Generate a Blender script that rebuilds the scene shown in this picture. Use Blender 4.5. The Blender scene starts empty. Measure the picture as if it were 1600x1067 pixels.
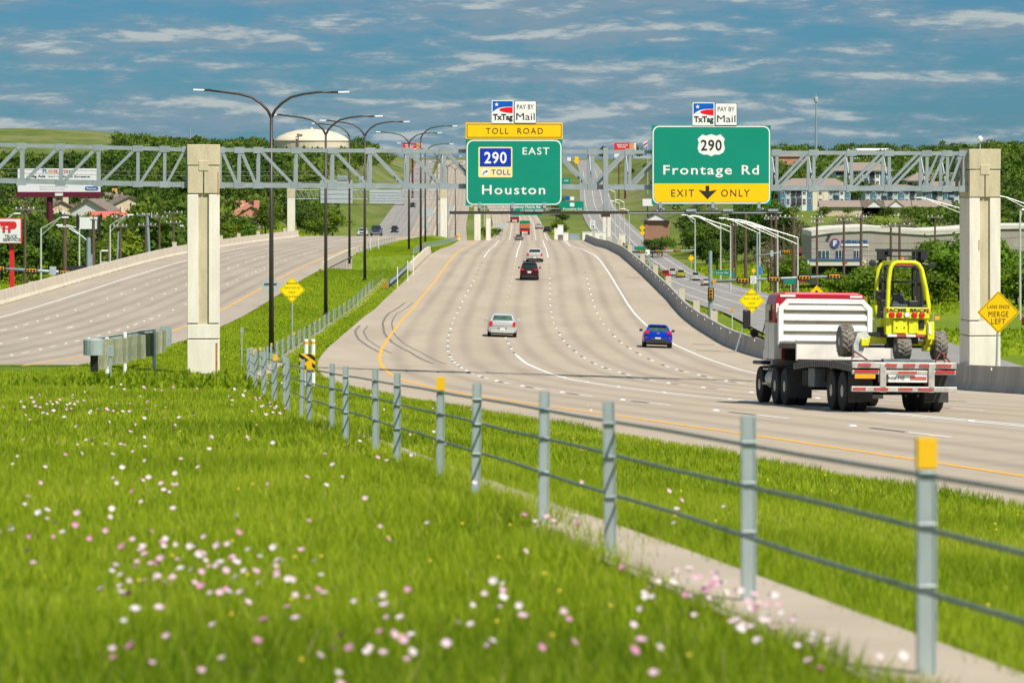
import bpy, math, random
import numpy as np
from mathutils import Vector, Matrix, Euler

# ---------------------------------------------------------------- camera, sky, sun, exposure
scene = bpy.context.scene
COL = scene.collection
F, HV = 6000.0, 250.0            # focal length and eye-level row, in pixels of the 1600 wide photograph

cam_data = bpy.data.cameras.new('camera')
cam = bpy.data.objects.new('camera', cam_data)
COL.objects.link(cam)
cam.location = (0, 0, 0)
cam.rotation_euler = (math.radians(90), 0, 0)
cam_data.sensor_width = 36.0
cam_data.lens = F / 1600 * 36.0
cam_data.shift_y = -(533.5 - HV) / 1600
cam_data.clip_start = 0.5
cam_data.clip_end = 20000
cam_data.dof.use_dof = True
cam_data.dof.focus_distance = 140
cam_data.dof.aperture_fstop = 5.0
scene.camera = cam

SUN_EL, SUN_AZ = math.radians(54), math.radians(141)      # azimuth clockwise from +Y (straight ahead)
world = bpy.data.worlds.new('World')
scene.world = world
world.use_nodes = True
nt = world.node_tree
for n in list(nt.nodes): nt.nodes.remove(n)
def N(t, **kw):
    n = nt.nodes.new(t)
    for k, v in kw.items(): setattr(n, k, v)
    return n
def L(a, b): nt.links.new(a, b)
out = N('ShaderNodeOutputWorld'); bg = N('ShaderNodeBackground'); bg.inputs[1].default_value = 0.11
sky = N('ShaderNodeTexSky', sky_type='NISHITA'); sky.sun_disc = False
sky.sun_elevation = SUN_EL; sky.sun_rotation = SUN_AZ
sky.air_density = 1.0; sky.dust_density = 0.25; sky.ozone_density = 2.5; sky.altitude = 200
tint = N('ShaderNodeMix', data_type='RGBA', blend_type='MULTIPLY'); tint.inputs[0].default_value = 1
tint.inputs[7].default_value = (0.095, 0.27, 0.455, 1)
L(sky.outputs[0], tint.inputs[6])
tc = N('ShaderNodeTexCoord')
def cloud(scale, offs, detail, dist):
    mp = N('ShaderNodeMapping'); mp.inputs['Scale'].default_value = scale; mp.inputs['Location'].default_value = offs
    L(tc.outputs['Generated'], mp.inputs[0])
    nz = N('ShaderNodeTexNoise'); nz.inputs['Scale'].default_value = 1; nz.inputs['Detail'].default_value = detail
    nz.inputs['Roughness'].default_value = 0.60; nz.inputs['Distortion'].default_value = dist
    L(mp.outputs[0], nz.inputs['Vector'])
    return nz.outputs[0]
def ramp(src, a, b, va=0.0, vb=1.0):
    r = N('ShaderNodeMapRange', interpolation_type='SMOOTHSTEP')
    r.inputs[1].default_value = a; r.inputs[2].default_value = b
    r.inputs[3].default_value = va; r.inputs[4].default_value = vb
    L(src, r.inputs[0]); return r.outputs[0]
def mth(op, a, b):
    m = N('ShaderNodeMath', operation=op)
    for i, x in enumerate((a, b)):
        if isinstance(x, (int, float)): m.inputs[i].default_value = x
        else: L(x, m.inputs[i])
    return m.outputs[0]
SC = (17, 17, 128)
c0 = cloud(SC, (3.1, 0.4, 1.7), 9, 0.12)
c1 = cloud(SC, (3.1, 0.4, 1.96), 9, 0.12)
veil = cloud((7, 7, 60), (9.4, 2.2, 5.0), 5, 0.2)
fine = cloud((80, 80, 300), (1.4, 7.2, 0.6), 6, 0.4)
puff = cloud((34, 34, 170), (5.2, 8.1, 2.6), 7, 0.35)
dens = mth('ADD', mth('ADD', mth('MULTIPLY', c0, 0.47), mth('MULTIPLY', puff, 0.25)), mth('MULTIPLY', veil, 0.30))
dens = mth('ADD', dens, mth('MULTIPLY', mth('SUBTRACT', fine, 0.5), 0.26))
mask = ramp(dens, 0.41, 0.57, 0.12, 0.95)
p1_ = cloud((34, 34, 170), (5.2, 8.1, 2.90), 7, 0.35)
lit = ramp(mth('ADD', mth('ADD', mth('MULTIPLY', mth('SUBTRACT', c0, c1), .6), mth('MULTIPLY', mth('SUBTRACT', puff, p1_), .8)), mth('MULTIPLY', fine, 0.14)), 0.05, 0.20)
lit = mth('MULTIPLY', lit, ramp(dens, 0.46, 0.56))
cc = N('ShaderNodeMix', data_type='RGBA'); L(lit, cc.inputs[0])
cc.inputs[6].default_value = (1.50, 2.25, 2.85, 1); cc.inputs[7].default_value = (3.3, 3.7, 3.75, 1)
mx = N('ShaderNodeMix', data_type='RGBA'); L(mask, mx.inputs[0]); L(tint.outputs[2], mx.inputs[6]); L(cc.outputs[2], mx.inputs[7])
L(mx.outputs[2], bg.inputs[0]); L(bg.outputs[0], out.inputs[0])

sun_data = bpy.data.lights.new('sun', 'SUN')
sun_data.energy = 4.6; sun_data.angle = math.radians(0.5); sun_data.color = (1.0, 0.93, 0.82)
sun = bpy.data.objects.new('sun', sun_data); COL.objects.link(sun)
sd = Vector((math.sin(SUN_AZ) * math.cos(SUN_EL), math.cos(SUN_AZ) * math.cos(SUN_EL), math.sin(SUN_EL)))
sun.rotation_euler = sd.to_track_quat('Z', 'Y').to_euler()
sun.location = (60, -60, 120)
scene.view_settings.view_transform = 'Standard'
scene.view_settings.look = 'None'
scene.view_settings.exposure = 0.38
scene.view_settings.gamma = 1
scene.view_settings.use_curve_mapping = False
scene.cycles.max_bounces = 5
scene.cycles.diffuse_bounces = 2
scene.cycles.transparent_max_bounces = 6
rng = np.random.default_rng(7)
R = random.Random(11)

# ---------------------------------------------------------------- helpers
_m = {}
def mat(name, rgb, rough=0.6, metal=0.0, var=0.10, scale=3.0, bump=0.0, rgb2=None, obj_var=0.0, emit=0, trans=0, bscale=None, stretch=None, spec=None):
    """procedural material: base colour broken up by two noises, optional bump and second colour for stains"""
    if name in _m: return _m[name]
    m = bpy.data.materials.new(name); m.use_nodes = True; t = m.node_tree
    b = t.nodes['Principled BSDF']
    b.inputs['Roughness'].default_value = rough; b.inputs['Metallic'].default_value = metal
    if spec is not None: b.inputs['Specular IOR Level'].default_value = spec
    co = t.nodes.new('ShaderNodeTexCoord'); src = co.outputs['Object']
    if stretch:
        mp = t.nodes.new('ShaderNodeMapping'); mp.inputs['Scale'].default_value = stretch
        t.links.new(src, mp.inputs[0]); src = mp.outputs[0]
    nz = t.nodes.new('ShaderNodeTexNoise'); nz.inputs['Scale'].default_value = scale; nz.inputs['Detail'].default_value = 5
    nz.inputs['Roughness'].default_value = 0.6
    t.links.new(src, nz.inputs['Vector'])
    cr = t.nodes.new('ShaderNodeValToRGB')
    c2 = rgb2 or tuple(c * (1 - 1.6 * var) for c in rgb)
    c1 = tuple(min(1, c * (1 + var)) for c in rgb)
    cr.color_ramp.elements[0].position = 0.33; cr.color_ramp.elements[0].color = (*c2, 1)
    cr.color_ramp.elements[1].position = 0.66; cr.color_ramp.elements[1].color = (*c1, 1)
    t.links.new(nz.outputs[0], cr.inputs[0]); col = cr.outputs[0]
    if obj_var:
        oi = t.nodes.new('ShaderNodeObjectInfo'); hs = t.nodes.new('ShaderNodeHueSaturation')
        mr = t.nodes.new('ShaderNodeMapRange'); mr.inputs[3].default_value = 1 - obj_var; mr.inputs[4].default_value = 1 + obj_var
        t.links.new(oi.outputs['Random'], mr.inputs[0]); t.links.new(mr.outputs[0], hs.inputs['Value'])
        mr2 = t.nodes.new('ShaderNodeMapRange'); mr2.inputs[3].default_value = 0.5 + obj_var * .06; mr2.inputs[4].default_value = 0.5 - obj_var * .10
        t.links.new(oi.outputs['Random'], mr2.inputs[0]); t.links.new(mr2.outputs[0], hs.inputs['Hue'])
        t.links.new(col, hs.inputs['Color']); col = hs.outputs[0]
    t.links.new(col, b.inputs['Base Color'])
    if bump:
        n2 = t.nodes.new('ShaderNodeTexNoise'); n2.inputs['Scale'].default_value = bscale or scale * 6; n2.inputs['Detail'].default_value = 3
        t.links.new(src, n2.inputs['Vector'])
        bp = t.nodes.new('ShaderNodeBump'); bp.inputs['Strength'].default_value = bump; bp.inputs['Distance'].default_value = 0.05
        t.links.new(n2.outputs[0], bp.inputs['Height']); t.links.new(bp.outputs[0], b.inputs['Normal'])
    if trans:
        tr = t.nodes.new('ShaderNodeBsdfTranslucent'); mxs = t.nodes.new('ShaderNodeMixShader'); mxs.inputs[0].default_value = trans
        t.links.new(col, tr.inputs[0]); t.links.new(b.outputs[0], mxs.inputs[1]); t.links.new(tr.outputs[0], mxs.inputs[2])
        t.links.new(mxs.outputs[0], t.nodes['Material Output'].inputs[0])
    if emit:
        b.inputs['Emission Color'].default_value = (*rgb, 1); b.inputs['Emission Strength'].default_value = emit
    _m[name] = m
    return m

def thing(name, label, cat, loc=(0, 0, 0), rz=0.0, group=None, mtx=None):
    o = bpy.data.objects.new(name, None); COL.objects.link(o)
    o.empty_display_size = 0.3
    if mtx is not None: o.matrix_world = mtx
    else: o.location = loc; o.rotation_euler = (0, 0, rz)
    o['label'] = label; o['category'] = cat
    if group: o['group'] = group
    return o
def tag(o, label, cat, group=None):
    o['label'] = label; o['category'] = cat
    if group: o['group'] = group
    return o
def copy_tree(o, parent=None):
    c = o.copy(); COL.objects.link(c)
    if parent is not None: c.parent = parent
    for ch in o.children: copy_tree(ch, c)
    return c

class MB:
    def __init__(s): s.v, s.f, s.m, s.uv = [], [], [], None
    def add(s, vs, fs, mi=0):
        b = len(s.v); s.v += [tuple(v) for v in vs]; s.f += [tuple(i + b for i in f) for f in fs]; s.m += [mi] * len(fs); return s
    def box(s, c, d, mi=0, rz=0.0, rx=0.0, ry=0.0, tx=1.0, ty=1.0):
        """box centred at c with size d; top face scaled by tx, ty"""
        x, y, z = d[0] / 2, d[1] / 2, d[2] / 2
        vs = [Vector((a * x * (tx if e > 0 else 1), b * y * (ty if e > 0 else 1), e * z)) for e in (-1, 1) for b in (-1, 1) for a in (-1, 1)]
        if rz or rx or ry:
            M = Euler((rx, ry, rz)).to_matrix(); vs = [M @ v for v in vs]
        c = Vector(c)
        return s.add([v + c for v in vs], [(0, 2, 3, 1), (4, 5, 7, 6), (0, 1, 5, 4), (1, 3, 7, 5), (3, 2, 6, 7), (2, 0, 4, 6)], mi)
    def tube(s, p0, p1, r0, r1=None, n=8, mi=0, caps=True):
        p0, p1 = Vector(p0), Vector(p1); r1 = r0 if r1 is None else r1
        d = (p1 - p0); L_ = d.length
        if L_ < 1e-6: return s
        q = d.to_track_quat('Z', 'Y'); vs = []
        for p, r in ((p0, r0), (p1, r1)):
            for i in range(n):
                a = 2 * math.pi * i / n; vs.append(p + q @ Vector((r * math.cos(a), r * math.sin(a), 0)))
        fs = [(i, (i + 1) % n, n + (i + 1) % n, n + i) for i in range(n)]
        if caps: fs += [tuple(range(n - 1, -1, -1)), tuple(range(n, 2 * n))]
        return s.add(vs, fs, mi)
    def path(s, pts, r, n=6, mi=0):
        """round bar through points, joined rings"""
        pts = [Vector(p) for p in pts]; rs = r if isinstance(r, (list, tuple)) else [r] * len(pts); vs = []
        for k, p in enumerate(pts):
            d = (pts[min(k + 1, len(pts) - 1)] - pts[max(k - 1, 0)]).normalized(); q = d.to_track_quat('Z', 'Y')
            for i in range(n):
                a = 2 * math.pi * i / n; vs.append(p + q @ Vector((rs[k] * math.cos(a), rs[k] * math.sin(a), 0)))
        fs = [(k * n + i, k * n + (i + 1) % n, (k + 1) * n + (i + 1) % n, (k + 1) * n + i) for k in range(len(pts) - 1) for i in range(n)]
        fs += [tuple(range(n - 1, -1, -1)), tuple(range((len(pts) - 1) * n, len(pts) * n))]
        return s.add(vs, fs, mi)
    def prism(s, poly, a0, a1, axis='y', mi=0):
        """polygon (2-D) extruded from a0 to a1 along an axis"""
        def P(p, a): return {'y': (p[0], a, p[1]), 'x': (a, p[0], p[1]), 'z': (p[0], p[1], a)}[axis]
        n = len(poly); vs = [P(p, a0) for p in poly] + [P(p, a1) for p in poly]
        fs = [(i, (i + 1) % n, n + (i + 1) % n, n + i) for i in range(n)] + [tuple(range(n - 1, -1, -1)), tuple(range(n, 2 * n))]
        return s.add(vs, fs, mi)
    def lathe(s, c, prof, n=16, axis='z', mi=0):
        """prof = [(r, h)...] turned about an axis through c"""
        c = Vector(c); vs = []
        for r, h in prof:
            for i in range(n):
                a = 2 * math.pi * i / n; x, y = r * math.cos(a), r * math.sin(a)
                vs.append(c + Vector({'z': (x, y, h), 'x': (h, x, y), 'y': (x, h, y)}[axis]))
        K = len(prof)
        fs = [(k * n + i, k * n + (i + 1) % n, (k + 1) * n + (i + 1) % n, (k + 1) * n + i) for k in range(K - 1) for i in range(n)]
        fs += [tuple(range(n - 1, -1, -1)), tuple(range((K - 1) * n, K * n))]
        return s.add(vs, fs, mi)
    def quad(s, a, b, c, d, mi=0): return s.add([a, b, c, d], [(0, 1, 2, 3)], mi)
    def slab(s, a, b, c, d, t, mi=0):
        """four corners given thickness t along their normal"""
        a, b, c, d = map(Vector, (a, b, c, d)); n = (b - a).cross(d - a).normalized() * t
        return s.add([a, b, c, d, a + n, b + n, c + n, d + n], [(3, 2, 1, 0), (4, 5, 6, 7), (0, 1, 5, 4), (1, 2, 6, 5), (2, 3, 7, 6), (3, 0, 4, 7)], mi)
    def mesh(s, name, mats, smooth=False, fix=True):
        me = bpy.data.meshes.new(name); me.from_pydata(s.v, [], s.f)
        for m in (mats if isinstance(mats, (list, tuple)) else [mats]): me.materials.append(m)
        me.polygons.foreach_set('material_index', s.m)
        if smooth: me.polygons.foreach_set('use_smooth', [True] * len(s.f))
        me.update()
        if fix:
            import bmesh
            bm = bmesh.new(); bm.from_mesh(me); bmesh.ops.recalc_face_normals(bm, faces=bm.faces); bm.to_mesh(me); bm.free()
        return me
    def build(s, name, mats, parent=None, smooth=False, loc=None, fix=True, bevel=0):
        o = bpy.data.objects.new(name, s.mesh(name, mats, smooth, fix)); COL.objects.link(o)
        if parent is not None: o.parent = parent
        if loc is not None: o.location = loc
        if bevel:
            b = o.modifiers.new('bevel', 'BEVEL'); b.width = bevel; b.segments = 2; b.limit_method = 'ANGLE'
        return o
def inst(name, me, parent=None, loc=(0, 0, 0), rot=(0, 0, 0), sc=(1, 1, 1)):
    o = bpy.data.objects.new(name, me); COL.objects.link(o); o.location = loc; o.rotation_euler = rot; o.scale = sc
    if parent is not None: o.parent = parent
    return o

def lettering(text, w, h, m, parent, loc, rot=(math.radians(90), 0, 0), bold=0.0, name='lettering', depth=0.004, spacing=1.0):
    """text as a thin mesh fitted to width w (None = natural) and cap height h, centred on loc"""
    cu = bpy.data.curves.new(name, 'FONT'); cu.body = text; cu.align_x = 'CENTER'; cu.offset = bold; cu.space_character = spacing
    cu.resolution_u = 3; cu.extrude = depth
    tmp = bpy.data.objects.new(name, cu)
    me = bpy.data.meshes.new_from_object(tmp)
    bpy.data.objects.remove(tmp)
    n = len(me.vertices); a = np.empty(n * 3, 'f'); me.vertices.foreach_get('co', a); a = a.reshape(-1, 3)
    lo, hi = a.min(0), a.max(0)
    sy = h / 0.729 ; sx = w / (hi[0] - lo[0]) if w else sy
    a[:, 0] = (a[:, 0] - (lo[0] + hi[0]) / 2) * sx; a[:, 1] = (a[:, 1] - 0.35) * sy
    me.vertices.foreach_set('co', a.ravel()); me.update(); me.name = name
    me.materials.clear(); me.materials.append(m)
    o = bpy.data.objects.new(name, me); COL.objects.link(o); o.location = loc; o.rotation_euler = rot
    if parent is not None: o.parent = parent
    return o

# ---------------------------------------------------------------- the lie of the land (profiles against distance in metres)
def table(pts, smooth=0):
    xs, ys = zip(*pts); g = np.arange(0, 5001.0); y = np.interp(g, xs, ys)
    if smooth:
        k = np.hanning(2 * smooth + 1); k /= k.sum(); y = np.convolve(np.pad(y, smooth, 'edge'), k, 'valid')
    return lambda d: np.interp(d, g, y)
xE = table([(0, 20), (61, 8.17), (100, .62), (114, -1.45), (125, -2.65), (137, -3.77), (152, -4.76), (171, -5.8), (190, -6.6), (212, -7.2), (243, -7.7), (280, -7.95), (322, -7.8), (374, -7.3),
            (448, -6.8), (563, -6.2), (686, -5.6), (1000, -4.6), (1300, -3.6), (1450, -5), (1600, -8), (2000, -14), (2500, -18), (5000, -40)], 9)
zE = table([(0, -3.0), (61, -5.03), (78.7, -5.61), (100, -6.37), (160, -8.85), (192, -9.9), (220, -10.6), (247, -11.15), (275, -11.5), (303, -11.8), (357, -11.65), (400, -11.35), (448, -11.15), (500, -11.6),
            (563, -12.6), (640, -13.4), (690, -14.5), (750, -16), (900, -20), (1100, -22.5), (1300, -22), (1600, -18.7), (2000, -12), (2500, -2.5), (2750, 0.0), (5000, 3)], 14)
kE = table([(0, 0), (60, 0), (94, -.016), (160, -.034), (200, -.038), (250, -.036), (303, -.026), (357, -.012), (448, 0), (5000, 0)], 10)
rE = table([(0, 24.2), (165, 24.1), (200, 22.6), (228, 21.5), (330, 21.3), (450, 19.5), (650, 17.8), (1300, 14), (5000, 14)], 8)
xW = table([(0, -21), (120, -20.8), (250, -21.5), (357, -22.3), (448, -21.6), (563, -20.6), (650, -17), (800, -14), (1000, -14), (1300, -18), (1600, -20), (2500, -30), (5000, -50)], 30)
zW = table([(0, -5), (120, -7.4), (165, -8.85), (192, -9.75), (220, -10.4), (247, -10.9), (275, -11.2), (300, -11.3), (342, -11.35), (414, -11.2), (448, -11.25), (500, -11.6), (563, -12.2), (650, -12.85),
            (700, -14), (800, -17), (1000, -21.5), (1100, -22.5), (1300, -22), (1600, -18.7), (2000, -12), (2500, -2.5), (2750, 0.0), (5000, 3)], 14)
xB = table([(0, 3.28), (15.2, 1.64), (52.6, -2.4), (60, -3.2), (100, -6.75), (130, -8.7), (170, -10.6), (200, -11.4), (225, -11.9), (262, -12.4), (335, -12.4), (375, -12.2), (5000, -12)], 6)
zB = table([(0, -1.37), (100, -5.87), (130, -7.3), (160, -8.75), (192, -9.85), (220, -10.55), (247, -11.1), (275, -11.5), (303, -11.75), (357, -11.6), (400, -11.3), (448, -11.1), (500, -11.6), (563, -12.5), (640, -13.3), (5000, -13.3)], 6)
zD = table([(0, -1.25), (20, -2.1), (60, -3.95), (100, -5.75), (130, -7.5), (160, -8.99), (200, -10.6), (250, -11.5), (300, -11.9), (400, -11.5), (448, -11.3), (563, -12.5), (5000, -12.9)], 8)
zM = table([(0, -1.1), (20, -1.95), (60, -3.75), (100, -5.45), (115, -6.2), (130, -7.2), (150, -8.3), (165, -8.85), (192, -9.75), (5000, -9.75)], 6)
zF = table([(0, -6), (150, -13), (230, -15), (300, -16.3), (400, -17.4), (450, -17.9), (500, -19.1), (600, -21), (700, -22.8), (828, -24.6), (1000, -24.5), (1300, -21.5), (1600, -18.7), (2000, -12), (2500, -2.5), (2750, 0), (5000, 3)], 20)
zL = table([(0, -5), (150, -12), (300, -15.5), (450, -17), (600, -19), (750, -17.5), (900, -14.5), (1200, -8.5), (1500, -4), (1900, -.5), (2500, 1), (5000, 2)], 40)
zR = table([(0, -8), (150, -13), (300, -16.3), (450, -17.8), (650, -19.5), (800, -19.5), (1000, -15.5), (1200, -12.5), (1500, -8), (1900, -2), (2500, 1), (5000, 2)], 40)
def heading(d, fx=xE): return np.arctan((fx(d + 2) - fx(d - 2)) / 4)
def road_pt(d, s, dz=0.0):
    """a point of the eastbound road: station d, s metres right of the yellow line"""
    h = heading(d)
    return Vector((float(xE(d) + s * np.cos(h)), float(d - s * np.sin(h)), float(zE(d) + kE(d) * s + dz)))
def e_surf(X, D):
    st = D
    for _ in range(3):
        h = heading(st); s = (X - xE(st)) * np.cos(h) - 0; st = D + s * np.sin(h)
        st = np.clip(st, 0, 4990)
    h = heading(st); s = (X - xE(st)) / np.cos(h) if False else (X - xE(st)) * np.cos(h) - (D - st) * np.sin(h)
    return zE(st) + kE(st) * s, s, st
def w_surf(X, D): return zW(D)
def sstep(a, b, x):
    t = np.clip((x - a) / (b - a), 0, 1); return t * t * (3 - 2 * t)
FX0, FX1 = 24.0, 40.0           # frontage road, right of the highway
CX0, CX1 = 404.0, 446.0         # the street that passes under the bridges
def ground(X, D):
    """height of the grass / earth; the roads lie a few centimetres above it"""
    X = np.asarray(X, float); D = np.asarray(D, float)
    ze, s, st = e_surf(X, D)
    xeL = xE(D) - 2.9 / np.cos(heading(D))            # left edge of the eastbound pavement
    zeL = e_surf(xeL, D)[0]
    xw = xW(D) + 2.4
    far = sstep(560, 800, D)
    # median: west road edge - swale - barrier - east road edge
    zw = np.where(D < 170, zM(D), zW(D)); xm = np.where(D < 170, -18.6, xw)
    xd = np.minimum(xB(D) - 2.2, -11.5) ; xd = np.where(D < 100, np.maximum(xd, -9 - 0.03 * D), xd)
    xb = xB(D)
    def seg(xa, za, xc, zc): return za + (zc - za) * np.clip((X - xa) / (xc - xa), 0, 1)
    med = np.where(X < xd, seg(xm, zw, xd, zD(D)), np.where(X < xb, seg(xd, zD(D), xb, zB(D)), seg(xb, zB(D), xeL, zeL)))
    medf = seg(xw, zW(D), xeL, zeL) - 0.4
    med = med * (1 - far) + medf * far
    z = np.where(X < xeL, med, ze - 0.10)
    # under the west road and left of it
    xwl = xW(D) - 17.8
    z = np.where((X < xm) & (D > 168), zW(D) - 0.10, z)
    left_base = zL(D) + 17 * np.exp(-((X + 330) / 170) ** 2 - ((D - 2700) / 450) ** 2) + 5.0 * sstep(120, 420, -X) * sstep(700, 1300, D)
    wl = sstep(0, 1, (xwl - 0.3 - 13 * sstep(850, 1000, D) - X) / np.where(D < 1000, 1.5 + 26 * sstep(600, 950, D), 28.0))
    lft = zW(D) - .1 + (left_base - zW(D)) * wl
    lf2 = zL(D) * 0 + (zW(D) - .1)
    z = np.where((X < xwl) & (D > 168), lft, z)
    # right of the eastbound barrier
    xr = xE(D) + (rE(D) + 0.5) / np.cos(heading(D))
    zr_edge = e_surf(xr, D)[0]
    # on the far hillside everything merges
    right_base = zR(D) + 4.0 * sstep(140, 420, X) * sstep(800, 1400, D)
    t1 = sstep(0, 1, (X - xr) / np.where(D < 700, 2.5, 8.0)); 
    rt = zr_edge - .1 + (zF(D) - .12 - zr_edge) * t1
    rt = rt + (right_base - zF(D)) * sstep(FX1 + 4 + 14 * sstep(1200, 2200, D), 85, X)
    z = np.where(X > xr, rt, z)
    # the cross street's cutting
    cut = sstep(CX0 - 4.5, CX0, D) * (1 - sstep(CX1, CX1 + 3, D)) * sstep(-170, -150, X)
    zc = np.where(X > 20, zF(D) - .12, -17.6)
    z = z * (1 - cut) + np.minimum(z, zc) * cut
    return z
def gz(x, d): return float(ground(x, d))
def at(u, v, D): return Vector(((u - 800) * D / F, D, -(v - HV) * D / F))
def on_ground(u, D, dz=0.0):
    x = (u - 800) * D / F; return Vector((x, D, gz(x, D) + dz))
def pose(X, D, head, surf=None, dz=0.0, wb=2.8, tr=1.6):
    """matrix that sets a vehicle on a surface; local +y is forward, +x its right"""
    surf = surf or (lambda x, d: float(e_surf(x, d)[0]))
    f = Vector((math.sin(head), math.cos(head), 0)); r = Vector((math.cos(head), -math.sin(head), 0)); c = Vector((X, D, 0))
    def pz(p): return Vector((p.x, p.y, surf(p.x, p.y)))
    a, b = pz(c), pz(c + f * wb); cx, dx = pz(c + f * wb / 2 - r * tr / 2), pz(c + f * wb / 2 + r * tr / 2)
    yv = (b - a).normalized(); xv = (dx - cx).normalized(); zv = xv.cross(yv).normalized(); xv = yv.cross(zv)
    M = Matrix((xv, yv, zv)).transposed().to_4x4(); M.translation = a + Vector((0, 0, dz)); return M

def grid_obj(name, P, m, uv=None, parent=None, kind='structure', smooth=True):
    """P: (rows, cols, 3) array of points as one sheet"""
    r, c = P.shape[:2]; idx = np.arange(r * c).reshape(r, c)
    f = np.stack([idx[:-1, :-1], idx[:-1, 1:], idx[1:, 1:], idx[1:, :-1]], -1).reshape(-1, 4)
    me = bpy.data.meshes.new(name); me.vertices.add(r * c); me.vertices.foreach_set('co', P.reshape(-1).astype('f'))
    me.loops.add(f.size); me.loops.foreach_set('vertex_index', f.ravel().astype('i')); me.polygons.add(len(f))
    me.polygons.foreach_set('loop_start', np.arange(0, f.size, 4, dtype='i'))
    me.polygons.foreach_set('use_smooth', np.full(len(f), smooth))
    me.update(calc_edges=True); me.validate()
    if uv is not None:
        ul = me.uv_layers.new(name='UVMap'); ul.data.foreach_set('uv', uv.reshape(-1, 2)[f.ravel()].astype('f').ravel())
    me.materials.append(m)
    o = bpy.data.objects.new(name, me); COL.objects.link(o)
    if kind: o['kind'] = kind
    if parent is not None: o.parent = parent
    return o
def raw_mesh(name, V, Fc, m, n=3, attr=None, smooth=False):
    me = bpy.data.meshes.new(name); me.vertices.add(len(V)); me.vertices.foreach_set('co', np.asarray(V, 'f').ravel())
    Fc = np.asarray(Fc, 'i'); me.loops.add(Fc.size); me.loops.foreach_set('vertex_index', Fc.ravel()); me.polygons.add(len(Fc))
    me.polygons.foreach_set('loop_start', np.arange(0, Fc.size, n, dtype='i')); me.update(calc_edges=True)
    if attr is not None:
        a = me.attributes.new('tone', 'FLOAT', 'POINT'); a.data.foreach_set('value', np.asarray(attr, 'f'))
    me.materials.append(m)
    return me
# ---------------------------------------------------------------- ground and roads
def soil_mat():
    m = bpy.data.materials.new('grassy_ground'); m.use_nodes = True; t = m.node_tree; b = t.nodes['Principled BSDF']
    b.inputs['Roughness'].default_value = 0.95; b.inputs['Specular IOR Level'].default_value = 0.1
    co = t.nodes.new('ShaderNodeTexCoord')
    def nz(scale, st=(1, 1, 1), det=6):
        mp = t.nodes.new('ShaderNodeMapping'); mp.inputs['Scale'].default_value = st; t.links.new(co.outputs['Object'], mp.inputs[0])
        n = t.nodes.new('ShaderNodeTexNoise'); n.inputs['Scale'].default_value = scale; n.inputs['Detail'].default_value = det; n.inputs['Roughness'].default_value = .65
        t.links.new(mp.outputs[0], n.inputs['Vector']); return n.outputs[0]
    def rampc(src, stops):
        c = t.nodes.new('ShaderNodeValToRGB'); e = c.color_ramp.elements
        e[0].position, e[0].color = stops[0][0], (*stops[0][1], 1); e[1].position, e[1].color = stops[-1][0], (*stops[-1][1], 1)
        for p, cc_ in stops[1:-1]:
            q = e.new(p); q.color = (*cc_, 1)
        t.links.new(src, c.inputs[0]); return c.outputs[0]
    a = rampc(nz(1.3), [(.3, (.11, .175, .014)), (.5, (.165, .25, .020)), (.7, (.24, .30, .045))])
    c2 = rampc(nz(.05, (1, .4, 1), 4), [(.35, (.75, .85, .8)), (.65, (1.15, 1.05, 1.0))])
    mx_ = t.nodes.new('ShaderNodeMix'); mx_.data_type = 'RGBA'; mx_.blend_type = 'MULTIPLY'; mx_.inputs[0].default_value = 1
    t.links.new(a, mx_.inputs[6]); t.links.new(c2, mx_.inputs[7])
    # drier, browner grass on the distant slopes
    sx = t.nodes.new('ShaderNodeSeparateXYZ'); t.links.new(co.outputs['Object'], sx.inputs[0]); mr = t.nodes.new('ShaderNodeMapRange'); mr.inputs[1].default_value = 550; mr.inputs[2].default_value = 1500; mr.inputs[3].default_value = 0; mr.inputs[4].default_value = .85
    t.links.new(sx.outputs[1], mr.inputs[0]); dry = rampc(nz(.035, (1, .35, 1), 8), [(.36, (.075, .105, .030)), (.5, (.125, .155, .045)), (.64, (.20, .19, .095))])
    m3 = t.nodes.new('ShaderNodeMix'); m3.data_type = 'RGBA'; t.links.new(mr.outputs[0], m3.inputs[0]); t.links.new(mx_.outputs[2], m3.inputs[6]); t.links.new(dry, m3.inputs[7])
    t.links.new(m3.outputs[2], b.inputs['Base Color'])
    bp = t.nodes.new('ShaderNodeBump'); bp.inputs['Strength'].default_value = .9; bp.inputs['Distance'].default_value = .25
    t.links.new(nz(5), bp.inputs['Height']); t.links.new(bp.outputs[0], b.inputs['Normal'])
    return m
M_soil = soil_mat()

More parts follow.
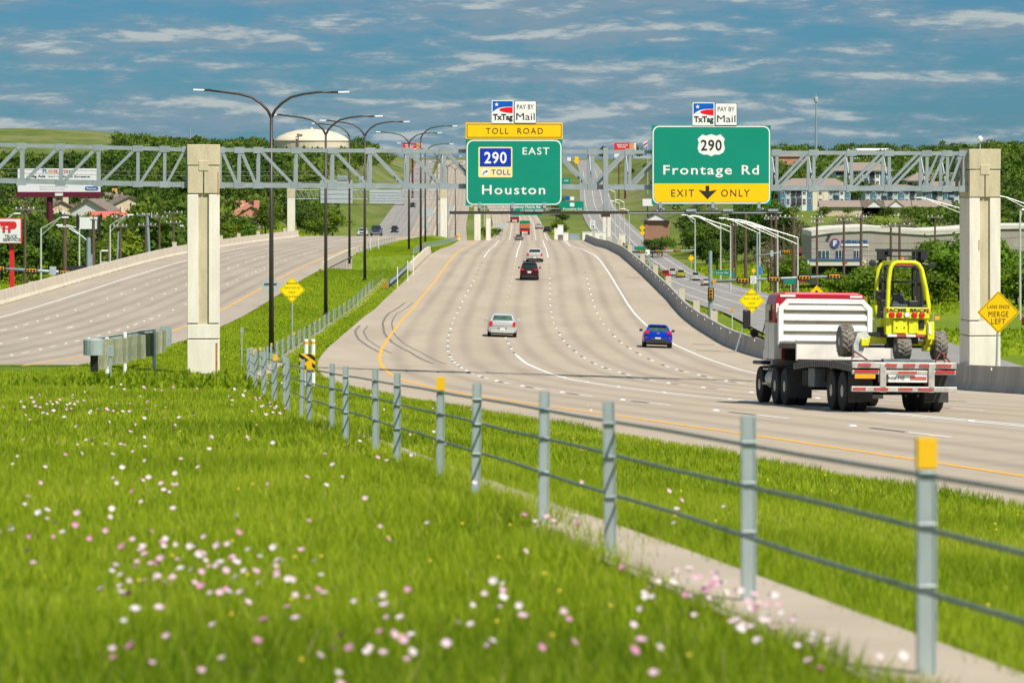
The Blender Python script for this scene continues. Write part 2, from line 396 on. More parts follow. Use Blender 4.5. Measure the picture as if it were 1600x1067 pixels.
def concrete_road(name, c_lo, c_hi, lanes, lane0, wear, joint=4.6):
    """concrete pavement: tone per slab, dark wheel paths along the lanes, joints; UV = (offset, station) in metres"""
    m = bpy.data.materials.new(name); m.use_nodes = True; t = m.node_tree; b = t.nodes['Principled BSDF']
    b.inputs['Roughness'].default_value = 0.85
    uv = t.nodes.new('ShaderNodeUVMap'); sp = t.nodes.new('ShaderNodeSeparateXYZ'); t.links.new(uv.outputs[0], sp.inputs[0])
    def M(op, a, c=None):
        n = t.nodes.new('ShaderNodeMath'); n.operation = op
        for i, x in enumerate((a, c)):
            if x is None: continue
            if isinstance(x, (int, float)): n.inputs[i].default_value = x
            else: t.links.new(x, n.inputs[i])
        return n.outputs[0]
    def nz(st, det=5, r=.6):
        mp = t.nodes.new('ShaderNodeMapping'); mp.inputs['Scale'].default_value = st; t.links.new(uv.outputs[0], mp.inputs[0])
        n = t.nodes.new('ShaderNodeTexNoise'); n.inputs['Scale'].default_value = 1; n.inputs['Detail'].default_value = det; n.inputs['Roughness'].default_value = r
        t.links.new(mp.outputs[0], n.inputs['Vector']); return n.outputs[0]
    # wheel paths: two dark bands per lane
    lane = M('FRACT', M('DIVIDE', M('SUBTRACT', sp.outputs[0], lane0), 3.66))
    wp = M('ABSOLUTE', M('SUBTRACT', M('ABSOLUTE', M('SUBTRACT', lane, .5)), .24))
    mr = t.nodes.new('ShaderNodeMapRange'); mr.interpolation_type = 'SMOOTHSTEP'; mr.inputs[1].default_value = 0.0; mr.inputs[2].default_value = .17; mr.inputs[3].default_value = 1; mr.inputs[4].default_value = 0
    t.links.new(wp, mr.inputs[0])
    inl = M('MULTIPLY', M('GREATER_THAN', sp.outputs[0], lane0), M('LESS_THAN', sp.outputs[0], lane0 + lanes * 3.66))
    w = M('MULTIPLY', M('MULTIPLY', mr.outputs[0], inl), M('MULTIPLY', nz((.12, .02, 1), 3), wear))
    cr = t.nodes.new('ShaderNodeValToRGB'); e = cr.color_ramp.elements
    e[0].position = .34; e[0].color = (*c_lo, 1); e[1].position = .66; e[1].color = (*c_hi, 1)
    mixn = M('ADD', M('MULTIPLY', nz((.25, .035, 1)), .6), M('MULTIPLY', nz((1.1, .7, 1), 6, .7), .4))
    t.links.new(mixn, cr.inputs[0])
    # joints
    jt = M('LESS_THAN', M('FRACT', M('DIVIDE', sp.outputs[1], joint)), .016)
    jl = M('LESS_THAN', M('ABSOLUTE', M('SUBTRACT', lane, .5)), .0)
    dark = M('SUBTRACT', 1.0, M('ADD', w, M('MULTIPLY', jt, .22)))
    mxn = t.nodes.new('ShaderNodeMix'); mxn.data_type = 'RGBA'; mxn.blend_type = 'MULTIPLY'; mxn.inputs[0].default_value = 1
    cb = t.nodes.new('ShaderNodeCombineXYZ')
    for i in range(3): t.links.new(dark, cb.inputs[i])
    t.links.new(cr.outputs[0], mxn.inputs[6]); t.links.new(cb.outputs[0], mxn.inputs[7]); t.links.new(mxn.outputs[2], b.inputs['Base Color'])
    bp = t.nodes.new('ShaderNodeBump'); bp.inputs['Strength'].default_value = .35; bp.inputs['Distance'].default_value = .01
    t.links.new(nz((20, 20, 1), 4), bp.inputs['Height']); t.links.new(bp.outputs[0], b.inputs['Normal'])
    return m
M_conc = concrete_road('pavement_concrete', (.345, .285, .215), (.455, .382, .295), 5, 0.0, .34)
M_concW = concrete_road('pavement_concrete_west', (.310, .262, .205), (.410, .350, .280), 4, -14.64, .36)
M_asph = concrete_road('pavement_grey', (.215, .205, .195), (.290, .278, .265), 3, FX0 + 1.5, .25, 60)
M_asph2 = concrete_road('pavement_old', (.225, .213, .20), (.30, .285, .27), 3, -3.0, .25, 60)

# ground sheet: rows widen with distance, columns crowd round the roads
D_rows = np.unique(np.concatenate([np.arange(5, 60, 1.0), np.arange(60, 200, 2.0), np.arange(200, 396, 4.0), np.arange(396, 460, 1.5), np.arange(460, 900, 8.0), np.arange(900, 2800, 25.0), np.arange(2800, 4901, 100.0)]))
X_cols = np.unique(np.concatenate([np.arange(-60, 90, 1.0), -60 - np.geomspace(1.5, 1500, 46), 90 + np.geomspace(1.5, 1500, 46)]))
XX, DD = np.meshgrid(X_cols, D_rows)
ZZ = ground(XX, DD)
grid_obj('ground', np.stack([XX, DD, ZZ], -1), M_soil)

def stations(a, b):
    return np.unique(np.concatenate([np.arange(a, min(b, 260), 1.5), np.arange(260, min(b, 700), 4.0), np.arange(700, max(b, 701), 20.0), [b]]))
def e_strip(name, a, b, s0, s1, m, dz, cols=8, parent=None, uvoff=0, kind='structure'):
    ds = stations(a, b); ds = ds[(ds >= a) & (ds <= b)]
    s0f = s0 if callable(s0) else (lambda d: np.full_like(d, s0)); s1f = s1 if callable(s1) else (lambda d: np.full_like(d, s1))
    h = heading(ds); S = s0f(ds)[:, None] + (s1f(ds) - s0f(ds))[:, None] * np.linspace(0, 1, cols + 1)[None]
    X = xE(ds)[:, None] + S * np.cos(h)[:, None]; Y = ds[:, None] - S * np.sin(h)[:, None]; Z = zE(ds)[:, None] + kE(ds)[:, None] * S + dz
    return grid_obj(name, np.stack([X, Y, Z], -1), m, np.stack([S, np.broadcast_to(ds[:, None], S.shape)], -1), parent, kind)
def x_strip(name, a, b, x0, x1, zf, m, dz, cols=6, parent=None, fx=None, kind='structure'):
    """road whose offset is counted in x from a line fx(d)"""
    fx = fx or (lambda d: d * 0.0)
    ds = stations(a, b); ds = ds[(ds >= a) & (ds <= b)]
    x0f = x0 if callable(x0) else (lambda d: np.full_like(d, x0)); x1f = x1 if callable(x1) else (lambda d: np.full_like(d, x1))
    S = x0f(ds)[:, None] + (x1f(ds) - x0f(ds))[:, None] * np.linspace(0, 1, cols + 1)[None]
    X = fx(ds)[:, None] + S; Y = np.broadcast_to(ds[:, None], S.shape); Z = np.broadcast_to(zf(ds)[:, None] + dz, S.shape)
    return grid_obj(name, np.stack([X, Y, Z], -1), m, np.stack([S, Y], -1), parent, kind)
road_e = e_strip('highway_eastbound', 22, 2740, -2.9, rE, M_conc, 0.0, 10)
road_w = x_strip('highway_westbound', 140, 2740, -17.8, 2.4, zW, M_concW, 0.0, 8, fx=xW)
x_strip('frontage_road', 200, 2740, 0, lambda d: 15.5 - 2.0 * sstep(900, 2000, d), lambda d: zF(d), M_asph, 0.0, 6, fx=lambda d: FX0 + 1 + 17 * sstep(1200, 2600, d))
fWx = table([(0, -36), (1100, -36), (1600, -43), (2400, -55), (5000, -90)], 60)
x_strip('frontage_road_west', 1000, 2740, -6, 6, lambda d: ground(fWx(d), d), M_asph2, 0.16, 6, fx=fWx)
M_tan = mat('tan_concrete', (.43, .36, .28), .85, var=.08, scale=.5, bump=.2)
M_paint = mat('white_paint', (.80, .79, .76), .6, var=.05, scale=6)
M_yel = mat('yellow_paint', (.83, .42, .035), .6, var=.06, scale=6)
M_tar = mat('black_contrast', (.10, .095, .09), .8, var=.1)
M_skid = mat('tyre_rubber_mark', (.19, .165, .14), .8, var=.25, scale=9)

# street under the bridges
cs = np.array([[[x, d, -17.45] for x in np.linspace(-420, 22, 30)] for d in np.linspace(CX0 + 6, CX1 - 8, 4)])
grid_obj('cross_street', cs, M_asph2, np.stack([cs[..., 0], cs[..., 1]], -1))
# ---- painted lines (children of the road they lie on)
e_strip('edge_line', 22, 760, -.07, .09, M_yel, .006, 1, road_e)
def line_right(d): return np.interp(d, [0, 60, 205, 430, 560, 3000], [18.3, 18.3, 18.3, 16.8, 14.7, 11.5])
e_strip('edge_line', 130, 1900, lambda d: line_right(d) - .08, lambda d: line_right(d) + .08, M_paint, .006, 1, road_e)
e_strip('gore_line', 55, 207, 7.24, 7.42, M_paint, .007, 1, road_e)
e_strip('gore_line', 55, 104, 7.62, 7.78, M_paint, .007, 1, road_e)
def dashes(s, a, b, L_=3.0, gap=9.15, w=.14, contrast=True):
    d = a
    while d < b:
        e_strip('lane_dash', d, d + L_, s - w / 2, s + w / 2, M_paint, .007, 1, road_e, kind=None)
        if contrast and d < 420: e_strip('contrast_dash', d + L_ + .02, d + L_ + 2.6, s - w / 2, s + w / 2, M_tar, .007, 1, road_e, kind=None)
        d += L_ + gap
for s_, a_, b_ in ((3.66, 52, 640), (7.32, 208, 640), (10.98, 60, 640), (14.64, 60, 400)):
    dashes(s_, a_, b_)
# raised buttons between the dashes: far too many and small to pick apart
mb = MB()
for s_, a_, b_ in ((3.66, 52, 700), (7.32, 207, 700), (10.98, 60, 700), (14.64, 60, 400), (7.33, 55, 200)):
    d = a_ + 7
    while d < min(b_, 200):
        p = road_pt(d, s_); mb.box(p + Vector((0, 0, .012)), (.17, .24, .03), 0, rz=-float(heading(d)), tx=.6, ty=.6)
        d += 12.15
o = mb.build('lane_marker_buttons', [M_paint, M_tar], road_e); o['kind'] = 'stuff'
# far lane lines read as continuous
for s_ in (3.66, 7.32, 10.98):
    e_strip('lane_line', 440, 1900, s_ - .06, s_ + .06, M_paint, .008, 1, road_e)
def w_line(name, off, a, b, w, m, dz=.006): return x_strip(name, a, b, off - w / 2, off + w / 2, zW, m, dz, 1, road_w, xW, None)
w_line('edge_line', 0, 140, 760, .16, M_yel); w_line('edge_line', -14.64, 140, 900, .16, M_paint)
w_line('lane_line', -7.32, 140, 206, .16, M_paint)
for off in (-3.66, -7.32, -10.98):
    d = 146 if off != -7.32 else 212
    while d < 560: w_line('lane_dash', off, d, d + 3, .13, M_paint); d += 12.2
    w_line('lane_line', off, 560, 1600, .12, M_paint)
mb = MB()
for off in (-3.66, -7.32, -10.98):
    for d in np.arange(154, 400, 12.2):
        mb.box((float(xW(d)) + off, d, float(zW(d)) + .012), (.17, .24, .03), 0, tx=.6, ty=.6)
o = mb.build('lane_marker_buttons', [M_paint], road_w); o['kind'] = 'stuff'
# frontage road lines
for off in (2.3, 6.0, 9.6, 13.2):
    x_strip('lane_line', 470, 2300, lambda d, o_=off: np.full_like(d, o_) , lambda d, o_=off: np.full_like(d, o_ + .14), zF, M_paint, .006, 1, None, lambda d: FX0 + 1 + 17 * sstep(1200, 2600, d))

# tyre marks that swing across the left shoulder
def e_from_px(u, v):
    best = None
    lo, hi = 30.0, 900.0
    ds = np.arange(30, 900, .5); xs = (u - 800) * ds / F; z = e_surf(xs, ds)[0]; ray = -(v - HV) * ds / F
    k = np.where(ray <= z)[0]
    d = ds[k[0]] if len(k) else 500.0
    zz, s, st = e_surf((u - 800) * d / F, d); return float(st), float(s)
def skid(px, w=.16, off=0.0):
    pts = [e_from_px(*p) for p in px]; pts.sort()
    st = [p[0] for p in pts]; ss = [p[1] + off for p in pts]
    e_strip('tyre_mark', st[0], st[-1], lambda d: np.interp(d, st, ss) - w / 2, lambda d: np.interp(d, st, ss) + w / 2, M_skid, .005, 1, road_e, kind=None)
skid([(633, 473), (607, 490), (598, 505), (600, 520), (613, 535), (640, 550), (676, 568)])
skid([(633, 473), (607, 490), (598, 505), (600, 520), (613, 535), (640, 550), (676, 568)], off=.62, w=.10)
skid([(562, 509), (555, 517), (560, 530), (575, 541), (596, 552)])
skid([(562, 509), (555, 517), (560, 530), (575, 541), (596, 552)], off=.55, w=.10)
# bridge joint
p = [road_pt(402, s) for s in (-2.9, 19)]
# worn patches on the right shoulder
for d_, s_ in ((232, 19.6), (246, 20.2), (262, 19.5), (286, 19.9), (330, 19.8), (380, 19.4)):
    e_strip('shoulder_patch', d_, d_ + 1.0, s_ - .9, s_ + .5, M_skid, .006, 1, road_e, kind=None)
# concrete mow strip under the cable barrier
ds = np.arange(8, 372, 1.5)
h = np.arctan((xB(ds + 1) - xB(ds - 1)) / 2)
S = np.array([-.31, .43])[None]
P = np.stack([xB(ds)[:, None] + S * np.cos(h)[:, None], ds[:, None] - S * np.sin(h)[:, None], ground(xB(ds)[:, None] + S * 0, ds[:, None] + S * 0) + .022 - S * .04 - (.13 * sstep(22, 40, ds) * (1 - sstep(88, 104, ds)))[:, None] * np.array([1.0, .22])[None]], -1)
grid_obj('mow_strip', P, M_tan)
# ---------------------------------------------------------------- concrete barriers, bridges
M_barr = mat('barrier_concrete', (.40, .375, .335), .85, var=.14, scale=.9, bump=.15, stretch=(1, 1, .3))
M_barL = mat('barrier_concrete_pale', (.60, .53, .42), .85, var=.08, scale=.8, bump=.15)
M_white_ref = mat('white_reflector', (.85, .85, .85), .3, var=.02)
def wall_run(name, pts_fn, a, b, prof, m, label, cat='barrier', step=4.0, blocks=None, group=None, joint=9.0, refl=False):
    """barrier as 9 m pieces that follow the road edge; prof = [(offset, height)...] closed polygon"""
    t = thing(name, label, cat, tuple(pts_fn(a)), 0, group); base = t.location.copy()
    d = a
    while d < b:
        e = min(d + joint, b); mb = MB(); ds = np.linspace(d + .02, e - .02, max(2, int((e - d) / step) + 1)); n = len(prof)
        rows = []
        for x in ds:
            p, q = pts_fn(x), pts_fn(x + .5); tdir = (q - p); tdir.z = 0; tdir.normalize(); nrm = Vector((tdir.y, -tdir.x, 0))
            rows += [p + nrm * o_ + Vector((0, 0, h_)) - base for o_, h_ in prof]
        fs = [(k * n + i, k * n + (i + 1) % n, (k + 1) * n + (i + 1) % n, (k + 1) * n + i) for k in range(len(ds) - 1) for i in range(n)]
        fs += [tuple(range(n)), tuple(range((len(ds) - 1) * n, len(ds) * n))]
        mb.add(rows, fs); mb.build('barrier_segment', m, t)
        d = e
    if blocks:
        for x in blocks:
            p = pts_fn(x) - base; q = pts_fn(x + .5) - base
            MB().box((0, 0, 0), (.5, .5, 1.9), 0, tx=.96, ty=.96).build('pilaster', M_barL, t, loc=p + Vector((.55 if name.endswith('east') else -.45, 0, .62)))
    if refl:
        x = a + 3
        while x < min(b, 420):
            p = pts_fn(x) - base
            MB().box((0, 0, 0), (.05, .10, .10)).build('reflector', M_white_ref, t, loc=p + Vector((.02, 0, .93)))
            x += 9
    return t
SAFE = [(-.05, 0), (-.02, .08), (.10, .30), (.17, 1.05), (.37, 1.05), (.42, 0)]
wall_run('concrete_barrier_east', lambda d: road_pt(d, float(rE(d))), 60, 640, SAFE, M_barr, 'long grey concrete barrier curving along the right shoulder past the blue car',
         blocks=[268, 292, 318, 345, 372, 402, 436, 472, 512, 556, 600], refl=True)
def wpt(off): return lambda d: Vector((float(xW(d)) + off, float(d), float(zW(d))))
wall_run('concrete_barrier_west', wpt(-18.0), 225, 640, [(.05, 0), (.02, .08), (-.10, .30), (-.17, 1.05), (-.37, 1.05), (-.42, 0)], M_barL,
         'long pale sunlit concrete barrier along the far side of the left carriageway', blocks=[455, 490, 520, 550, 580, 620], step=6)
# bridge parapets in the median, decks and the far abutment
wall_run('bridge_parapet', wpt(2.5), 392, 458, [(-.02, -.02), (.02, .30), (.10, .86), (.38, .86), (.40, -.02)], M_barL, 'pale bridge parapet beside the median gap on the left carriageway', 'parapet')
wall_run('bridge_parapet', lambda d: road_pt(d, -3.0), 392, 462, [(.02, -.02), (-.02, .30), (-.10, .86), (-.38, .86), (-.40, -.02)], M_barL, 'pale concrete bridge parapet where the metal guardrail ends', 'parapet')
M_deck = mat('bridge_deck_concrete', (.52, .46, .38), .85, var=.1, scale=.6)
mb = MB()
for d0 in np.arange(394, 456, 6.0):
    for fn in (lambda d: (float(xW(d)) - 18.4, float(xW(d)) + 2.9, float(zW(d))), lambda d: (float(xE(d)) - 3.4, float(xE(d)) + float(rE(d)) + .4, float(zE(d)))):
        x0, x1, z0 = fn(d0 + 3); mb.box(((x0 + x1) / 2, d0 + 3, z0 - .95), (x1 - x0, 5.98, 1.5))
o = mb.build('bridge_deck', M_deck); o['kind'] = 'structure'
mb = MB()
mb.slab((-40, CX1 + 5, -11.45), (14, CX1 + 5, -11.35), (14, CX1 - 3, -17.6), (-40, CX1 - 3, -17.6), .3)
o = mb.build('abutment_slope', M_tan); o['kind'] = 'structure'

# ---------------------------------------------------------------- cable barrier
M_galv = mat('galvanised_steel', (.40, .475, .47), .5, .25, var=.12, scale=5, bump=.05, stretch=(1, 1, .25))
M_galvd = mat('dull_cable_steel', (.20, .245, .24), .5, .5, var=.2, scale=9)
M_cap = mat('yellow_reflective', (.88, .52, .01), .45, var=.03)
PH = .95
def s_curve_post(w=.066, d=.05):
    """rolled S-section post: web and two flanges"""
    mb = MB(); t_ = .008
    mb.box((0, 0, PH / 2 - .12), (w, t_, PH + .24)); mb.box((-w / 2, 0, PH / 2 - .12), (t_, d, PH + .24)); mb.box((w / 2, 0, PH / 2 - .12), (t_, d, PH + .24))
    mb.box((0, -d / 2 + .01, PH / 2 - .12), (w - .012, t_, PH + .236))
    return mb.mesh('post', M_galv)
me_post = s_curve_post()
me_cap = MB().box((0, 0, PH - .055), (.078, .064, .12)).mesh('reflector_cap', M_cap)
me_hook = MB().tube((-.036, -.03, 0), (.036, -.03, 0), .008, n=6).mesh('hook_bolt', M_galvd)
root = thing('cable_barrier', 'galvanised three cable barrier with yellow capped posts curving along the median strip', 'barrier', (float(xB(15.2)), 15.2, gz(float(xB(15.2)), 15.2)))
rb = root.location.copy()
CAB = (.82, .615, .37)
def bz(d): return float(zB(d)) + .0
post_d = [11.05] + [15.2 + 4.15 * i for i in range(80)]
side = []
for i, d in enumerate(post_d):
    sd_ = {1: 0.0, 2: 0.0, 3: -.14}.get(i, -.15 if i % 2 else -.07)
    if d > 370: break
    p = Vector((float(xB(d)) + sd_, d, bz(d))) - rb
    o = inst('post', me_post, root, p, (R.uniform(-.02, .02), R.uniform(-.018, .018), -math.atan(float(xB(d + 1) - xB(d - 1)) / 2) * .3 + R.uniform(-.05, .05)))
    if i in (1, 6, 11, 15, 20, 26, 32, 39, 47, 56, 66): inst('reflector_cap', me_cap, o)
    if d < 60:
        for h_ in CAB: inst('hook_bolt', me_hook, o, (0, 0, h_))
for k, h_ in enumerate(CAB):
    pts = []
    for i, d in enumerate(np.arange(6.9, 371, 4.15 / 2)):
        dd = float(d); w_ = (.02 if (k + int(i / 2)) % 2 else -.02) - .09
        pts.append(Vector((float(xB(dd)) + (w_ if i % 2 else -.09), dd, bz(dd) + h_ - 0)) - rb)
    MB().path(pts, .0105, 6).build('cable', M_galvd, root, smooth=True)
# the second run of cable barrier past the bridge
root2 = thing('cable_barrier', 'far run of closely spaced galvanised cable barrier posts beyond the bridge gap', 'barrier', (-13, 452, -11.2))
for i in range(34):
    d = 452 + 6.0 * i
    inst('post', me_post, root2, Vector((-11.6 + 2.4 * sstep(450, 650, d) + .0, d, float(zE(d)) - .1)) - root2.location, (0, 0, 0), (1.6, 1.6, 1))
for h_ in CAB[:2]:
    MB().path([Vector((-11.6 + 2.4 * sstep(450, 650, d), d, float(zE(d)) - .1 + h_)) - root2.location for d in np.arange(452, 650, 8)], .02, 4).build('cable', M_galvd, root2)
# third run: beside the left carriageway
root3 = thing('cable_barrier', 'short run of cable barrier posts beside the left carriageway past the bridge', 'barrier', (-19.4, 462, -11.3))
for i in range(14):
    d = 462 + 8.0 * i
    inst('post', me_post, root3, Vector((float(xW(d)) + 3.1, d, float(zW(d)))) - root3.location, (0, 0, 0), (1.6, 1.6, 1))
MB().path([Vector((float(xW(d)) + 3.1, d, float(zW(d)) + .75)) - root3.location for d in np.arange(462, 570, 8)], .02, 4).build('cable', M_galvd, root3)

# ---------------------------------------------------------------- guardrail to the bridge parapet
gr_ = thing('guardrail', 'galvanised w-beam guardrail leading to the pale bridge parapet', 'guardrail', tuple(road_pt(345, -3.6)))
g0 = gr_.location.copy()
WB_ = [(-.04, .42), (.03, .47), (-.03, .54), (.03, .61), (-.03, .68), (.03, .73), (.0, .74), (-.06, .68), (0, .61), (-.06, .54), (0, .47), (-.06, .42)]
d = 345
while d < 390:
    rows, n = [], len(WB_)
    for x in (d + .02, d + 3.78):
        p = road_pt(x, -3.35 + .0 * x); rows += [p + Vector((o_, 0, h_ + .08)) - g0 for o_, h_ in WB_]
    MB().add(rows, [(i, (i + 1) % n, n + (i + 1) % n, n + i) for i in range(n)] + [tuple(range(n)), tuple(range(n, 2 * n))]).build('rail', M_galv, gr_)
    p = road_pt(d, -3.55) - g0
    MB().box((0, 0, .35), (.16, .18, .95)).build('post', M_galvd, gr_, loc=p)
    d += 3.81
M_orn = mat('striped_orange', (.95, .36, .01), .5, var=.03); M_blk = mat('black_paint', (.018, .018, .02), .5, var=.1); M_wht = mat('white_plastic', (.82, .82, .80), .45, var=.04)
def object_marker(loc, w, h, label, s=1, post=.35):
    """striped panel: amber with slanting black bars"""
    t = thing('object_marker', label, 'sign', loc)
    MB().box((0, 0, post + h / 2), (w, .03, h)).build('panel', M_cap, t, bevel=.01)
    sl = w * .75; z = 0.0
    while z < h + sl:
        a, b = z, z + h * .22
        poly = [(-w / 2, a), (w / 2, a - sl), (w / 2, b - sl), (-w / 2, b)]
        def clip(P):
            out_ = []
            for lim, sg in ((0, 1), (h, -1)):
                src = P if not out_ and lim == 0 else out_; res = []
                for i in range(len(src)):
                    p, q = src[i], src[(i + 1) % len(src)]; ip, iq = sg * (p[1] - lim) >= 0, sg * (q[1] - lim) >= 0
                    if ip: res.append(p)
                    if ip != iq:
                        f = (lim - p[1]) / (q[1] - p[1]); res.append((p[0] + f * (q[0] - p[0]), lim))
                out_ = res
                if not out_: return []
            return out_
        pc = clip(poly)
        if len(pc) > 2: MB().prism([(x, zz + post) for x, zz in pc], -.019, -.0155).build('stripe', M_blk, t)
        z += h * .42
    MB().box((0, .04, post / 2 - .1), (.08, .06, post + .3)).build('post', M_galvd, t)
    return t
d1 = 109.0
pm = on_ground(480, 104); pm.z = -(591 - HV) * 104 / F
object_marker((pm.x, 104, pm.z), .44, .50, 'larger black and amber striped marker panel behind the near cable posts', post=.16)
p = road_pt(343, -3.7); object_marker((p.x, p.y, p.z - .05), .5, .5, 'small black and amber striped marker on the end of the guardrail', post=.25)
# white delineator posts
def delineator(u, vtop, vbot, D, label, w=.09, top=None, group=None):
    b = at(u, vbot, D); hgt = (vbot - vtop) * D / F
    t = thing('delineator_post', label, 'post', tuple(b), 0, group)
    lo = min(0, gz(b.x, D) - b.z - .1)
    MB().lathe((0, 0, 0), [(w / 2, lo), (w / 2, hgt * .97), (w * .35, hgt)], 10).build('tube', M_wht, t, smooth=False)
    MB().lathe((0, 0, 0), [(w / 2 + .004, hgt * .80), (w / 2 + .004, hgt * .90)], 10).build('reflective_band', top or M_white_ref, t)
    return t
delineator(478, 530, 565, 107, 'left of two white tubular posts with orange bands behind the striped marker', .13, M_orn)
delineator(489, 530, 565, 108, 'right of two white tubular posts with orange bands behind the striped marker', .13, M_orn)
for u, vt, vb, D, l in ((621, 417, 431, 350, 'white delineator on the guardrail, nearest of three'), (637, 407, 420, 365, 'white delineator on the guardrail, middle of three'), (645.5, 399, 411, 380, 'white delineator on the guardrail, nearest the parapet')):
    delineator(u, vt, vb, D, l)
for u, vt, vb, D, l in ((568, 375, 392, 470, 'white post left of the three on the far carriageway shoulder'), (579, 372, 386, 490, 'middle white post of three on the far carriageway shoulder'), (591.5, 371, 386, 500, 'white post right of the three on the far carriageway shoulder')):
    delineator(u, vt, vb, D, l)

# ---------------------------------------------------------------- weathered guardrail end at the left edge
M_wood = mat('weathered_post_wood', (.30, .31, .21), .9, var=.3, scale=3, bump=.4, rgb2=(.16, .20, .12), obj_var=.35, stretch=(4, 4, .8))
wg = thing('guardrail', 'weathered guardrail on grey wooden posts with rounded metal end beside the left carriageway', 'guardrail', (0, 0, 0))
A, B = at(146, 572, 137), at(254, 546, 172)
wg.location = A
NB = 14
me_wp = MB().box((0, 0, 0), (.38, .30, .98)).mesh('wood_post', M_wood)
for i in range(NB):
    f = (i + 1.4) / (NB + .8); p = A.lerp(B, f) - A; p.z = (A.z + (B.z - A.z) * f) - A.z
    o = inst('wood_post', me_wp, wg, p + Vector((0, 0, .36 + R.uniform(-.05, .04))), (0, R.uniform(-.02, .02), R.uniform(-.2, .2)))
for i in range(5):
    p = A.lerp(B, i / 5) - A; q = A.lerp(B, (i + 1) / 5 - .004) - A; off = Vector((-.30, 0, 0))
    rows = [p + off + Vector((o_, 0, h_ + .2)) for o_, h_ in WB_] + [q + off + Vector((o_, 0, h_ + .2)) for o_, h_ in WB_]; n = len(WB_)
    MB().add(rows, [(i_, (i_ + 1) % n, n + (i_ + 1) % n, n + i_) for i_ in range(n)] + [tuple(range(n)), tuple(range(n, 2 * n))]).build('rail', M_galv, wg)
MB().lathe((0, 0, .38), [(.16, 0), (.36, .02), (.36, .56), (.30, .60)], 18).build('end_cap', M_galv, wg, smooth=False)
MB().box((.03, 0, .1), (.26, .2, .6)).build('post', M_blk, wg)
MB().box((B.x - A.x + .15, B.y - A.y, B.z - A.z + .6), (.5, .12, .9)).build('end_plate', M_galv, wg)
delineator(167, 527, 560, 145, 'white tube marker nearest the rounded metal end of the guardrail', .16)
delineator(195, 519, 553, 152, 'middle white tube marker behind the wooden guardrail posts', .16)
delineator(241, 516, 546, 164, 'white tube marker at the far end of the wooden guardrail posts', .16)
def plate_post(u, vtop, vbot, D, pw, ph, label):
    b = at(u, vbot, D); hgt = (vbot - vtop) * D / F
    t = thing('marker_post', label, 'post', tuple(b))
    lo = min(-.1, gz(b.x, D) - b.z - .1)
    MB().box((0, 0, (hgt + lo) / 2), (.06, .04, hgt - lo)).build('post', M_galv, t)
    MB().box((0, -.03, hgt - ph / 2), (pw, .015, ph), 0).build('plate', M_galv, t, bevel=.005)
plate_post(172.5, 540, 596, 98, .17, .28, 'slim galvanised marker post in the grass left of the concrete column')
plate_post(378, 512, 541, 178, .14, .26, 'small galvanised marker post in the grass right of the concrete column')
# ---------------------------------------------------------------- sign gantry
M_cream = mat('cream_precast', (.80, .76, .66), .8, var=.07, scale=2.2, bump=.25, bscale=60, stretch=(1, 1, .18))
M_creamb = mat('buff_precast', (.58, .51, .345), .85, var=.10, scale=2.5, bump=.3, bscale=40, stretch=(1, 1, .25))
M_groove = mat('shadow_joint', (.16, .14, .10), .9, var=.1)
M_rust = mat('rust_stain', (.50, .20, .04), .8, var=.3, scale=12)
M_truss = mat('galvanised_truss', (.34, .40, .42), .5, .3, var=.10, scale=1.2)
M_dark = mat('dark_bronze', (.060, .050, .042), .45, .3, var=.1)
GA = math.radians(5)
gd = 158.6; gX = (318 - 800) * gd / F
gantry = thing('sign_gantry', 'box truss sign gantry on two cream concrete columns spanning the highway', 'gantry', (gX, gd, -(587 - HV) * gd / F), GA)
gz0 = gantry.location.z
def g_t(u):      # distance along the gantry at image column u
    a = (u - 800) / F; return (a * gd - gX) / (math.cos(GA) - a * math.sin(GA))
def g_h(u, v): t = g_t(u); return -(v - HV) * (gd + t * math.sin(GA)) / F - gz0
def column(t, top, bot, depth=2.05):
    h = top; w = 1.33
    def P(nm, x, z0, z1, ww, y0, y1, m, mats=None):
        return MB().box((t + x, (y0 + y1) / 2, (z0 + z1) / 2), (ww, y1 - y0, z1 - z0)).build(nm, m, gantry, bevel=.02)
    capb = h - 2.02
    P('column_base', 0, bot, 1.49, w, 0, depth, M_cream)
    P('column_band', 0, 1.53, 2.12, w, 0, depth, M_cream)
    P('column_core', 0, 2.12, capb + .1, w - .08, .10, depth - .10, M_creamb)
    for s in (-1, 1):
        P('column_pilaster', s * (w / 2 - .225), 2.17, capb - .04, .45, 0, depth, M_cream)
        P('cap_block', s * (w / 4 + .006), capb, capb + 1.13, w / 2 - .03, -.01, depth + .01, M_creamb)
    P('cap_block', 0, capb + 1.17, h, w + .02, -.01, depth + .01, M_creamb)
    P('cap_key', 0, capb + .93, capb + 1.36, .40, -.035, .2, M_creamb)
column(0, g_h(318, 226), -.6)
tR = g_t(1539)
column(tR, g_h(1539, 233), -3.0)
MB().box((.60, -.012, g_h(340, 287)), (.035, .012, .95)).build('rust_stain', M_rust, gantry)
MB().box((.54, -.012, .70), (.07, .014, 1.32)).build('rust_stain', M_rust, gantry)
MB().box((tR - .25, -.012, g_h(1526, 383)), (.03, .012, .45)).build('rust_stain', M_rust, gantry)
TY0, TY1 = .28, 1.72
def ztop(u): return g_h(u, float(np.interp(u, [-200, 0, 318, 1510], [221, 227.5, 234.5, 240])))
def zbot(u): return g_h(u, float(np.interp(u, [-200, 0, 318, 1510], [278.5, 284.5, 289.5, 295.5])))
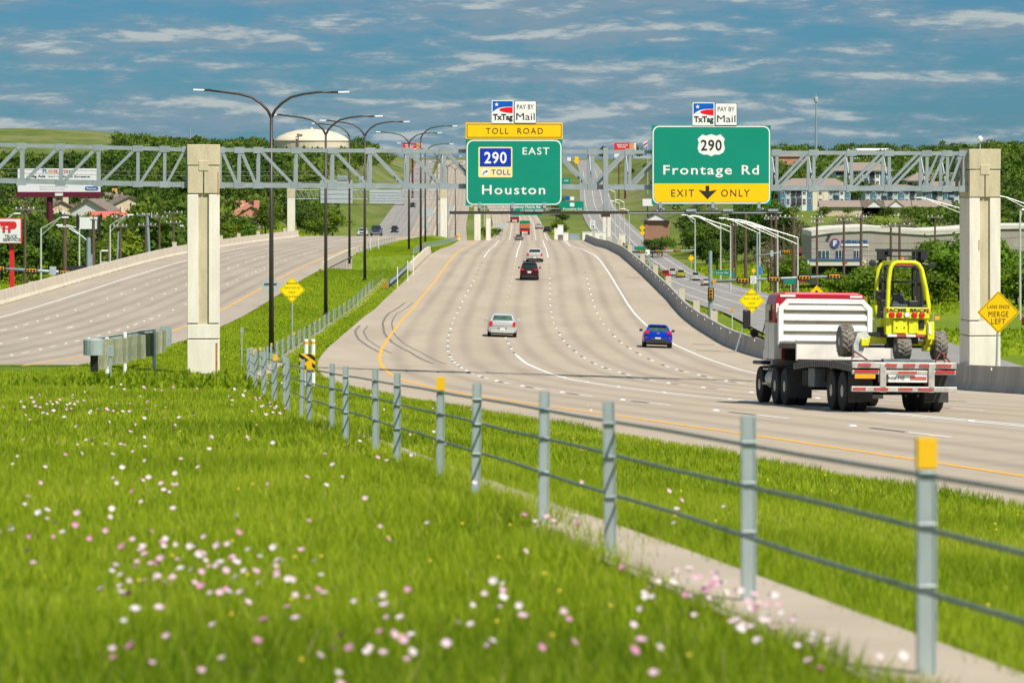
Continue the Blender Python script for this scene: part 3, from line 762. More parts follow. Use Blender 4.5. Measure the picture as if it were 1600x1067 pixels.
def member(nm, u0, z0, u1, z1, w=.10, ys=(TY0, TY1)):
    for y in ys:
        a, b = Vector((g_t(u0), y, z0)), Vector((g_t(u1), y, z1)); d = b - a; mid = (a + b) / 2
        ang = -math.atan2(d.z, d.x)
        MB().box((0, 0, 0), (d.length, .09, w)).build(nm, M_truss, gantry, loc=mid).rotation_euler = (0, ang, 0)
for u0, u1 in ((-190, 292), (344, 727), (727, 1204), (1204, 1511)):
    member('chord', u0, ztop(u0), u1, ztop(u1), .16); member('chord', u0, zbot(u0), u1, zbot(u1), .20)
nodesL = [-146, -86, -27, 33, 94, 153, 215, 257, 292]
nodesM = [344, 374, 404, 463, 520, 579, 637, 695, 753, 811, 869, 927, 985, 1043, 1101, 1158, 1215, 1273, 1332, 1391, 1450, 1482, 1508]
def web(nodes, rise):
    for i, u in enumerate(nodes):
        member('vertical', u, zbot(u), u + (.5 if i else 0), ztop(u), .13)
        if i + 1 < len(nodes):
            v = nodes[i + 1]
            if rise(u): member('diagonal', u + 3, zbot(u), v - 3, ztop(v), .11)
            else: member('diagonal', u + 3, ztop(u), v - 3, zbot(v), .11)
        for zz, nm in ((ztop(u), 'gusset'), (zbot(u), 'gusset')):
            MB().box((g_t(u), TY0 - .055, zz), (.42, .015, .26)).build(nm, M_truss, gantry)
        a, b = (g_t(u), TY0 + .05, zbot(u)), (g_t(u), TY1 - .05, ztop(u))
        MB().tube(a, b, .035, n=6).build('brace', M_truss, gantry)
        for zz in (zbot(u), ztop(u)): MB().box((g_t(u), (TY0 + TY1) / 2, zz), (.09, TY1 - TY0 - .1, .09)).build('strut', M_truss, gantry)
web(nodesL, lambda u: True); web(nodesM, lambda u: u >= 927)
# lighting rail below the signs, its brackets and the conduit post
rz_ = g_h(900, 332)
MB().box(((g_t(700) + g_t(1214)) / 2, -1.25, rz_), (g_t(1214) - g_t(700), .10, .10)).box(((g_t(700) + g_t(1214)) / 2, -.85, rz_ + .02), (g_t(1214) - g_t(700), .07, .09)).build('light_rail', M_dark, gantry)
MB().box(((g_t(975) + g_t(1214)) / 2, -1.31, rz_ - .01), (g_t(1214) - g_t(975), .02, .045)).build('conduit', M_truss, gantry)
for u in (749, 800, 850, 1031, 1113, 1185):
    MB().box((g_t(u), -.55, g_h(u, 326)), (.09, 1.4, .07)).build('rail_bracket', M_truss, gantry)
    MB().box((g_t(u), .12, (g_h(u, 326) + zbot(u)) / 2), (.12, .10, zbot(u) - g_h(u, 326) + .2)).build('hanger', M_truss, gantry)
    MB().box((g_t(u), -.16, (g_h(u, 331) + g_h(u, 318)) / 2), (.12, .04, .42)).build('hanger', M_truss, gantry)
for u in (823, 836, 1073, 1130, 1200): MB().box((g_t(u), -1.36, rz_ + .1), (.42, .2, .10)).build('light_fixture', M_truss, gantry)
MB().box((g_t(946), -.05, (g_h(946, 231) + g_h(946, 336)) / 2), (.20, .14, g_h(946, 231) - g_h(946, 336))).build('conduit_post', M_truss, gantry)
MB().box((g_t(946), -.12, g_h(946, 335)), (.34, .3, .22)).build('junction_box', M_dark, gantry)
for u in (1400, 1210): MB().box((g_t(u), TY0 - .06, zbot(u)), (.5, .02, .24)).build('gusset', M_truss, gantry)
# camera on the right column
cx = g_t(1536)
cmr = thing('camera_mast', 'small white traffic camera on top of the right concrete column', 'camera', tuple(gantry.matrix_basis @ Vector((cx, .6, g_h(1536, 233)))))
MB().tube((0, 0, 0), (0, 0, .30), .03).build('mast', M_truss, cmr); MB().lathe((0, 0, .30), [(.05, 0), (.11, .05), (.12, .14), (.08, .22), (.03, .25)], 12).build('dome', M_wht, cmr, smooth=True)

# ---------------------------------------------------------------- overhead signs
M_green = mat('sign_green', (.0, .25, .165), .5, var=.03, scale=.7, spec=.3)
M_swhite = mat('sign_white', (.80, .82, .80), .5, var=.02, spec=.3)
M_syel = mat('sign_yellow', (.90, .56, .0), .5, var=.02, spec=.3)
M_fyel = mat('fluorescent_yellow', (.96, .74, .0), .5, var=.02, spec=.3)
M_sblue = mat('sign_blue', (.0, .035, .42), .5, var=.03, spec=.3)
M_tblue = mat('tag_blue', (.0, .10, .50), .5, var=.03, spec=.3)
M_sred = mat('sign_red', (.75, .004, .02), .5, var=.03, spec=.3)
M_scream = mat('toll_cream', (.88, .74, .30), .5, var=.02, spec=.3)
M_sblk = mat('sign_black', (.02, .018, .016), .5, var=.05)
M_alu = mat('sign_back_aluminium', (.50, .56, .58), .5, .3, var=.06)
def rrect(w, h, r, n=6):
    pts = []
    for cx_, cz_, a0 in ((w / 2 - r, h / 2 - r, 0), (-w / 2 + r, h / 2 - r, 90), (-w / 2 + r, -h / 2 + r, 180), (w / 2 - r, -h / 2 + r, 270)):
        for i in range(n + 1):
            a = math.radians(a0 + 90 * i / n); pts.append((cx_ + r * math.cos(a), cz_ + r * math.sin(a)))
    return pts
class Sign:
    """flat sign laid out in millimetre layers; coordinates are read off as image rows and columns and turned into metres"""
    def __init__(s, name, label, uc, vc, D, rz=0.0, cat='sign', dz=0, group=None):
        s.k = D / F; s.uc, s.vc = uc, vc
        s.t = thing(name, label, cat, tuple(at(uc, vc, D)), rz, group)
    def xz(s, u, v): return (u - s.uc) * s.k, -(v - s.vc) * s.k
    def rect(s, nm, u0, v0, u1, v1, m, y, r=0.0, th=.004):
        x0, z1 = s.xz(u0, v0); x1, z0 = s.xz(u1, v1); w, h = x1 - x0, z1 - z0; cx_, cz_ = (x0 + x1) / 2, (z0 + z1) / 2
        poly = rrect(w, h, r * s.k) if r else [(w / 2, h / 2), (-w / 2, h / 2), (-w / 2, -h / 2), (w / 2, -h / 2)]
        return MB().prism([(x + cx_, z + cz_) for x, z in poly], y, y + th).build(nm, m, s.t)
    def poly(s, nm, pts, m, y, th=.004): return MB().prism([s.xz(*p) for p in pts], y, y + th).build(nm, m, s.t)
    def text(s, txt, u0, u1, v0, v1, m, y, bold=0.0, spacing=1.0, nm='lettering'):
        x0, z1 = s.xz(u0, v0); x1, z0 = s.xz(u1, v1)
        return lettering(txt, x1 - x0, z1 - z0, m, s.t, ((x0 + x1) / 2, y, (z0 + z1) / 2 - .0), bold=bold, spacing=spacing, name=nm, depth=.003)
def g_world(t, y): p = gantry.matrix_basis @ Vector((t, y, 0)); return p
def tagpanels(S, u0, v0):
    """blue / red / white toll-tag panel and the PAY BY Mail panel; u0, v0 = their upper left corner"""
    S.rect('tag_panel', u0, v0, u0 + 34.3, v0 + 36, M_swhite, -.03, 1.5, .03)
    S.poly('emblem_blue', [(u0 + 1.5, v0 + 1.4), (u0 + 1.5, v0 + 18.5), (u0 + 6, v0 + 14.5), (u0 + 12, v0 + 11.7), (u0 + 20, v0 + 10.2), (u0 + 33, v0 + 9.8), (u0 + 33, v0 + 1.4)], M_tblue, -.036)
    S.poly('emblem_red', [(u0 + 33, v0 + 10.8), (u0 + 22, v0 + 11.2), (u0 + 14, v0 + 12.8), (u0 + 11.4, v0 + 15), (u0 + 15, v0 + 17.4), (u0 + 23, v0 + 19.2), (u0 + 33, v0 + 20.2)], M_sred, -.038)
    st = []
    for i in range(10):
        r_ = 3.6 if i % 2 == 0 else 1.5; a = math.pi / 2 + i * math.pi / 5; st.append((u0 + 7.8 + r_ * math.cos(a), v0 + 6.8 - r_ * math.sin(a)))
    S.poly('star', st, M_swhite, -.041)
    S.text('TxTag', u0 + 2, u0 + 33, v0 + 21.5, v0 + 30.5, M_sblk, -.036, .035)
    S.rect('mail_panel', u0 + 35.5, v0 + 1, u0 + 70, v0 + 36, M_sblk, -.03, 1.5, .03)
    S.rect('mail_panel_face', u0 + 36.2, v0 + 1.7, u0 + 69.3, v0 + 35.3, M_swhite, -.034, 1.2)
    S.text('PAY BY', u0 + 39.5, u0 + 66, v0 + 6.5, v0 + 14, M_sblk, -.038, .0)
    S.text('Mail', u0 + 38.5, u0 + 67.5, v0 + 19.5, v0 + 31, M_sblk, -.038, .0)
yS = -.16
p = g_world(g_t(803), yS)
S = Sign('overhead_sign', 'green overhead sign reading Houston with yellow toll road banner above', 803, 269, p.y, GA)
S.t.location = (p.x, p.y, S.t.location.z)
S.rect('green_panel', 727, 217.5, 878.5, 321.5, M_green, 0, 0, .05)
S.rect('border', 728.3, 218.8, 877.2, 320.3, M_swhite, -.004, 10.5)
S.rect('green_field', 730.2, 220.7, 875.3, 318.4, M_green, -.008, 8.8)
S.rect('toll_banner', 726.8, 192, 879, 217.2, M_syel, -.01, 1, .06)
S.rect('banner_line', 728.6, 194.2, 877.2, 215.4, M_sblk, -.014, 1.5)
S.rect('banner_field', 729.6, 195.2, 876.2, 214.4, M_syel, -.018, 1.2)
S.text('TOLL', 758.5, 794, 200, 209.6, M_sblk, -.022, .0, 1.25); S.text('ROAD', 808, 848, 200, 209.6, M_sblk, -.022, .0, 1.25)
S.text('EAST', 816, 858, 230.5, 242, M_swhite, -.012, .008, 1.2)
S.text('Houston', 752.5, 851.5, 289, 304, M_swhite, -.012, .012, 1.18)
S.rect('toll_shield', 746.7, 230, 800, 277.3, M_scream, -.013, 2)
S.rect('shield_field', 749, 232, 798, 260.7, M_sblue, -.017, 1)
S.text('290', 756, 791, 237.5, 255.5, M_swhite, -.021, .02, 1.1)
S.text('TOLL', 767, 797, 265, 273.3, M_sblue, -.017, .012, 1.15)
MB().lathe((0, 0, 0), [(5.3 * S.k, -.017), (5.3 * S.k, -.013)], 18, 'y').build('roundel', M_swhite, S.t, loc=(*[S.xz(757, 269)[0]], 0, S.xz(757, 269)[1]))
S.poly('arrow', [(753.6, 273), (755, 268.8), (758.5, 267.8), (758.2, 266), (761.8, 267.3), (759.6, 270.4), (759, 269.2), (756.2, 270.2), (755, 273)], M_sblue, -.022)
tagpanels(S, 767.5, 157)
p = g_world(g_t(1110.5), yS)
S = Sign('overhead_sign', 'green overhead sign reading Frontage Rd with yellow exit only strip', 1110.5, 258, p.y, GA)
S.t.location = (p.x, p.y, S.t.location.z)
S.rect('green_panel', 1017, 196, 1204.5, 319.5, M_green, 0, 0, .05)
S.rect('border', 1018.2, 197, 1203.3, 318.5, M_swhite, -.004, 10.5)
S.rect('green_field', 1020, 198.9, 1201.5, 316.6, M_green, -.008, 8.8)
x0 = S.rect('exit_strip', 1020.6, 287.5, 1201, 316, M_syel, -.012, 8.4)
S.rect('exit_strip', 1020.6, 286.9, 1201, 302, M_syel, -.0125, 0)
S.text('EXIT', 1047.5, 1083.5, 296, 307.5, M_sblk, -.017, .0, 1.25); S.text('ONLY', 1126, 1171, 296, 307.5, M_sblk, -.017, .0, 1.25)
S.poly('arrow', [(1101.5, 290.5), (1107.2, 290.5), (1107.2, 299), (1119.5, 296.8), (1104.6, 311.5), (1090, 296.8), (1101.5, 299)], M_sblk, -.017)
S.text('Frontage', 1035, 1143, 258, 273, M_swhite, -.012, .012, 1.18); S.text('Rd', 1158.5, 1185.5, 258, 273, M_swhite, -.012, .012, 1.18)
sh = [(1096.5, 210.3), (1102, 212.6), (1110.4, 210.0), (1118.5, 212.6), (1125, 210.3), (1131.8, 217.4), (1130, 223), (1132, 232), (1129.5, 238.5), (1123, 242), (1116, 241.8), (1110.4, 244.6), (1104.5, 241.8), (1098, 242), (1091.2, 238.5), (1089, 232), (1090.8, 223), (1089, 217.4)]
S.poly('route_shield', sh, M_swhite, -.012)
S.text('290', 1094, 1127, 218.5, 235.5, M_sblk, -.016, .02, 1.1)
tagpanels(S, 1081, 160.5)

# ---------------------------------------------------------------- double-arm street lamps in the median
M_lum = mat('lamp_head_silver', (.78, .80, .80), .35, .2, var=.03)
def lamp(u, vb, D, label, left=True, right=True, H=None, vfork=None, grp='tall double arm lamps along the median', flat=1.0):
    b = at(u, vb, D); g_ = gz(b.x, D)
    fz = -(vfork - HV) * D / F - b.z if vfork else H
    t = thing('street_lamp', label, 'street lamp', tuple(b), 0, grp)
    lo = 0.0 if 400 < D < 455 else min(0, g_ - b.z)
    MB().tube((0, 0, lo - .6), (0, 0, fz), .155, .085, 10).build('pole', M_dark, t, smooth=True)
    MB().lathe((0, 0, lo - .05), [(.26, 0), (.26, .05), (.19, .12), (.19, .35)], 12).build('base', M_dark, t)
    for s in (-1, 1):
        if (s < 0 and not left) or (s > 0 and not right): continue
        prof = [(0, -.15), (.22, .28), (.60, .66), (1.08, .98), (1.8, 1.16), (2.7, 1.27), (3.45, 1.36 if s < 0 else 1.24)]
        MB().path([(s * x * flat, 0, fz + z) for x, z in prof], [.085, .08, .075, .07, .065, .06, .055], 8).build('arm', M_dark, t, smooth=True)
        z_ = prof[-1][1]
        MB().box((s * 3.55, 0, fz + z_ + .01), (.45, .16, .13)).build('bracket', M_dark, t)
        MB().box((s * 4.0, 0, fz + z_ + .03), (.62, .34, .08), ty=.6, ry=s * -.03).build('lamp_head', M_lum, t, bevel=.02)
lamp(424, 541, 212, 'nearest double arm street lamp, left of the diamond warning sign', vfork=180)
lamp(509, 491, 290, 'second nearest double arm street lamp in the median grass', vfork=208)
lamp(570, 438, 368, 'third double arm street lamp, just before the bridge gap', vfork=211)
lamp(546, 404, 440, 'single arm street lamp on the left bridge parapet', right=False, vfork=212)
lamp(657.5, 398, 450, 'single arm street lamp behind the right bridge parapet', left=False, vfork=214)
lamp(639, 391, 500, 'double arm street lamp in the grass just past the bridge gap', vfork=223)
lamp(664.5, 381, 590, 'double arm street lamp right behind the bridge parapet lamp', vfork=238)
lamp(683, 374, 690, 'small distant double arm lamp beside the far gantry column', vfork=245)
lamp(689, 371, 790, 'distant double arm lamp behind the far gantry column', vfork=254)
lamp(699, 368, 900, 'distant double arm lamp right of the far gantry column', vfork=262)
lamp(711.5, 368, 1020, 'farthest double arm lamp left of the Houston sign', vfork=266)

for i, (u, D) in enumerate(((728, 1250), (752, 1180), (775, 1300), (741, 1500))):
    lamp(u, -1, D, ('thin far lamp standing left of the first far column', 'thin far lamp between the two far cream columns', 'thin far lamp right of the far cream columns', 'faintest far lamp below the Houston sign')[i], vfork=296 + i * 3) if False else None
# ---------------------------------------------------------------- diamond warning signs
def diamond(u, v, half, D, lines, label, m=None, vbase=None, back=False, lean=0.0, hs=.17):
    c = at(u, v, D); k = D / F; r_ = half * k
    m = m or M_fyel
    gzv = -(vbase - HV) * k if vbase else gz(c.x, D)
    t = thing('warning_sign', label, 'sign', (c.x + lean, D, gzv))
    hc = c.z - gzv; ox = -lean
    def dia(q): return [(ox, hc + q), (ox - q, hc), (ox, hc - q), (ox + q, hc)]
    y0 = .0
    if back:
        MB().prism(dia(r_), y0, y0 + .01).build('panel', M_alu, t)
        MB().box((ox, -.03, hc + .1), (1.1 * r_, .04, .06)).build('crossbar', M_dark, t)
    else:
        MB().prism(dia(r_), y0, y0 + .01).build('panel', m, t)
        MB().prism(dia(r_ * .945), y0 - .003, y0 - .0005).build('border_line', M_sblk, t)
        MB().prism(dia(r_ * .905), y0 - .006, y0 - .0035).build('face', m, t)
        n = len(lines)
        for i, ln in enumerate(lines):
            txt, w_, h_, off = ln
            lettering(txt, w_ * r_, h_ * r_, M_sblk, t, (ox, y0 - .009, hc + off * r_), bold=.0, spacing=1.1)
    MB().tube((0, .06, -.4), (ox, .06, hc + r_ * .3), .045, n=8).build('post', M_galv, t)
    return t
ICE = [('BRIDGE', .78, .15, .50), ('MAY ICE IN', 1.15, .15, .16), ('COLD', .50, .15, -.18), ('WEATHER', .88, .15, -.52)]
diamond(456.3, 453, 20.5, 214, ICE, 'yellow diamond bridge may ice sign in the median by the nearest lamp', vbase=545)
diamond(423, 446, 17.5, 250, [], 'grey back of a diamond sign seen behind the nearest lamp pole', vbase=512, back=True)
diamond(1174.5, 470, 20.5, 231, ICE, 'yellow diamond bridge may ice sign left of the red truck cab', vbase=541, lean=-1.0)
diamond(1560, 488, 33.5, 156.5, [('LANE ENDS', 1.02, .17, .26), ('MERGE', .92, .26, -.08), ('LEFT', .66, .26, -.42)], 'large amber diamond lane ends merge left sign before the right concrete column', M_syel, vbase=600, lean=-.1)
# ---------------------------------------------------------------- vehicles
M_tyre = mat('tyre_rubber', (.022, .022, .023), .85, var=.2, scale=8)
M_mudty = mat('dusty_tyre', (.19, .175, .15), .9, var=.3, scale=7)
M_rim = mat('steel_rim', (.45, .45, .46), .4, .5, var=.1)
M_glass = mat('tinted_glass', (.018, .030, .030), .08, var=.2, scale=2)
M_glassl = mat('rear_window_glass', (.06, .11, .085), .06, var=.3, scale=2.5)
M_under = mat('underbody_black', (.015, .015, .016), .85, var=.2)
M_trim = mat('dark_trim', (.03, .03, .032), .5, var=.1)
M_lred = mat('red_lens', (.62, .01, .015), .25, var=.05)
M_lamb = mat('amber_lens', (.90, .36, .02), .25, var=.05)
M_lwht = mat('clear_lens', (.80, .80, .78), .15, var=.03)
M_plate = mat('licence_plate', (.72, .74, .76), .5, var=.05)
M_chrome = mat('bright_metal', (.70, .70, .70), .2, .9, var=.05)
def paint(name, rgb, rough=.25, metal=.35): return mat(name, rgb, rough, metal, var=.03, scale=1.2, spec=.6)
def wheel_mesh(r, w, rim=True):
    mb = MB(); mb.lathe((0, 0, 0), [(r * .62, -w / 2), (r * .93, -w / 2), (r, -w / 2 + .03), (r, w / 2 - .03), (r * .93, w / 2), (r * .62, w / 2)], 20, 'x')
    return mb.mesh('tyre', M_tyre, smooth=False)
def rim_mesh(r, w):
    mb = MB(); mb.lathe((0, 0, 0), [(r * .12, -w / 2 - .008), (r * .58, -w / 2 + .012), (r * .62, -w / 2 + .004), (r * .62, w / 2 - .004), (r * .58, w / 2 - .012), (r * .12, w / 2 + .008)], 12, 'x')
    return mb.mesh('rim', M_rim)
def loft(secs, closed=True):
    """secs = list of rings of points; ends capped"""
    mb = MB(); n = len(secs[0]); vs = [p for s_ in secs for p in s_]
    fs = [(k * n + i, k * n + (i + 1) % n, (k + 1) * n + (i + 1) % n, (k + 1) * n + i) for k in range(len(secs) - 1) for i in range(n)]
    fs += [tuple(range(n)), tuple(range((len(secs) - 1) * n, len(secs) * n))]
    return mb.add(vs, fs)
CAR = {  # stations: (y, half width factor, z low, z belt); greenhouse: bottom y0,y1, top y0,y1, roof z
    'sedan': dict(L=4.95, W=1.88, H=1.48, st=[(0, .84, .42, .92), (.06, .93, .30, 1.00), (.35, .985, .26, 1.06), (1.0, 1, .22, 1.07), (2.4, 1, .20, 1.00), (3.6, 1, .22, .98), (4.5, .96, .26, .84), (4.85, .88, .30, .72), (4.95, .78, .38, .62)], gh=(.62, 3.75, 1.35, 2.95), gw=.90, tw=.70, r=.34, ax=(.95, 3.95)),
    'suv': dict(L=4.55, W=1.84, H=1.68, st=[(0, .86, .50, 1.02), (.06, .94, .36, 1.10), (.30, .99, .30, 1.12), (1.0, 1, .26, 1.12), (2.4, 1, .24, 1.08), (3.5, 1, .26, 1.04), (4.2, .96, .30, .94), (4.48, .88, .34, .80), (4.55, .8, .4, .7)], gh=(.10, 3.45, .50, 2.75), gw=.92, tw=.74, r=.35, ax=(.85, 3.55)),
    'hatch': dict(L=4.22, W=1.79, H=1.40, st=[(0, .84, .46, .86), (.07, .94, .34, .98), (.30, 1.0, .26, 1.02), (.9, 1.02, .22, 1.00), (2.2, 1, .20, .95), (3.3, 1, .22, .90), (3.9, .95, .26, .78), (4.15, .86, .30, .68), (4.22, .78, .38, .58)], gh=(.14, 3.1, .75, 2.25), gw=.86, tw=.66, r=.34, ax=(.78, 3.4)),
    'pickup': dict(L=5.8, W=2.0, H=1.92, st=[(0, .90, .60, 1.26), (.05, .97, .50, 1.30), (.3, 1, .45, 1.30), (2.0, 1, .42, 1.30), (3.6, 1, .40, 1.25), (5.0, .99, .42, 1.20), (5.6, .95, .45, 1.10), (5.8, .88, .5, 1.0)], gh=(1.9, 4.35, 2.2, 3.7), gw=.90, tw=.76, r=.40, ax=(1.1, 4.85)),
}
def car(kind, body_m, label, mtx, name='parked_car', cat='car', window=None, group=None, tail=None, front=False, plate=True, low=None, passengers=False):
    c = CAR[kind]; W2 = c['W'] / 2
    t = thing(name, label, cat, group=group, mtx=mtx)
    secs = []
    for y, wf, zl, zb in c['st']:
        w = W2 * wf; h = zb - zl
        half = [(w * .82, zl), (w * .96, zl + .10 * h), (w, zl + .38 * h), (w * .99, zl + .66 * h), (w * .95, zb - .09 * h), (w * .86, zb), (w * .40, zb + .018)]
        secs.append([(x, y, z) for x, z in half] + [(-x, y, z) for x, z in reversed(half)])
    loft(secs).build('body', body_m, t, smooth=True, bevel=0).modifiers.clear()
    bo = t.children[0]; e = bo.modifiers.new('edge', 'EDGE_SPLIT'); e.split_angle = math.radians(38)
    b0, b1, t0, t1 = c['gh']; H = c['H']; zb = float(np.interp((b0 + b1) / 2, [s[0] for s in c['st']], [s[3] for s in c['st']])) - .03
    gb, gt = W2 * c['gw'], W2 * c['tw']
    B_ = [Vector((-gb, b0, zb)), Vector((gb, b0, zb)), Vector((gb * .97, b1, zb - .04)), Vector((-gb * .97, b1, zb - .04))]
    zr = H - .07
    T_ = [Vector((-gt, t0, zr)), Vector((gt, t0, zr)), Vector((gt, t1, zr)), Vector((-gt, t1, zr))]
    crown = [Vector((p.x * .80, p.y + (.16 if i < 2 else -.25), H)) for i, p in enumerate(T_)]
    mb = MB(); mb.add(B_ + T_ + crown, [(0, 1, 5, 4), (1, 2, 6, 5), (2, 3, 7, 6), (3, 0, 4, 7), (4, 5, 9, 8), (5, 6, 10, 9), (6, 7, 11, 10), (7, 4, 8, 11), (8, 9, 10, 11), (3, 2, 1, 0)])
    mb.build('roof', body_m, t, bevel=.04)
    def pane(a, b, c_, d, mu, ml, mt, m, nm, off=.012):
        """window quad inset in face a b c d (a b at the bottom)"""
        def Q(u, v): return a.lerp(b, u).lerp(d.lerp(c_, u), v)
        p = [Q(mu, ml), Q(1 - mu, ml), Q(1 - mu, mt), Q(mu, mt)]
        n = (p[1] - p[0]).cross(p[3] - p[0]).normalized()
        MB().slab(*[x - n * .004 for x in p], off).build(nm, m, t)
    win = window or M_glass
    pane(B_[0], B_[1], T_[1], T_[0], .09, .14, .90, win, 'rear_window')
    pane(B_[1], B_[2], T_[2], T_[1], .07, .12, .88, M_glass, 'side_window')
    pane(B_[3], B_[0], T_[0], T_[3], .07, .12, .88, M_glass, 'side_window')
    pane(B_[2], B_[3], T_[3], T_[2], .06, .10, .92, M_glass, 'windscreen')
    tm = wheel_mesh(c['r'], .22); rm = rim_mesh(c['r'], .22)
    for ay in c['ax']:
        for s in (-1, 1):
            wo = inst('wheel', tm, t, (s * (W2 - .115), ay, c['r'])); inst('rim', rm, wo)
    MB().box((0, c['L'] / 2, .24), (c['W'] * .86, c['L'] * .9, .12)).build('underbody', M_under, t)
    for s in (-1, 1):
        MB().box((s * (W2 + .10), b1 - .25 if kind != 'pickup' else b1 - .1, zb + .06), (.22, .10, .15), tx=.8).build('door_mirror', M_trim if tail != 'sedan' else body_m, t, bevel=.02)
    MB().box((0, -.012, .36 if kind != 'pickup' else .55), (c['W'] * .80, .06, .16)).build('rear_bumper', low or M_trim, t, bevel=.02)
    if plate:
        pz = {'sedan': .52, 'suv': .80, 'hatch': .56, 'pickup': .55}[kind]
        MB().box((0, -.035 if kind != 'suv' else -.012, pz), (.34, .02, .17)).build('licence_plate', M_plate, t)
    zt = {'sedan': .86, 'suv': 1.03, 'hatch': .94, 'pickup': 1.0}[kind]
    hh = {'sedan': .30, 'suv': .16, 'hatch': .20, 'pickup': .34}[kind]; ww = {'sedan': .20, 'suv': .34, 'hatch': .26, 'pickup': .14}[kind]
    for s in (-1, 1):
        MB().box((s * (W2 * .90 - ww / 2), .03, zt), (ww, .14, hh), tx=.85).build('tail_light', M_lred, t, bevel=.02)
    if kind == 'sedan':
        MB().box((0, .018, .86), (1.30, .10, .27)).build('boot_lid', body_m, t, bevel=.03)
        MB().box((0, -.034, .60), (.62, .02, .03)).build('plate_recess', M_trim, t)
    if kind == 'hatch':
        MB().box((0, -.02, .46), (1.15, .07, .20), tx=.8).build('diffuser', M_trim, t, bevel=.02)
        MB().box((0, .62, 1.365), (1.05, .24, .035)).build('spoiler', body_m, t, bevel=.01)
        for s in (-1, 1): MB().box((s * .72, -.02, .62), (.08, .05, .10)).build('reflector', M_lred, t)
        MB().box((0, -.015, .90), (.16, .02, .06)).build('badge', M_chrome, t)
        MB().box((.0, .30, 1.16), (.30, .02, .10)).box((0, 0, 0), (.001, .001, .001)).build('window_reflection', M_glassl, t) if False else None
    if kind == 'suv':
        MB().box((0, -.014, .92), (.60, .02, .04)).build('trim_bar', M_chrome, t)
        MB().box((0, .50, 1.66), (1.1, .22, .04)).build('spoiler', M_trim, t, bevel=.01)
    if kind == 'pickup':
        MB().box((0, .02, .86), (1.5, .05, .60)).build('tailgate', body_m, t, bevel=.02)
        MB().box((0, 1.0, 1.285), (1.6, 1.55, .03)).build('bed_floor', M_trim, t)
    if front:
        Lc = c['L']
        MB().box((0, Lc - .05, .82 if kind == 'pickup' else .58), (1.0, .14, .32)).build('grille', M_trim, t, bevel=.02)
        MB().box((0, Lc - .02, .62 if kind == 'pickup' else .40), (1.75, .14, .16)).build('front_bumper', M_chrome if kind == 'pickup' else body_m, t, bevel=.02)
        for s in (-1, 1): MB().box((s * .74, Lc - .08, .90 if kind == 'pickup' else .62), (.28, .16, .20)).build('headlight', M_lwht, t, bevel=.02)
    if passengers:
        pass
    return t
def on_e(u, v):
    st, s = e_from_px(u, v); return st, s
def pose_e(u, v, off=0.0):
    st, s = e_from_px(u, v); p = road_pt(st, s); return pose(p.x, p.y, float(heading(st)) + off)
P_silver = paint('silver_paint', (.60, .61, .60)); P_maroon = paint('maroon_paint', (.045, .008, .014)); P_white = paint('champagne_white_paint', (.66, .64, .58))
P_blue = paint('blue_paint', (.0, .045, .50), .2, .3); P_navy = paint('dark_blue_paint', (.03, .045, .09)); P_black = paint('black_car_paint', (.02, .02, .024)); P_red = paint('red_car_paint', (.42, .01, .02)); P_lime = paint('yellow_green_paint', (.42, .48, .05)); P_grey = paint('grey_car_paint', (.20, .21, .22))
car('sedan', P_silver, 'silver sedan with red tail lights, nearest car in the second lane', pose_e(784.5, 527), 'silver_sedan', window=M_glassl, tail='sedan', low=P_silver)
car('suv', P_maroon, 'dark maroon suv directly behind the pale sedan', pose_e(827, 438.5), 'maroon_suv')
car('sedan', P_white, 'pale champagne sedan just ahead of the maroon suv', pose_e(835.5, 410), 'pale_sedan', tail='sedan')
car('hatch', P_blue, 'bright blue hatchback on the right edge line near the barrier', pose_e(1027.5, 544, .03), 'blue_hatchback', window=M_glassl)
# ---- distant traffic
def pose_xy(X, D, head, zf): return pose(X, D, head, lambda x, d: float(zf(x, d)))
gW = lambda x, d: zW(d)
PI = math.pi
car('pickup', P_navy, 'dark blue pickup truck with chrome bumper coming over the crest of the left carriageway', pose_xy((589 - 800) * 680 / F, 680, PI, gW), 'pickup_truck', 'pickup', front=True, plate=False)
car('sedan', P_silver, 'pale car beside the dark pickup on the left carriageway crest', pose_xy((568 - 800) * 684 / F, 684, PI, gW), 'distant_car', front=True, plate=False)
def hit(u, v, d0=100, d1=4000):
    ds = np.arange(d0, d1, 2.0); xs = (u - 800) * ds / F; k = np.where(-(v - HV) * ds / F <= ground(xs, ds))[0]
    d = float(ds[k[0]]) if len(k) else 1500.0; return (u - 800) * d / F, d
gG = lambda x, d: ground(x, d) + .12
def far_car(kind, m, u, v, label, head=0.0, D=None, front=False, cat='car', scale=1.0, d0=420, **k):
    if D: X = (u - 800) * D / F
    else: X, D = hit(u, v, d0)
    mt = pose_xy(X, D, head, gG)
    if scale != 1.0: mt = mt @ Matrix.Scale(scale, 4)
    return car(kind, m, label, mt, 'distant_car' if cat == 'car' else 'pickup_truck', cat, group=None, front=front, plate=False)
far_car('suv', P_black, 617, 345, 'dark suv on the grey hillside road, lower of two', PI, 1180, True, scale=1.25)
far_car('sedan', P_black, 645, 316, 'dark car on the grey hillside road, upper of two', PI, 1560, True, scale=1.25)
far_car('sedan', P_black, 854, 361, 'small dark car beyond the crest at the curb of the far highway', .1, 1180, scale=1.2)
far_car('sedan', P_silver, 841, 357, 'small white car beyond the crest left of the dark one', .1, 1230, scale=1.2)
far_car('suv', P_white, 1051, 420, 'white suv on the frontage road beside the yellow green suv', 0, 800)
far_car('suv', P_lime, 1064, 422, 'yellow green suv on the frontage road', 0, 780)
far_car('suv', P_silver, 1087, 438, 'silver suv on the frontage road nearest the intersection', 0, 745)
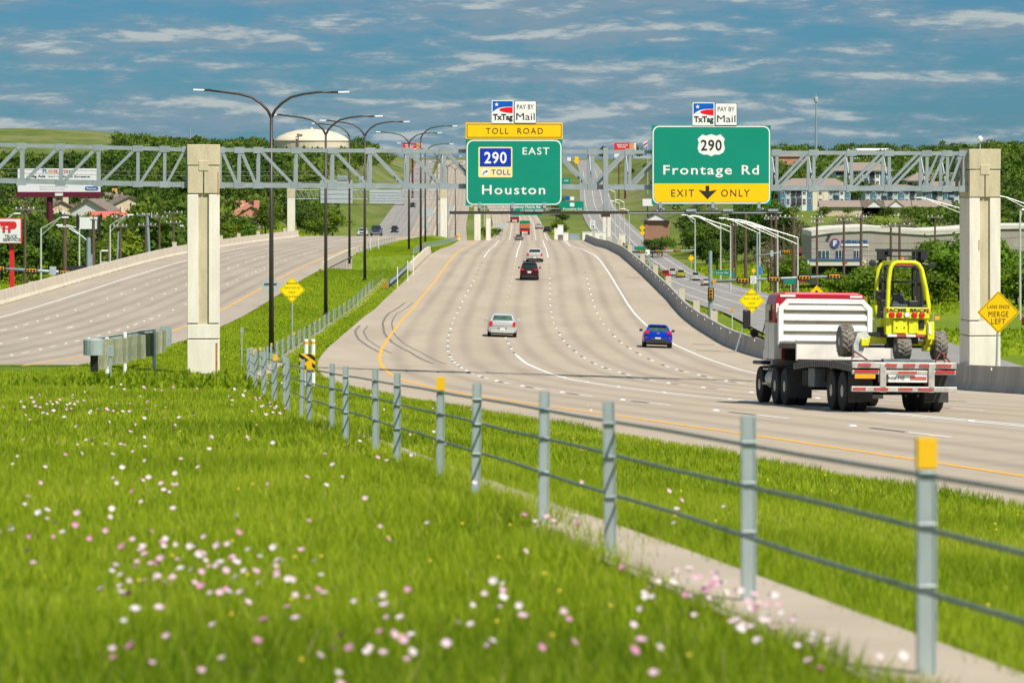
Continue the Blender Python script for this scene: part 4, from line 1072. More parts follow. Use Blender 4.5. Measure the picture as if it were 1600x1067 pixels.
far_car('hatch', P_white, 1104, 448, 'white hatchback partly behind the traffic signal pole', 0, 690)
far_car('pickup', P_red, 1040, 430, 'red pickup on the frontage road just over the barrier', 0, 760, cat='pickup')
far_car('sedan', P_white, 1036, 440, 'pale car mostly hidden behind the barrier beside the red pickup', 0, 700)
far_car('pickup', P_red, 1597, 524, 'red pickup seen from the side right of the concrete column', PI / 2 + .1, 395, cat='pickup', front=True)
far_car('suv', P_black, 1612, 512, 'black suv behind the red pickup at the right edge', PI / 2, 425)
far_car('hatch', P_grey, 811, 371, 'dark roofed car dipping out of sight behind the crest', 0, 760)
# two lorries far ahead
def lorry(u, D, label, cab_m, load_m, w=2.5, h=3.4, zo=0.0):
    X = (u - 800) * D / F; t = thing('distant_lorry', label, 'truck', mtx=pose_xy(X, D, 0, gG) @ Matrix.Scale(1.25, 4))
    MB().box((0, 3.0, h - .9), (w, 2.0, 1.6), tx=.94).build('cab', cab_m, t, bevel=.08)
    MB().box((0, 0.2, 1.25), (w, 3.2, .45)).build('flatbed', M_trim, t)
    MB().box((0, .2, 2.0), (w * .9, 3.0, 1.05)).build('load', load_m, t, bevel=.05)
    wm = wheel_mesh(.5, .5)
    for y in (-.9, .3, 3.2):
        for s in (-1, 1): inst('wheel', wm, t, (s * .95, y, .5))
    MB().box((0, -1.5, .9), (w, .06, .3)).build('rear_bumper', M_lred, t)
P_grn = paint('green_truck_paint', (.0, .28, .16)); M_load = mat('orange_red_load', (.55, .13, .06), .7); M_loadg = mat('grey_load', (.30, .30, .30), .7)
lorry(820, 1150, 'small green cabbed flatbed lorry with red load far down the highway', P_grn, M_load)
lorry(804, 1330, 'small grey loaded lorry farther ahead, left of the green one', P_navy, M_loadg)

# ---------------------------------------------------------------- flatbed truck
P_cab = paint('cab_red_paint', (.48, .012, .03), .22, .1); M_bed = mat('deck_side_rail', (.16, .135, .12), .8, var=.2, scale=6)
M_wbox = mat('white_tarp_box', (.74, .71, .64), .7, var=.10, scale=2, bump=.1); M_wp = mat('bulkhead_white', (.78, .77, .73), .45, var=.06, scale=3)
M_bump = mat('bumper_aluminium', (.55, .53, .48), .45, .4, var=.15, scale=5)
M_flap = mat('mud_flap_rubber', (.045, .043, .042), .8, var=.2, scale=3); M_ramp = mat('ramp_steel', (.17, .19, .21), .6, .3, var=.2)
M_tape = mat('dull_red_tape', (.42, .06, .05), .6, var=.1)
TH = -math.radians(8)
tx_, td_ = (1412 - 800) * 95.5 / F, 95.5
tm_ = pose(tx_, td_, TH, wb=11.5, tr=2.2)
tk = thing('flatbed_truck', 'flatbed truck with red cab and white slatted bulkhead carrying a yellow forklift', 'truck', mtx=tm_)
def B(nm, c, d, m, bevel=0.0, **k): return MB().box(c, d, 0, **k).build(nm, m, tk, bevel=bevel)
W_ = 1.29
# deck
for i, (ya, yb_, zt) in enumerate(((.15, 3.4, 1.25), (3.4, 6.7, 1.27))):
    B('deck', (0, (ya + yb_) / 2, zt - .07), (2 * W_ - .08, yb_ - ya, .12), M_bed)
B('raised_deck', (0, 7.95, 1.60), (2 * W_ - .02, 2.1, .13), M_bed)
for s in (-1, 1):
    pts = [(0, 1.18), (1.5, 1.235), (3.2, 1.265), (5.0, 1.24), (6.8, 1.15)]
    for (y0_, z0_), (y1_, z1_) in zip(pts, pts[1:]):
        MB().slab((s * W_, y0_, z0_ - .17), (s * W_, y1_, z1_ - .17), (s * W_, y1_, z1_), (s * W_, y0_, z0_), .05 * s).build('side_rail', M_bed, tk)
me_pk = MB().box((0, 0, 0), (.02, .05, .10)).mesh('stake_pocket', M_ramp)
for i in range(24):
    y = .3 + i * .27; inst('stake_pocket', me_pk, tk, (-W_ - .062, y, float(np.interp(y, [p_[0] for p_ in pts], [p_[1] for p_ in pts])) - .085))
B('deck_riser', (0, 6.76, 1.48), (2 * W_ - .02, .12, .52), M_wbox, .01); B('riser_lip', (0, 6.74, 1.755), (2 * W_ + .02, .20, .035), M_wp, .01)
B('raised_deck', (0, 7.95, 1.70), (2 * W_ - .06, 2.1, .06), M_wbox)
# bulkhead with chamfered corners and four slats
bw, bz0, bz1, ch = 1.30, 1.62, 2.88, .24
outer = [(-bw, bz0), (bw, bz0), (bw, bz1 - ch), (bw - ch, bz1), (-bw + ch, bz1), (-bw, bz1 - ch)]
MB().prism(outer, 9.03, 9.08).build('bulkhead_panel', M_wp, tk)
def bar(a, b, w, nm='bulkhead_frame', y0=8.90, y1=9.03):
    a, b = Vector((a[0], 0, a[1])), Vector((b[0], 0, b[1])); d = (b - a).normalized(); n = Vector((-d.z, 0, d.x)) * w
    MB().prism([(a.x, a.z), (b.x, b.z), ((b + n).x, (b + n).z), ((a + n).x, (a + n).z)], y0, y1).build(nm, M_wp, tk)
iw = .13
bar((bw - ch, bz1), (-bw + ch, bz1), iw); bar((bw, bz0), (bw, bz1 - ch), iw); bar((-bw, bz1 - ch), (-bw, bz0), iw)
bar((bw, bz1 - ch - .002), (bw - ch, bz1), iw, y0=8.905); bar((-bw + ch, bz1), (-bw, bz1 - ch - .002), iw, y0=8.905)
for i in range(5): MB().box((0, 9.0, bz0 + .055 + i * .285), (2 * (bw - iw) - .02, .05, .05)).build('slat_gap', M_groove, tk)
for i in range(4):
    z0_ = bz0 + .03 + i * .285
    MB().prism([(8.975, z0_ + .06), (8.93, z0_ + .09), (8.93, z0_ + .20), (9.03, z0_ + .262), (9.03, z0_ + .06)], -bw + iw + .005, bw - iw - .005, 'x').build('slat', M_wp, tk)
# cab
cs_ = [[(x, y, z) for x, z in ((-1.33, 1.22), (1.26, 1.22), (1.26, 2.72), (1.14, 3.0), (.98, 3.06), (-1.06, 3.06), (-1.24, 3.0), (-1.33, 2.72))] for y in (9.25, 10.5)]
cs_.append([(x * .86, 11.3, min(z, 2.9)) for x, y, z in cs_[0]])
loft(cs_).build('cab', P_cab, tk, bevel=.05)
MB().box((-1.245, 9.235, 1.73), (.19, .02, .98)).build('lower_cab_panel', M_wp, tk); B('side_fairing', (-1.342, 9.6, 1.73), (.02, .68, .98), M_wp)
B('cab_back', (.08, 9.22, 1.5), (2.3, .03, .6), M_under)
B('cab_door', (-1.342, 10.25, 1.75), (.03, .5, 1.0), M_wp, .02); MB().box((-1.342, 10.1, 2.5), (.02, .7, .45)).build('door_window', M_glass, tk)
B('roof_marker', (-.98, 9.24, 2.96), (.42, .02, .06), M_wp); B('roof_marker', (.92, 9.24, 2.95), (.34, .02, .06), M_wp); B('side_marker', (-1.27, 9.24, 2.55), (.07, .02, .40), M_wp)
loft([[(x, 11.3, z) for x, z in ((-1.0, .9), (1.0, .9), (1.0, 1.8), (.8, 1.95), (-.8, 1.95), (-1.0, 1.8))], [(x, 13.4, z) for x, z in ((-.8, .85), (.8, .85), (.8, 1.45), (.6, 1.6), (-.6, 1.6), (-.8, 1.45))]]).build('bonnet', M_wp, tk, bevel=.05)
MB().box((0, 11.32, 2.4), (1.9, .04, .7)).build('windscreen', M_glass, tk)
MB().box((-1.72, 11.2, 2.32), (.21, .10, .52)).build('wing_mirror', M_blk, tk, bevel=.03); MB().lathe((-1.52, 11.1, 1.93), [(.10, -.02), (.12, .02)], 12, 'y').build('spot_mirror', M_blk, tk)
MB().path([(-1.1, 11.3, 1.75), (-1.45, 11.2, 1.85), (-1.68, 11.2, 2.08)], .03, 6).path([(-1.1, 11.25, 2.7), (-1.2, 11.2, 2.2), (-1.3, 11.2, 1.8)], .018, 5).build('mirror_arm', M_blk, tk)
B('exhaust_stack', (-1.05, 9.15, 2.9), (.12, .12, .5), M_blk) if False else None
# chassis and running gear
B('chassis_rail', (-.42, 6.3, .92), (.12, 12.2, .28), M_under); B('chassis_rail', (.42, 6.3, .92), (.12, 12.2, .28), M_under)
B('underframe', (0, 5.2, .86), (1.9, 2.8, .34), M_under); B('underframe', (0, 9.8, .80), (2.0, 3.4, .50), M_under)
B('tool_box', (-1.02, 5.1, .80), (.42, .75, .50), M_ramp, .02)
B('tool_box', (-1.02, 5.95, .78), (.38, .70, .42), M_under, .02)
MB().lathe((-1.0, 9.9, .68), [(.24, 0), (.27, .03), (.27, .95), (.24, .98)], 16, 'y').build('fuel_tank', M_bump, tk)
MB().box((-1.12, 10.9, .55), (.28, .7, .05)).box((-1.12, 10.9, .95), (.24, .7, .05)).build('cab_step', M_bump, tk)
MB().tube((-.85, 4.3, .3), (-.85, 4.3, 1.1), .06).build('landing_leg', M_bump, tk)
wmesh, rmesh = wheel_mesh(.51, .27), rim_mesh(.51, .27)
for y in (1.35, 2.6, 8.3, 9.55):
    for s in (-1, 1):
        for x in (.83, 1.13):
            wo = inst('wheel', wmesh, tk, (s * x, y, .51)); inst('rim', rmesh, wo)
    MB().tube((-1, y, .51), (1, y, .51), .09).build('axle', M_under, tk)
for s in (-1, 1):
    wo = inst('wheel', wmesh, tk, (s * 1.06, 11.95, .51)); inst('rim', rmesh, wo)
    MB().box((s * 1.06, 12.0, 1.12), (.40, 1.2, .10)).build('mudguard', M_blk, tk, bevel=.03)
for y_, z_ in ((7.55, .62),): 
    for s in (-1, 1): B('mud_flap', (s * .98, y_, .60), (.62, .03, .78), M_flap)
# rear end
B('rear_rail', (0, 0, 1.175), (2 * W_ + .08, .12, .15), M_bump, .01)
B('rear_rail', (0, .01, 1.00), (2 * W_ + .06, .08, .10), M_bump, .01)
B('rear_panel', (0, .10, .93), (1.25, .03, .36), M_bump)
B('under_run_bar', (0, -.02, .585), (2 * W_ + .1, .12, .13), M_bump, .01)
for x in (-.545, .69): B('under_run_upright', (x, -.05, .87), (.155, .06, .72), M_bump, .01)
for x0_, x1_, z_ in ((-1.27, -.66, 1.02), (.80, 1.29, 1.02)): B('tail_light', ((x0_ + x1_) / 2, -.045, z_), (x1_ - x0_, .03, .055), M_lred, .005)
for x_, w__, z_ in ((-1.02, .32, 1.18), (-.35, .30, 1.18), (.12, .30, 1.18), (.50, .25, 1.18), (1.0, .38, 1.18), (-1.15, .32, .585), (-.60, .36, .585), (.02, .36, .585), (.52, .36, .585), (.07, .48, 1.00)):
    B('reflective_tape', (x_, -.085, z_), (w__, .012, .065), M_tape)
B('licence_panel', (.10, -.008, .86), (1.0, .02, .20), M_wp); lettering('9458-1N5', .42, .085, M_sblk, tk, (-.20, -.022, .86))
B('warning_sticker', (.36, -.022, .86), (.42, .006, .085), mat('faded_red_sticker', (.42, .10, .08), .7))
B('warning_sticker', (-1.0, -.05, .90), (.52, .02, .11), M_lamb)
for x in (-.93, 1.02): B('mud_flap', (x, .75, .62), (.62, .03, .74), M_flap)
B('axle_housing', (0, 1.95, .60), (.9, 1.5, .26), M_under)
MB().path([(-.35, .3, .62), (-.1, .3, .50), (.1, .3, .56), (.3, .3, .49), (.55, .3, .6)], .02, 5).build('air_hose', M_blk, tk)
B('loading_ramp', (.10, .10, 1.29), (1.25, .30, .09), M_ramp, .01)

# ---------------------------------------------------------------- truck-mounted forklift standing on the rear deck
M_fork = mat('forklift_yellow', (.70, .72, .015), .4, 0, var=.08, scale=4); M_hub = mat('dusty_grey_steel', (.50, .52, .51), .8, var=.2, scale=6)
M_mast = mat('mast_black', (.02, .02, .022), .5, var=.15); M_seat = mat('seat_grey', (.07, .075, .085), .8, var=.1); M_chain = mat('rusty_chain', (.20, .07, .045), .8, var=.3)
fm = tm_ @ Matrix.Translation((0, .45, 1.30))
fk = thing('forklift', 'fluorescent yellow forklift with black mast chained on the rear deck of the truck', 'forklift', mtx=fm)
K = 96.2 / F
def fx(u, y=0.0): return (u - 1410.5) * K + .245 * y
def fz(v, y=0.0): return (563 - v) * K + y * .018
def fb(nm, u0, v0, u1, v1, y0, y1, m, bevel=.0, **k):
    return MB().box(((fx(u0, y0) + fx(u1, y0)) / 2, (y0 + y1) / 2, (fz(v0, y0) + fz(v1, y0)) / 2), (fx(u1) - fx(u0), y1 - y0, fz(v0) - fz(v1)), 0, **k).build(nm, m, fk, bevel=bevel)
def arch(y, pts, r=.055, nm='cage_post'): MB().path([(fx(u, y), y, fz(v, y)) for u, v in pts], r, 8).build(nm, M_fork, fk, smooth=True)
arch(.35, [(1390.5, 496), (1391, 470), (1392, 440), (1395, 420), (1399, 413), (1406, 410.5), (1434, 410.5), (1440, 413.5), (1445, 421), (1452, 450), (1457, 478), (1457, 498)])
arch(1.45, [(1371.5, 520), (1371.5, 480), (1372.5, 440), (1375, 422), (1380, 414.5), (1388, 411.5), (1436, 411), (1444, 421), (1452, 470)], .05)
for u in (1402, 1436): MB().tube((fx(u, .35), .35, fz(410.5, .35)), (fx(u - 18, 1.45), 1.45, fz(411, 1.45)), .04).build('cage_bar', M_fork, fk)
for i in range(4): MB().tube((fx(1402, .5), .5 + i * .25, fz(409)), (fx(1437, .5), .5 + i * .25, fz(409)), .018).build('roof_bar', M_fork, fk)
fb('red_label', 1405, 412, 1431, 416, .28, .30, mat('dull_red_label', (.35, .05, .03), .6))
fb('name_panel', 1388.5, 480.5, 1458, 498, .0, .30, M_fork, .02)
lettering('ACME  BRICK', 1.02, .085, M_sblk, fk, (fx(1424), -.006, fz(484.8)), bold=.03)
for i, u in enumerate((1397.5, 1409.3, 1421.5, 1433.5, 1445.5)):
    MB().lathe((fx(u), 0, fz(492.3)), [(.055, -.035), (.067, -.03), (.067, .01)], 14, 'y').build('round_light', M_lwht if i == 2 else M_lred, fk)
    MB().lathe((fx(u), 0, fz(492.3)), [(.076, -.02), (.076, .0)], 14, 'y').build('light_rim', M_mast, fk)
for u in (1391, 1455.5): fb('reflector', u - 1.3, 482, u + 1.3, 489, -.012, 0, M_lred)
fb('body', 1388, 498, 1456, 524, .12, 1.1, M_fork, .02)
fb('access_panel', 1400, 501, 1422, 521, .05, .12, M_fork, .01); fb('access_panel', 1425, 501, 1440, 521, .07, .12, M_fork, .01); fb('vent', 1441, 500, 1450, 514, .08, .12, M_mast, .02)
for u in (1405, 1417): fb('bolt', u, 511, u + 1.4, 513, .035, .05, M_mast)
for i in range(4): fb('chevron_bar', 1391 + i * 15, 522.5, 1405.8 + i * 15, 526.5, .02, .12, M_tape if i % 2 else M_wp)
for u0_, u1_, v0_, v1_ in ((1379, 1388, 470, 500), (1386, 1392, 455, 482), (1446, 1454, 478, 500), (1372, 1380, 455, 470)): fb('hydraulic_valve', u0_, v0_, u1_, v1_, 1.3, 1.7, M_mast, .02)
fb('tank', 1424, 470, 1440, 481, 1.0, 1.5, M_mast, .03); fb('cross_plate', 1381, 440, 1450, 443, 1.8, 1.9, M_mast); fb('engine_cover', 1395, 526, 1436, 534, .45, 1.3, M_mast, .02)
fb('chassis', 1378, 520, 1458, 528, .3, 1.6, M_mast); fb('hydraulic_block', 1392, 526, 1400, 545, .5, .9, M_mast); fb('hydraulic_block', 1428, 526, 1440, 538, .4, .9, M_mast)
fb('side_box', 1455, 503, 1466, 531, .05, .9, M_fork, .02); fb('sticker', 1457, 506, 1460.5, 522, .035, .05, M_wp); fb('side_box', 1378, 500, 1389, 524, .4, 1.2, M_fork, .02)
fb('step_plate', 1374, 512, 1386, 520, .35, .4, M_mast)
fb('turn_light', 1466.5, 494.5, 1474, 500, .1, .18, M_lamb, .01); fb('bracket', 1463, 490, 1464.2, 506, .12, .15, M_truss)
fb('outrigger', 1345, 527, 1390, 538, .55, .85, M_fork, .02); fb('outrigger', 1349, 530, 1361, 542, .40, .55, M_fork, .02); fb('outrigger', 1425, 533, 1466, 541, .5, .8, M_fork, .02)
fb('outrigger', 1452, 528, 1475, 539, .35, .6, M_fork, .02); fb('outrigger', 1448, 538, 1462, 549, .4, .6, M_fork, .03)
fb('axle_bar', 1345, 541, 1450, 545, .9, 1.1, M_mast)
def lug_wheel(u, vb, r, w, y, nm_m=M_mudty):
    c = Vector((fx(u, y), y, fz(vb, y) + r)); mb = MB()
    mb.lathe((0, 0, 0), [(r * .55, -w / 2), (r * .88, -w / 2), (r * .95, -w / 2 + .03), (r * .95, w / 2 - .03), (r * .88, w / 2), (r * .55, w / 2)], 20, 'x')
    wo = mb.build('tyre', nm_m, fk, loc=c)
    lb = MB()
    for i in range(18):
        for s in (-1, 1):
            a = 2 * PI * (i + (.5 if s > 0 else 0)) / 18; p0 = Vector((s * .012, math.sin(a) * r * .97, math.cos(a) * r * .97)); a2 = a + .24; p1 = Vector((s * w * .48, math.sin(a2) * r * .94, math.cos(a2) * r * .94))
            lb.tube(p0, p1, r * .055, r * .06, 4)
    lb.build('tread', nm_m, wo); MB().lathe((0, 0, 0), [(.08, -w / 2 - .01), (r * .55, -w / 2 + .03), (r * .55, w / 2 - .03), (.08, w / 2 + .01)], 14, 'x').build('rim', M_hub, wo)
    return wo
lug_wheel(1414.5, 563, .31, .36, .25); lug_wheel(1323, 560, .40, .33, 1.0); lug_wheel(1473, 563, .37, .32, .5)
MB().prism([(fx(1336, 1) - .10, fz(560)), (fx(1336, 1) + .06, fz(560)), (fx(1336, 1) + .30, fz(526)), (fx(1336, 1) + .22, fz(519)), (fx(1336, 1) - .02, fz(522)), (fx(1336, 1) - .12, fz(540))], .50, .72).build('wheel_support', M_hub, fk, bevel=.02)
# mast
for u, r_ in ((1378, .055), (1387, .03), (1441, .055), (1447.5, .05), (1433, .03)):
    y = 1.85; fb('mast_upright', u - r_ / K / 1.3, 391, u + r_ / K / 1.3, 520, y, y + .16, M_mast)
fb('mast_crossbar', 1371, 389.5, 1456, 393.5, 1.75, 1.85, M_mast); fb('mast_crossbar', 1376, 400, 1452, 402, 1.8, 1.85, M_mast); fb('mast_crossbar', 1376, 416.5, 1452, 418.5, 1.8, 1.85, M_mast)
fb('mast_bracket', 1374, 393, 1384, 406, 1.72, 1.85, M_mast); fb('mast_bracket', 1444, 393, 1455, 406, 1.72, 1.85, M_mast); fb('mast_bracket', 1390, 389, 1397, 400, 1.74, 1.84, M_mast)
MB().tube((fx(1382, 1.8), 1.8, fz(408, 1.8)), (fx(1394, 1.8), 1.8, fz(393, 1.8)), .03).build('mast_stay', M_mast, fk)
for u in (1399, 1430): MB().tube((fx(u, 1.9), 1.9, fz(420, 1.9)), (fx(u, 1.9), 1.9, fz(500, 1.9)), .022).build('lift_chain', M_mast, fk)
for u, v in ((1365.5, 412.5), (1461.5, 414.5)):
    MB().lathe((fx(u, 1.2), 1.2, fz(v, 1.2)), [(.03, -.06), (.085, -.05), (.09, .02), (.05, .07)], 14, 'y').build('work_light', M_mast, fk)
    MB().tube((fx(u, 1.2), 1.22, fz(v, 1.2)), (fx(1376 if u < 1400 else 1448, 1.2), 1.3, fz(v - 3, 1.2)), .014).build('light_bracket', M_truss, fk)
MB().lathe((fx(1413.5, .9), .9, fz(408, .9)), [(.04, 0), (.04, .07), (.02, .09)], 10).build('beacon', mat('orange_beacon', (.9, .22, .02), .3), fk)
MB().box((fx(1409, .9), 1.0, fz(469)), (.38, .12, .34), tx=.75).build('seat_back', M_seat, fk, bevel=.04); MB().box((fx(1409, .7), .8, fz(479)), (.42, .40, .12)).build('seat', M_seat, fk, bevel=.03)
MB().path([(fx(1383, .8), .8, fz(500)), (fx(1381, .8), .8, fz(480)), (fx(1384, .8), .8, fz(470))], .02, 5).build('lever', M_mast, fk); fb('control_box', 1378, 488, 1386, 497, .8, 1.0, M_mast, .02)
for pts_ in ([(1340, 549), (1362, 563)], [(1340, 551), (1337, 562)], [(1480, 549), (1495, 566)], [(1478, 552), (1470, 566)], [(1484, 556), (1486, 566)]):
    MB().path([(fx(u), .2, fz(v)) for u, v in pts_], .022, 5).build('chain', M_chain, fk)
arch(1.2, [(1367, 461), (1373, 461)], .008, 'mirror_frame')
# ---------------------------------------------------------------- leaves and grass
def tone_mat(name, stops, trans=.35, obj_var=0.0, rough=.6):
    m = bpy.data.materials.new(name); m.use_nodes = True; t = m.node_tree; b = t.nodes['Principled BSDF']
    b.inputs['Roughness'].default_value = rough; b.inputs['Specular IOR Level'].default_value = .15
    at_ = t.nodes.new('ShaderNodeAttribute'); at_.attribute_name = 'tone'
    c = t.nodes.new('ShaderNodeValToRGB'); e = c.color_ramp.elements
    e[0].position, e[0].color = stops[0][0], (*stops[0][1], 1); e[1].position, e[1].color = stops[-1][0], (*stops[-1][1], 1)
    for p_, k_ in stops[1:-1]: e.new(p_).color = (*k_, 1)
    t.links.new(at_.outputs['Fac'], c.inputs[0]); col = c.outputs[0]
    if obj_var:
        oi = t.nodes.new('ShaderNodeObjectInfo'); hs = t.nodes.new('ShaderNodeHueSaturation')
        mr = t.nodes.new('ShaderNodeMapRange'); mr.inputs[3].default_value = 1 - obj_var; mr.inputs[4].default_value = 1 + obj_var
        t.links.new(oi.outputs['Random'], mr.inputs[0]); t.links.new(mr.outputs[0], hs.inputs['Value'])
        mr2 = t.nodes.new('ShaderNodeMapRange'); mr2.inputs[3].default_value = .485; mr2.inputs[4].default_value = .515
        nn = t.nodes.new('ShaderNodeMath'); nn.operation = 'FRACT'; n3 = t.nodes.new('ShaderNodeMath'); n3.operation = 'MULTIPLY'; n3.inputs[1].default_value = 7.3
        t.links.new(oi.outputs['Random'], n3.inputs[0]); t.links.new(n3.outputs[0], nn.inputs[0]); t.links.new(nn.outputs[0], mr2.inputs[0]); t.links.new(mr2.outputs[0], hs.inputs['Hue'])
        t.links.new(col, hs.inputs['Color']); col = hs.outputs[0]
    t.links.new(col, b.inputs['Base Color'])
    tr = t.nodes.new('ShaderNodeBsdfTranslucent'); mx_ = t.nodes.new('ShaderNodeMixShader'); mx_.inputs[0].default_value = trans
    t.links.new(col, tr.inputs[0]); t.links.new(b.outputs[0], mx_.inputs[1]); t.links.new(tr.outputs[0], mx_.inputs[2]); t.links.new(mx_.outputs[0], t.nodes['Material Output'].inputs[0])
    return m
M_blade = tone_mat('grass_blade', [(0, (.16, .25, .010)), (.45, (.36, .47, .018)), (.8, (.50, .58, .035)), (.93, (.52, .52, .08)), (1, (.54, .45, .20))], .5)

def patchy(X, D, s, seed):
    """cheap smooth random field"""
    r_ = np.random.default_rng(seed); v = np.zeros_like(X)
    for i in range(7):
        a = r_.uniform(0, 2 * np.pi); k = s * 1.7 ** (i * .6) * r_.uniform(.7, 1.3); v += np.sin(X * k * np.cos(a) + D * k * np.sin(a) + r_.uniform(0, 6.3)) / (1.25 ** i)
    return v / 3.2
def blades(name, n, d0, d1, pw, hgt, wid, side='both', seed=1):
    r_ = np.random.default_rng(seed); u = r_.random(n)
    D = (d0 ** pw + u * (d1 ** pw - d0 ** pw)) ** (1 / pw)
    xl = -.150 * D - 1.5; xb = xB(D); xr = xE(D) - 2.85 / np.cos(heading(D))
    xr_v = np.minimum(xr, .150 * D + 1.5)
    X = xl + r_.random(n) * (xr_v - xl)
    X = np.where(r_.random(n) < .5, X + r_.normal(0, .10, n), X)
    off = X - xb
    keep = ~((off > -.24 + .09 * patchy(X, D, 3.0, 5) + r_.normal(0, .05, n)) & (off < .40 + .08 * patchy(X, D, 2.3, 6) + r_.normal(0, .05, n)))
    keep |= ((off > -.5) & (off < .6)) & (D > 22) & (D < 104) & (r_.random(n) < sstep(22, 38, D) * np.where(off < .22 + .18 * patchy(X, D, 1.1, 9), 1, .25))
    keep &= (X < xr_v + .12) & ((X > -18.6) | (D < 152))
    X, D = X[keep], D[keep]; n = len(X)
    Z = ground(X, D)
    p = patchy(X, D, .45, 21); q = patchy(X, D, 1.9, 33)
    sc = (.66 - .34 * p.clip(-1, 1) + .30 * q) .clip(.35, 1.6)
    # taller weeds beside the strip and along the pavement
    edge = np.exp(-((X - xB(D) + .8) / .5) ** 2) * .30 * (patchy(X, D, .8, 3) > .1) + np.exp(-((X - xE(D) + 3.3) / .45) ** 2) * .35
    h = hgt * (sc + edge) * r_.uniform(.6, 1.25, n); w = wid * r_.uniform(.6, 1.3, n)
    a = r_.uniform(0, 2 * np.pi, n); la = r_.uniform(0, 2 * np.pi, n); ln = h * r_.uniform(.15, .85, n)
    B0 = np.stack([X - np.cos(a) * w / 2, D - np.sin(a) * w / 2, Z - .02], -1); B1 = np.stack([X + np.cos(a) * w / 2, D + np.sin(a) * w / 2, Z - .02], -1)
    Tp = np.stack([X + np.cos(la) * ln, D + np.sin(la) * ln, Z + h], -1)
    V = np.stack([B0, B1, Tp], 1).reshape(-1, 3); Fc = np.arange(3 * n).reshape(-1, 3)
    g = patchy(X, D, .16, 77); tone = np.clip(.44 + .22 * p + .16 * q + .14 * g + r_.normal(0, .14, n), 0, .90); tone = np.where(r_.random(n) < .035, r_.uniform(.9, 1, n), tone)
    o = bpy.data.objects.new(name, raw_mesh(name, V, Fc, M_blade, 3, np.repeat(tone, 3))); COL.objects.link(o); o['kind'] = 'stuff'
    return o
blades('grass', 300000, 7, 42, 1.2, .15, .012, seed=1)
blades('grass', 190000, 40, 100, 1.1, .15, .030, seed=2)
blades('grass', 110000, 98, 200, 1.0, .13, .075, seed=3)
# farther medians and verges: coarser tufts
def tufts(n, xf0, xf1, d0, d1, hgt, wid, seed):
    r_ = np.random.default_rng(seed); D = d0 + r_.random(n) * (d1 - d0); x0, x1 = xf0(D), xf1(D); X = x0 + r_.random(n) * (x1 - x0)
    keep = (x1 > x0) & ~((D > CX0 - 6) & (D < CX1 + 4)); X, D = X[keep], D[keep]; n = len(X); Z = ground(X, D)
    h = hgt * r_.uniform(.5, 1.2, n); w = wid * r_.uniform(.6, 1.3, n); a = r_.uniform(-.7, .7, n)
    V = np.stack([np.stack([X - np.cos(a) * w / 2, D - np.sin(a) * w / 2, Z - .03], -1), np.stack([X + np.cos(a) * w / 2, D + np.sin(a) * w / 2, Z - .03], -1), np.stack([X + r_.normal(0, .2, n) * h, D + r_.normal(0, .4, n) * h, Z + h], -1)], 1).reshape(-1, 3)
    tone = np.clip(.40 + .2 * patchy(X, D, .12, 3) + r_.normal(0, .13, n), 0, .9)
    o = bpy.data.objects.new('grass', raw_mesh('grass', V, np.arange(3 * n).reshape(-1, 3), M_blade, 3, np.repeat(tone, 3))); COL.objects.link(o); o['kind'] = 'stuff'
tufts(110000, lambda d: xW(d) + 2.5, lambda d: xE(d) - 3.0, 175, 640, .12, .12, 5)
tufts(26000, lambda d: xE(d) + rE(d) + 1.4, lambda d: xE(d) * 0 + FX0 + .8, 200, 620, .22, .3, 6)
tufts(42000, lambda d: xE(d) * 0 + FX1 + 1.0, lambda d: xE(d) * 0 + 90, 330, 900, .35, .5, 7)
tufts(30000, lambda d: -.15 * d - 10, lambda d: xW(d) - 21, 450, 900, .35, .5, 8)

# ---------------------------------------------------------------- wild flowers
def hitn(u, v):
    ds = np.arange(6, 260, .2); xs = (u - 800) * ds / F; k = np.where(-(v - HV) * ds / F <= ground(xs, ds) + .16)[0]
    d = float(ds[k[0]]) if len(k) else 40.; return (u - 800) * d / F, d
M_petal = tone_mat('flower_petal', [(0, (.66, .22, .40)), (.3, (.80, .50, .62)), (.6, (.84, .66, .73)), (1, (.86, .80, .80))], .35)
fl = []
def clump(u, v, su, sv, n):
    for _ in range(int(n * .9)): fl.append((R.gauss(u, su), R.gauss(v, sv)))
for a_ in ((330, 900, 62, 20, 60), (290, 868, 35, 8, 12), (435, 925, 30, 14, 12), (180, 915, 18, 12, 8), (70, 835, 45, 18, 14), (245, 778, 22, 10, 10), (120, 640, 60, 8, 36), (60, 632, 60, 7, 12), (210, 655, 60, 14, 14), (400, 630, 30, 12, 16),
           (440, 632, 26, 12, 18), (230, 612, 20, 5, 10), (1120, 925, 26, 12, 26), (1205, 968, 34, 16, 26), (1190, 985, 60, 24, 8), (1050, 920, 45, 22, 14), (905, 812, 28, 12, 14), (870, 790, 26, 10, 7), (790, 935, 22, 10, 6),
           (610, 975, 70, 45, 22), (760, 990, 120, 50, 10), (1060, 805, 16, 14, 5), (560, 770, 90, 70, 12), (60, 720, 80, 30, 14), (610, 692, 26, 10, 8), (680, 690, 26, 12, 5), (330, 1010, 130, 30, 18), (1430, 1050, 40, 10, 6), (1280, 1020, 30, 20, 7), (150, 760, 110, 60, 26), (870, 1010, 120, 40, 8)):
    clump(*a_)
for _ in range(50): fl.append((R.uniform(0, 1150), R.uniform(600, 1060)))
for _ in range(30): fl.append((R.uniform(0, 560), R.uniform(592, 700)))
V, Fc, tn = [], [], []
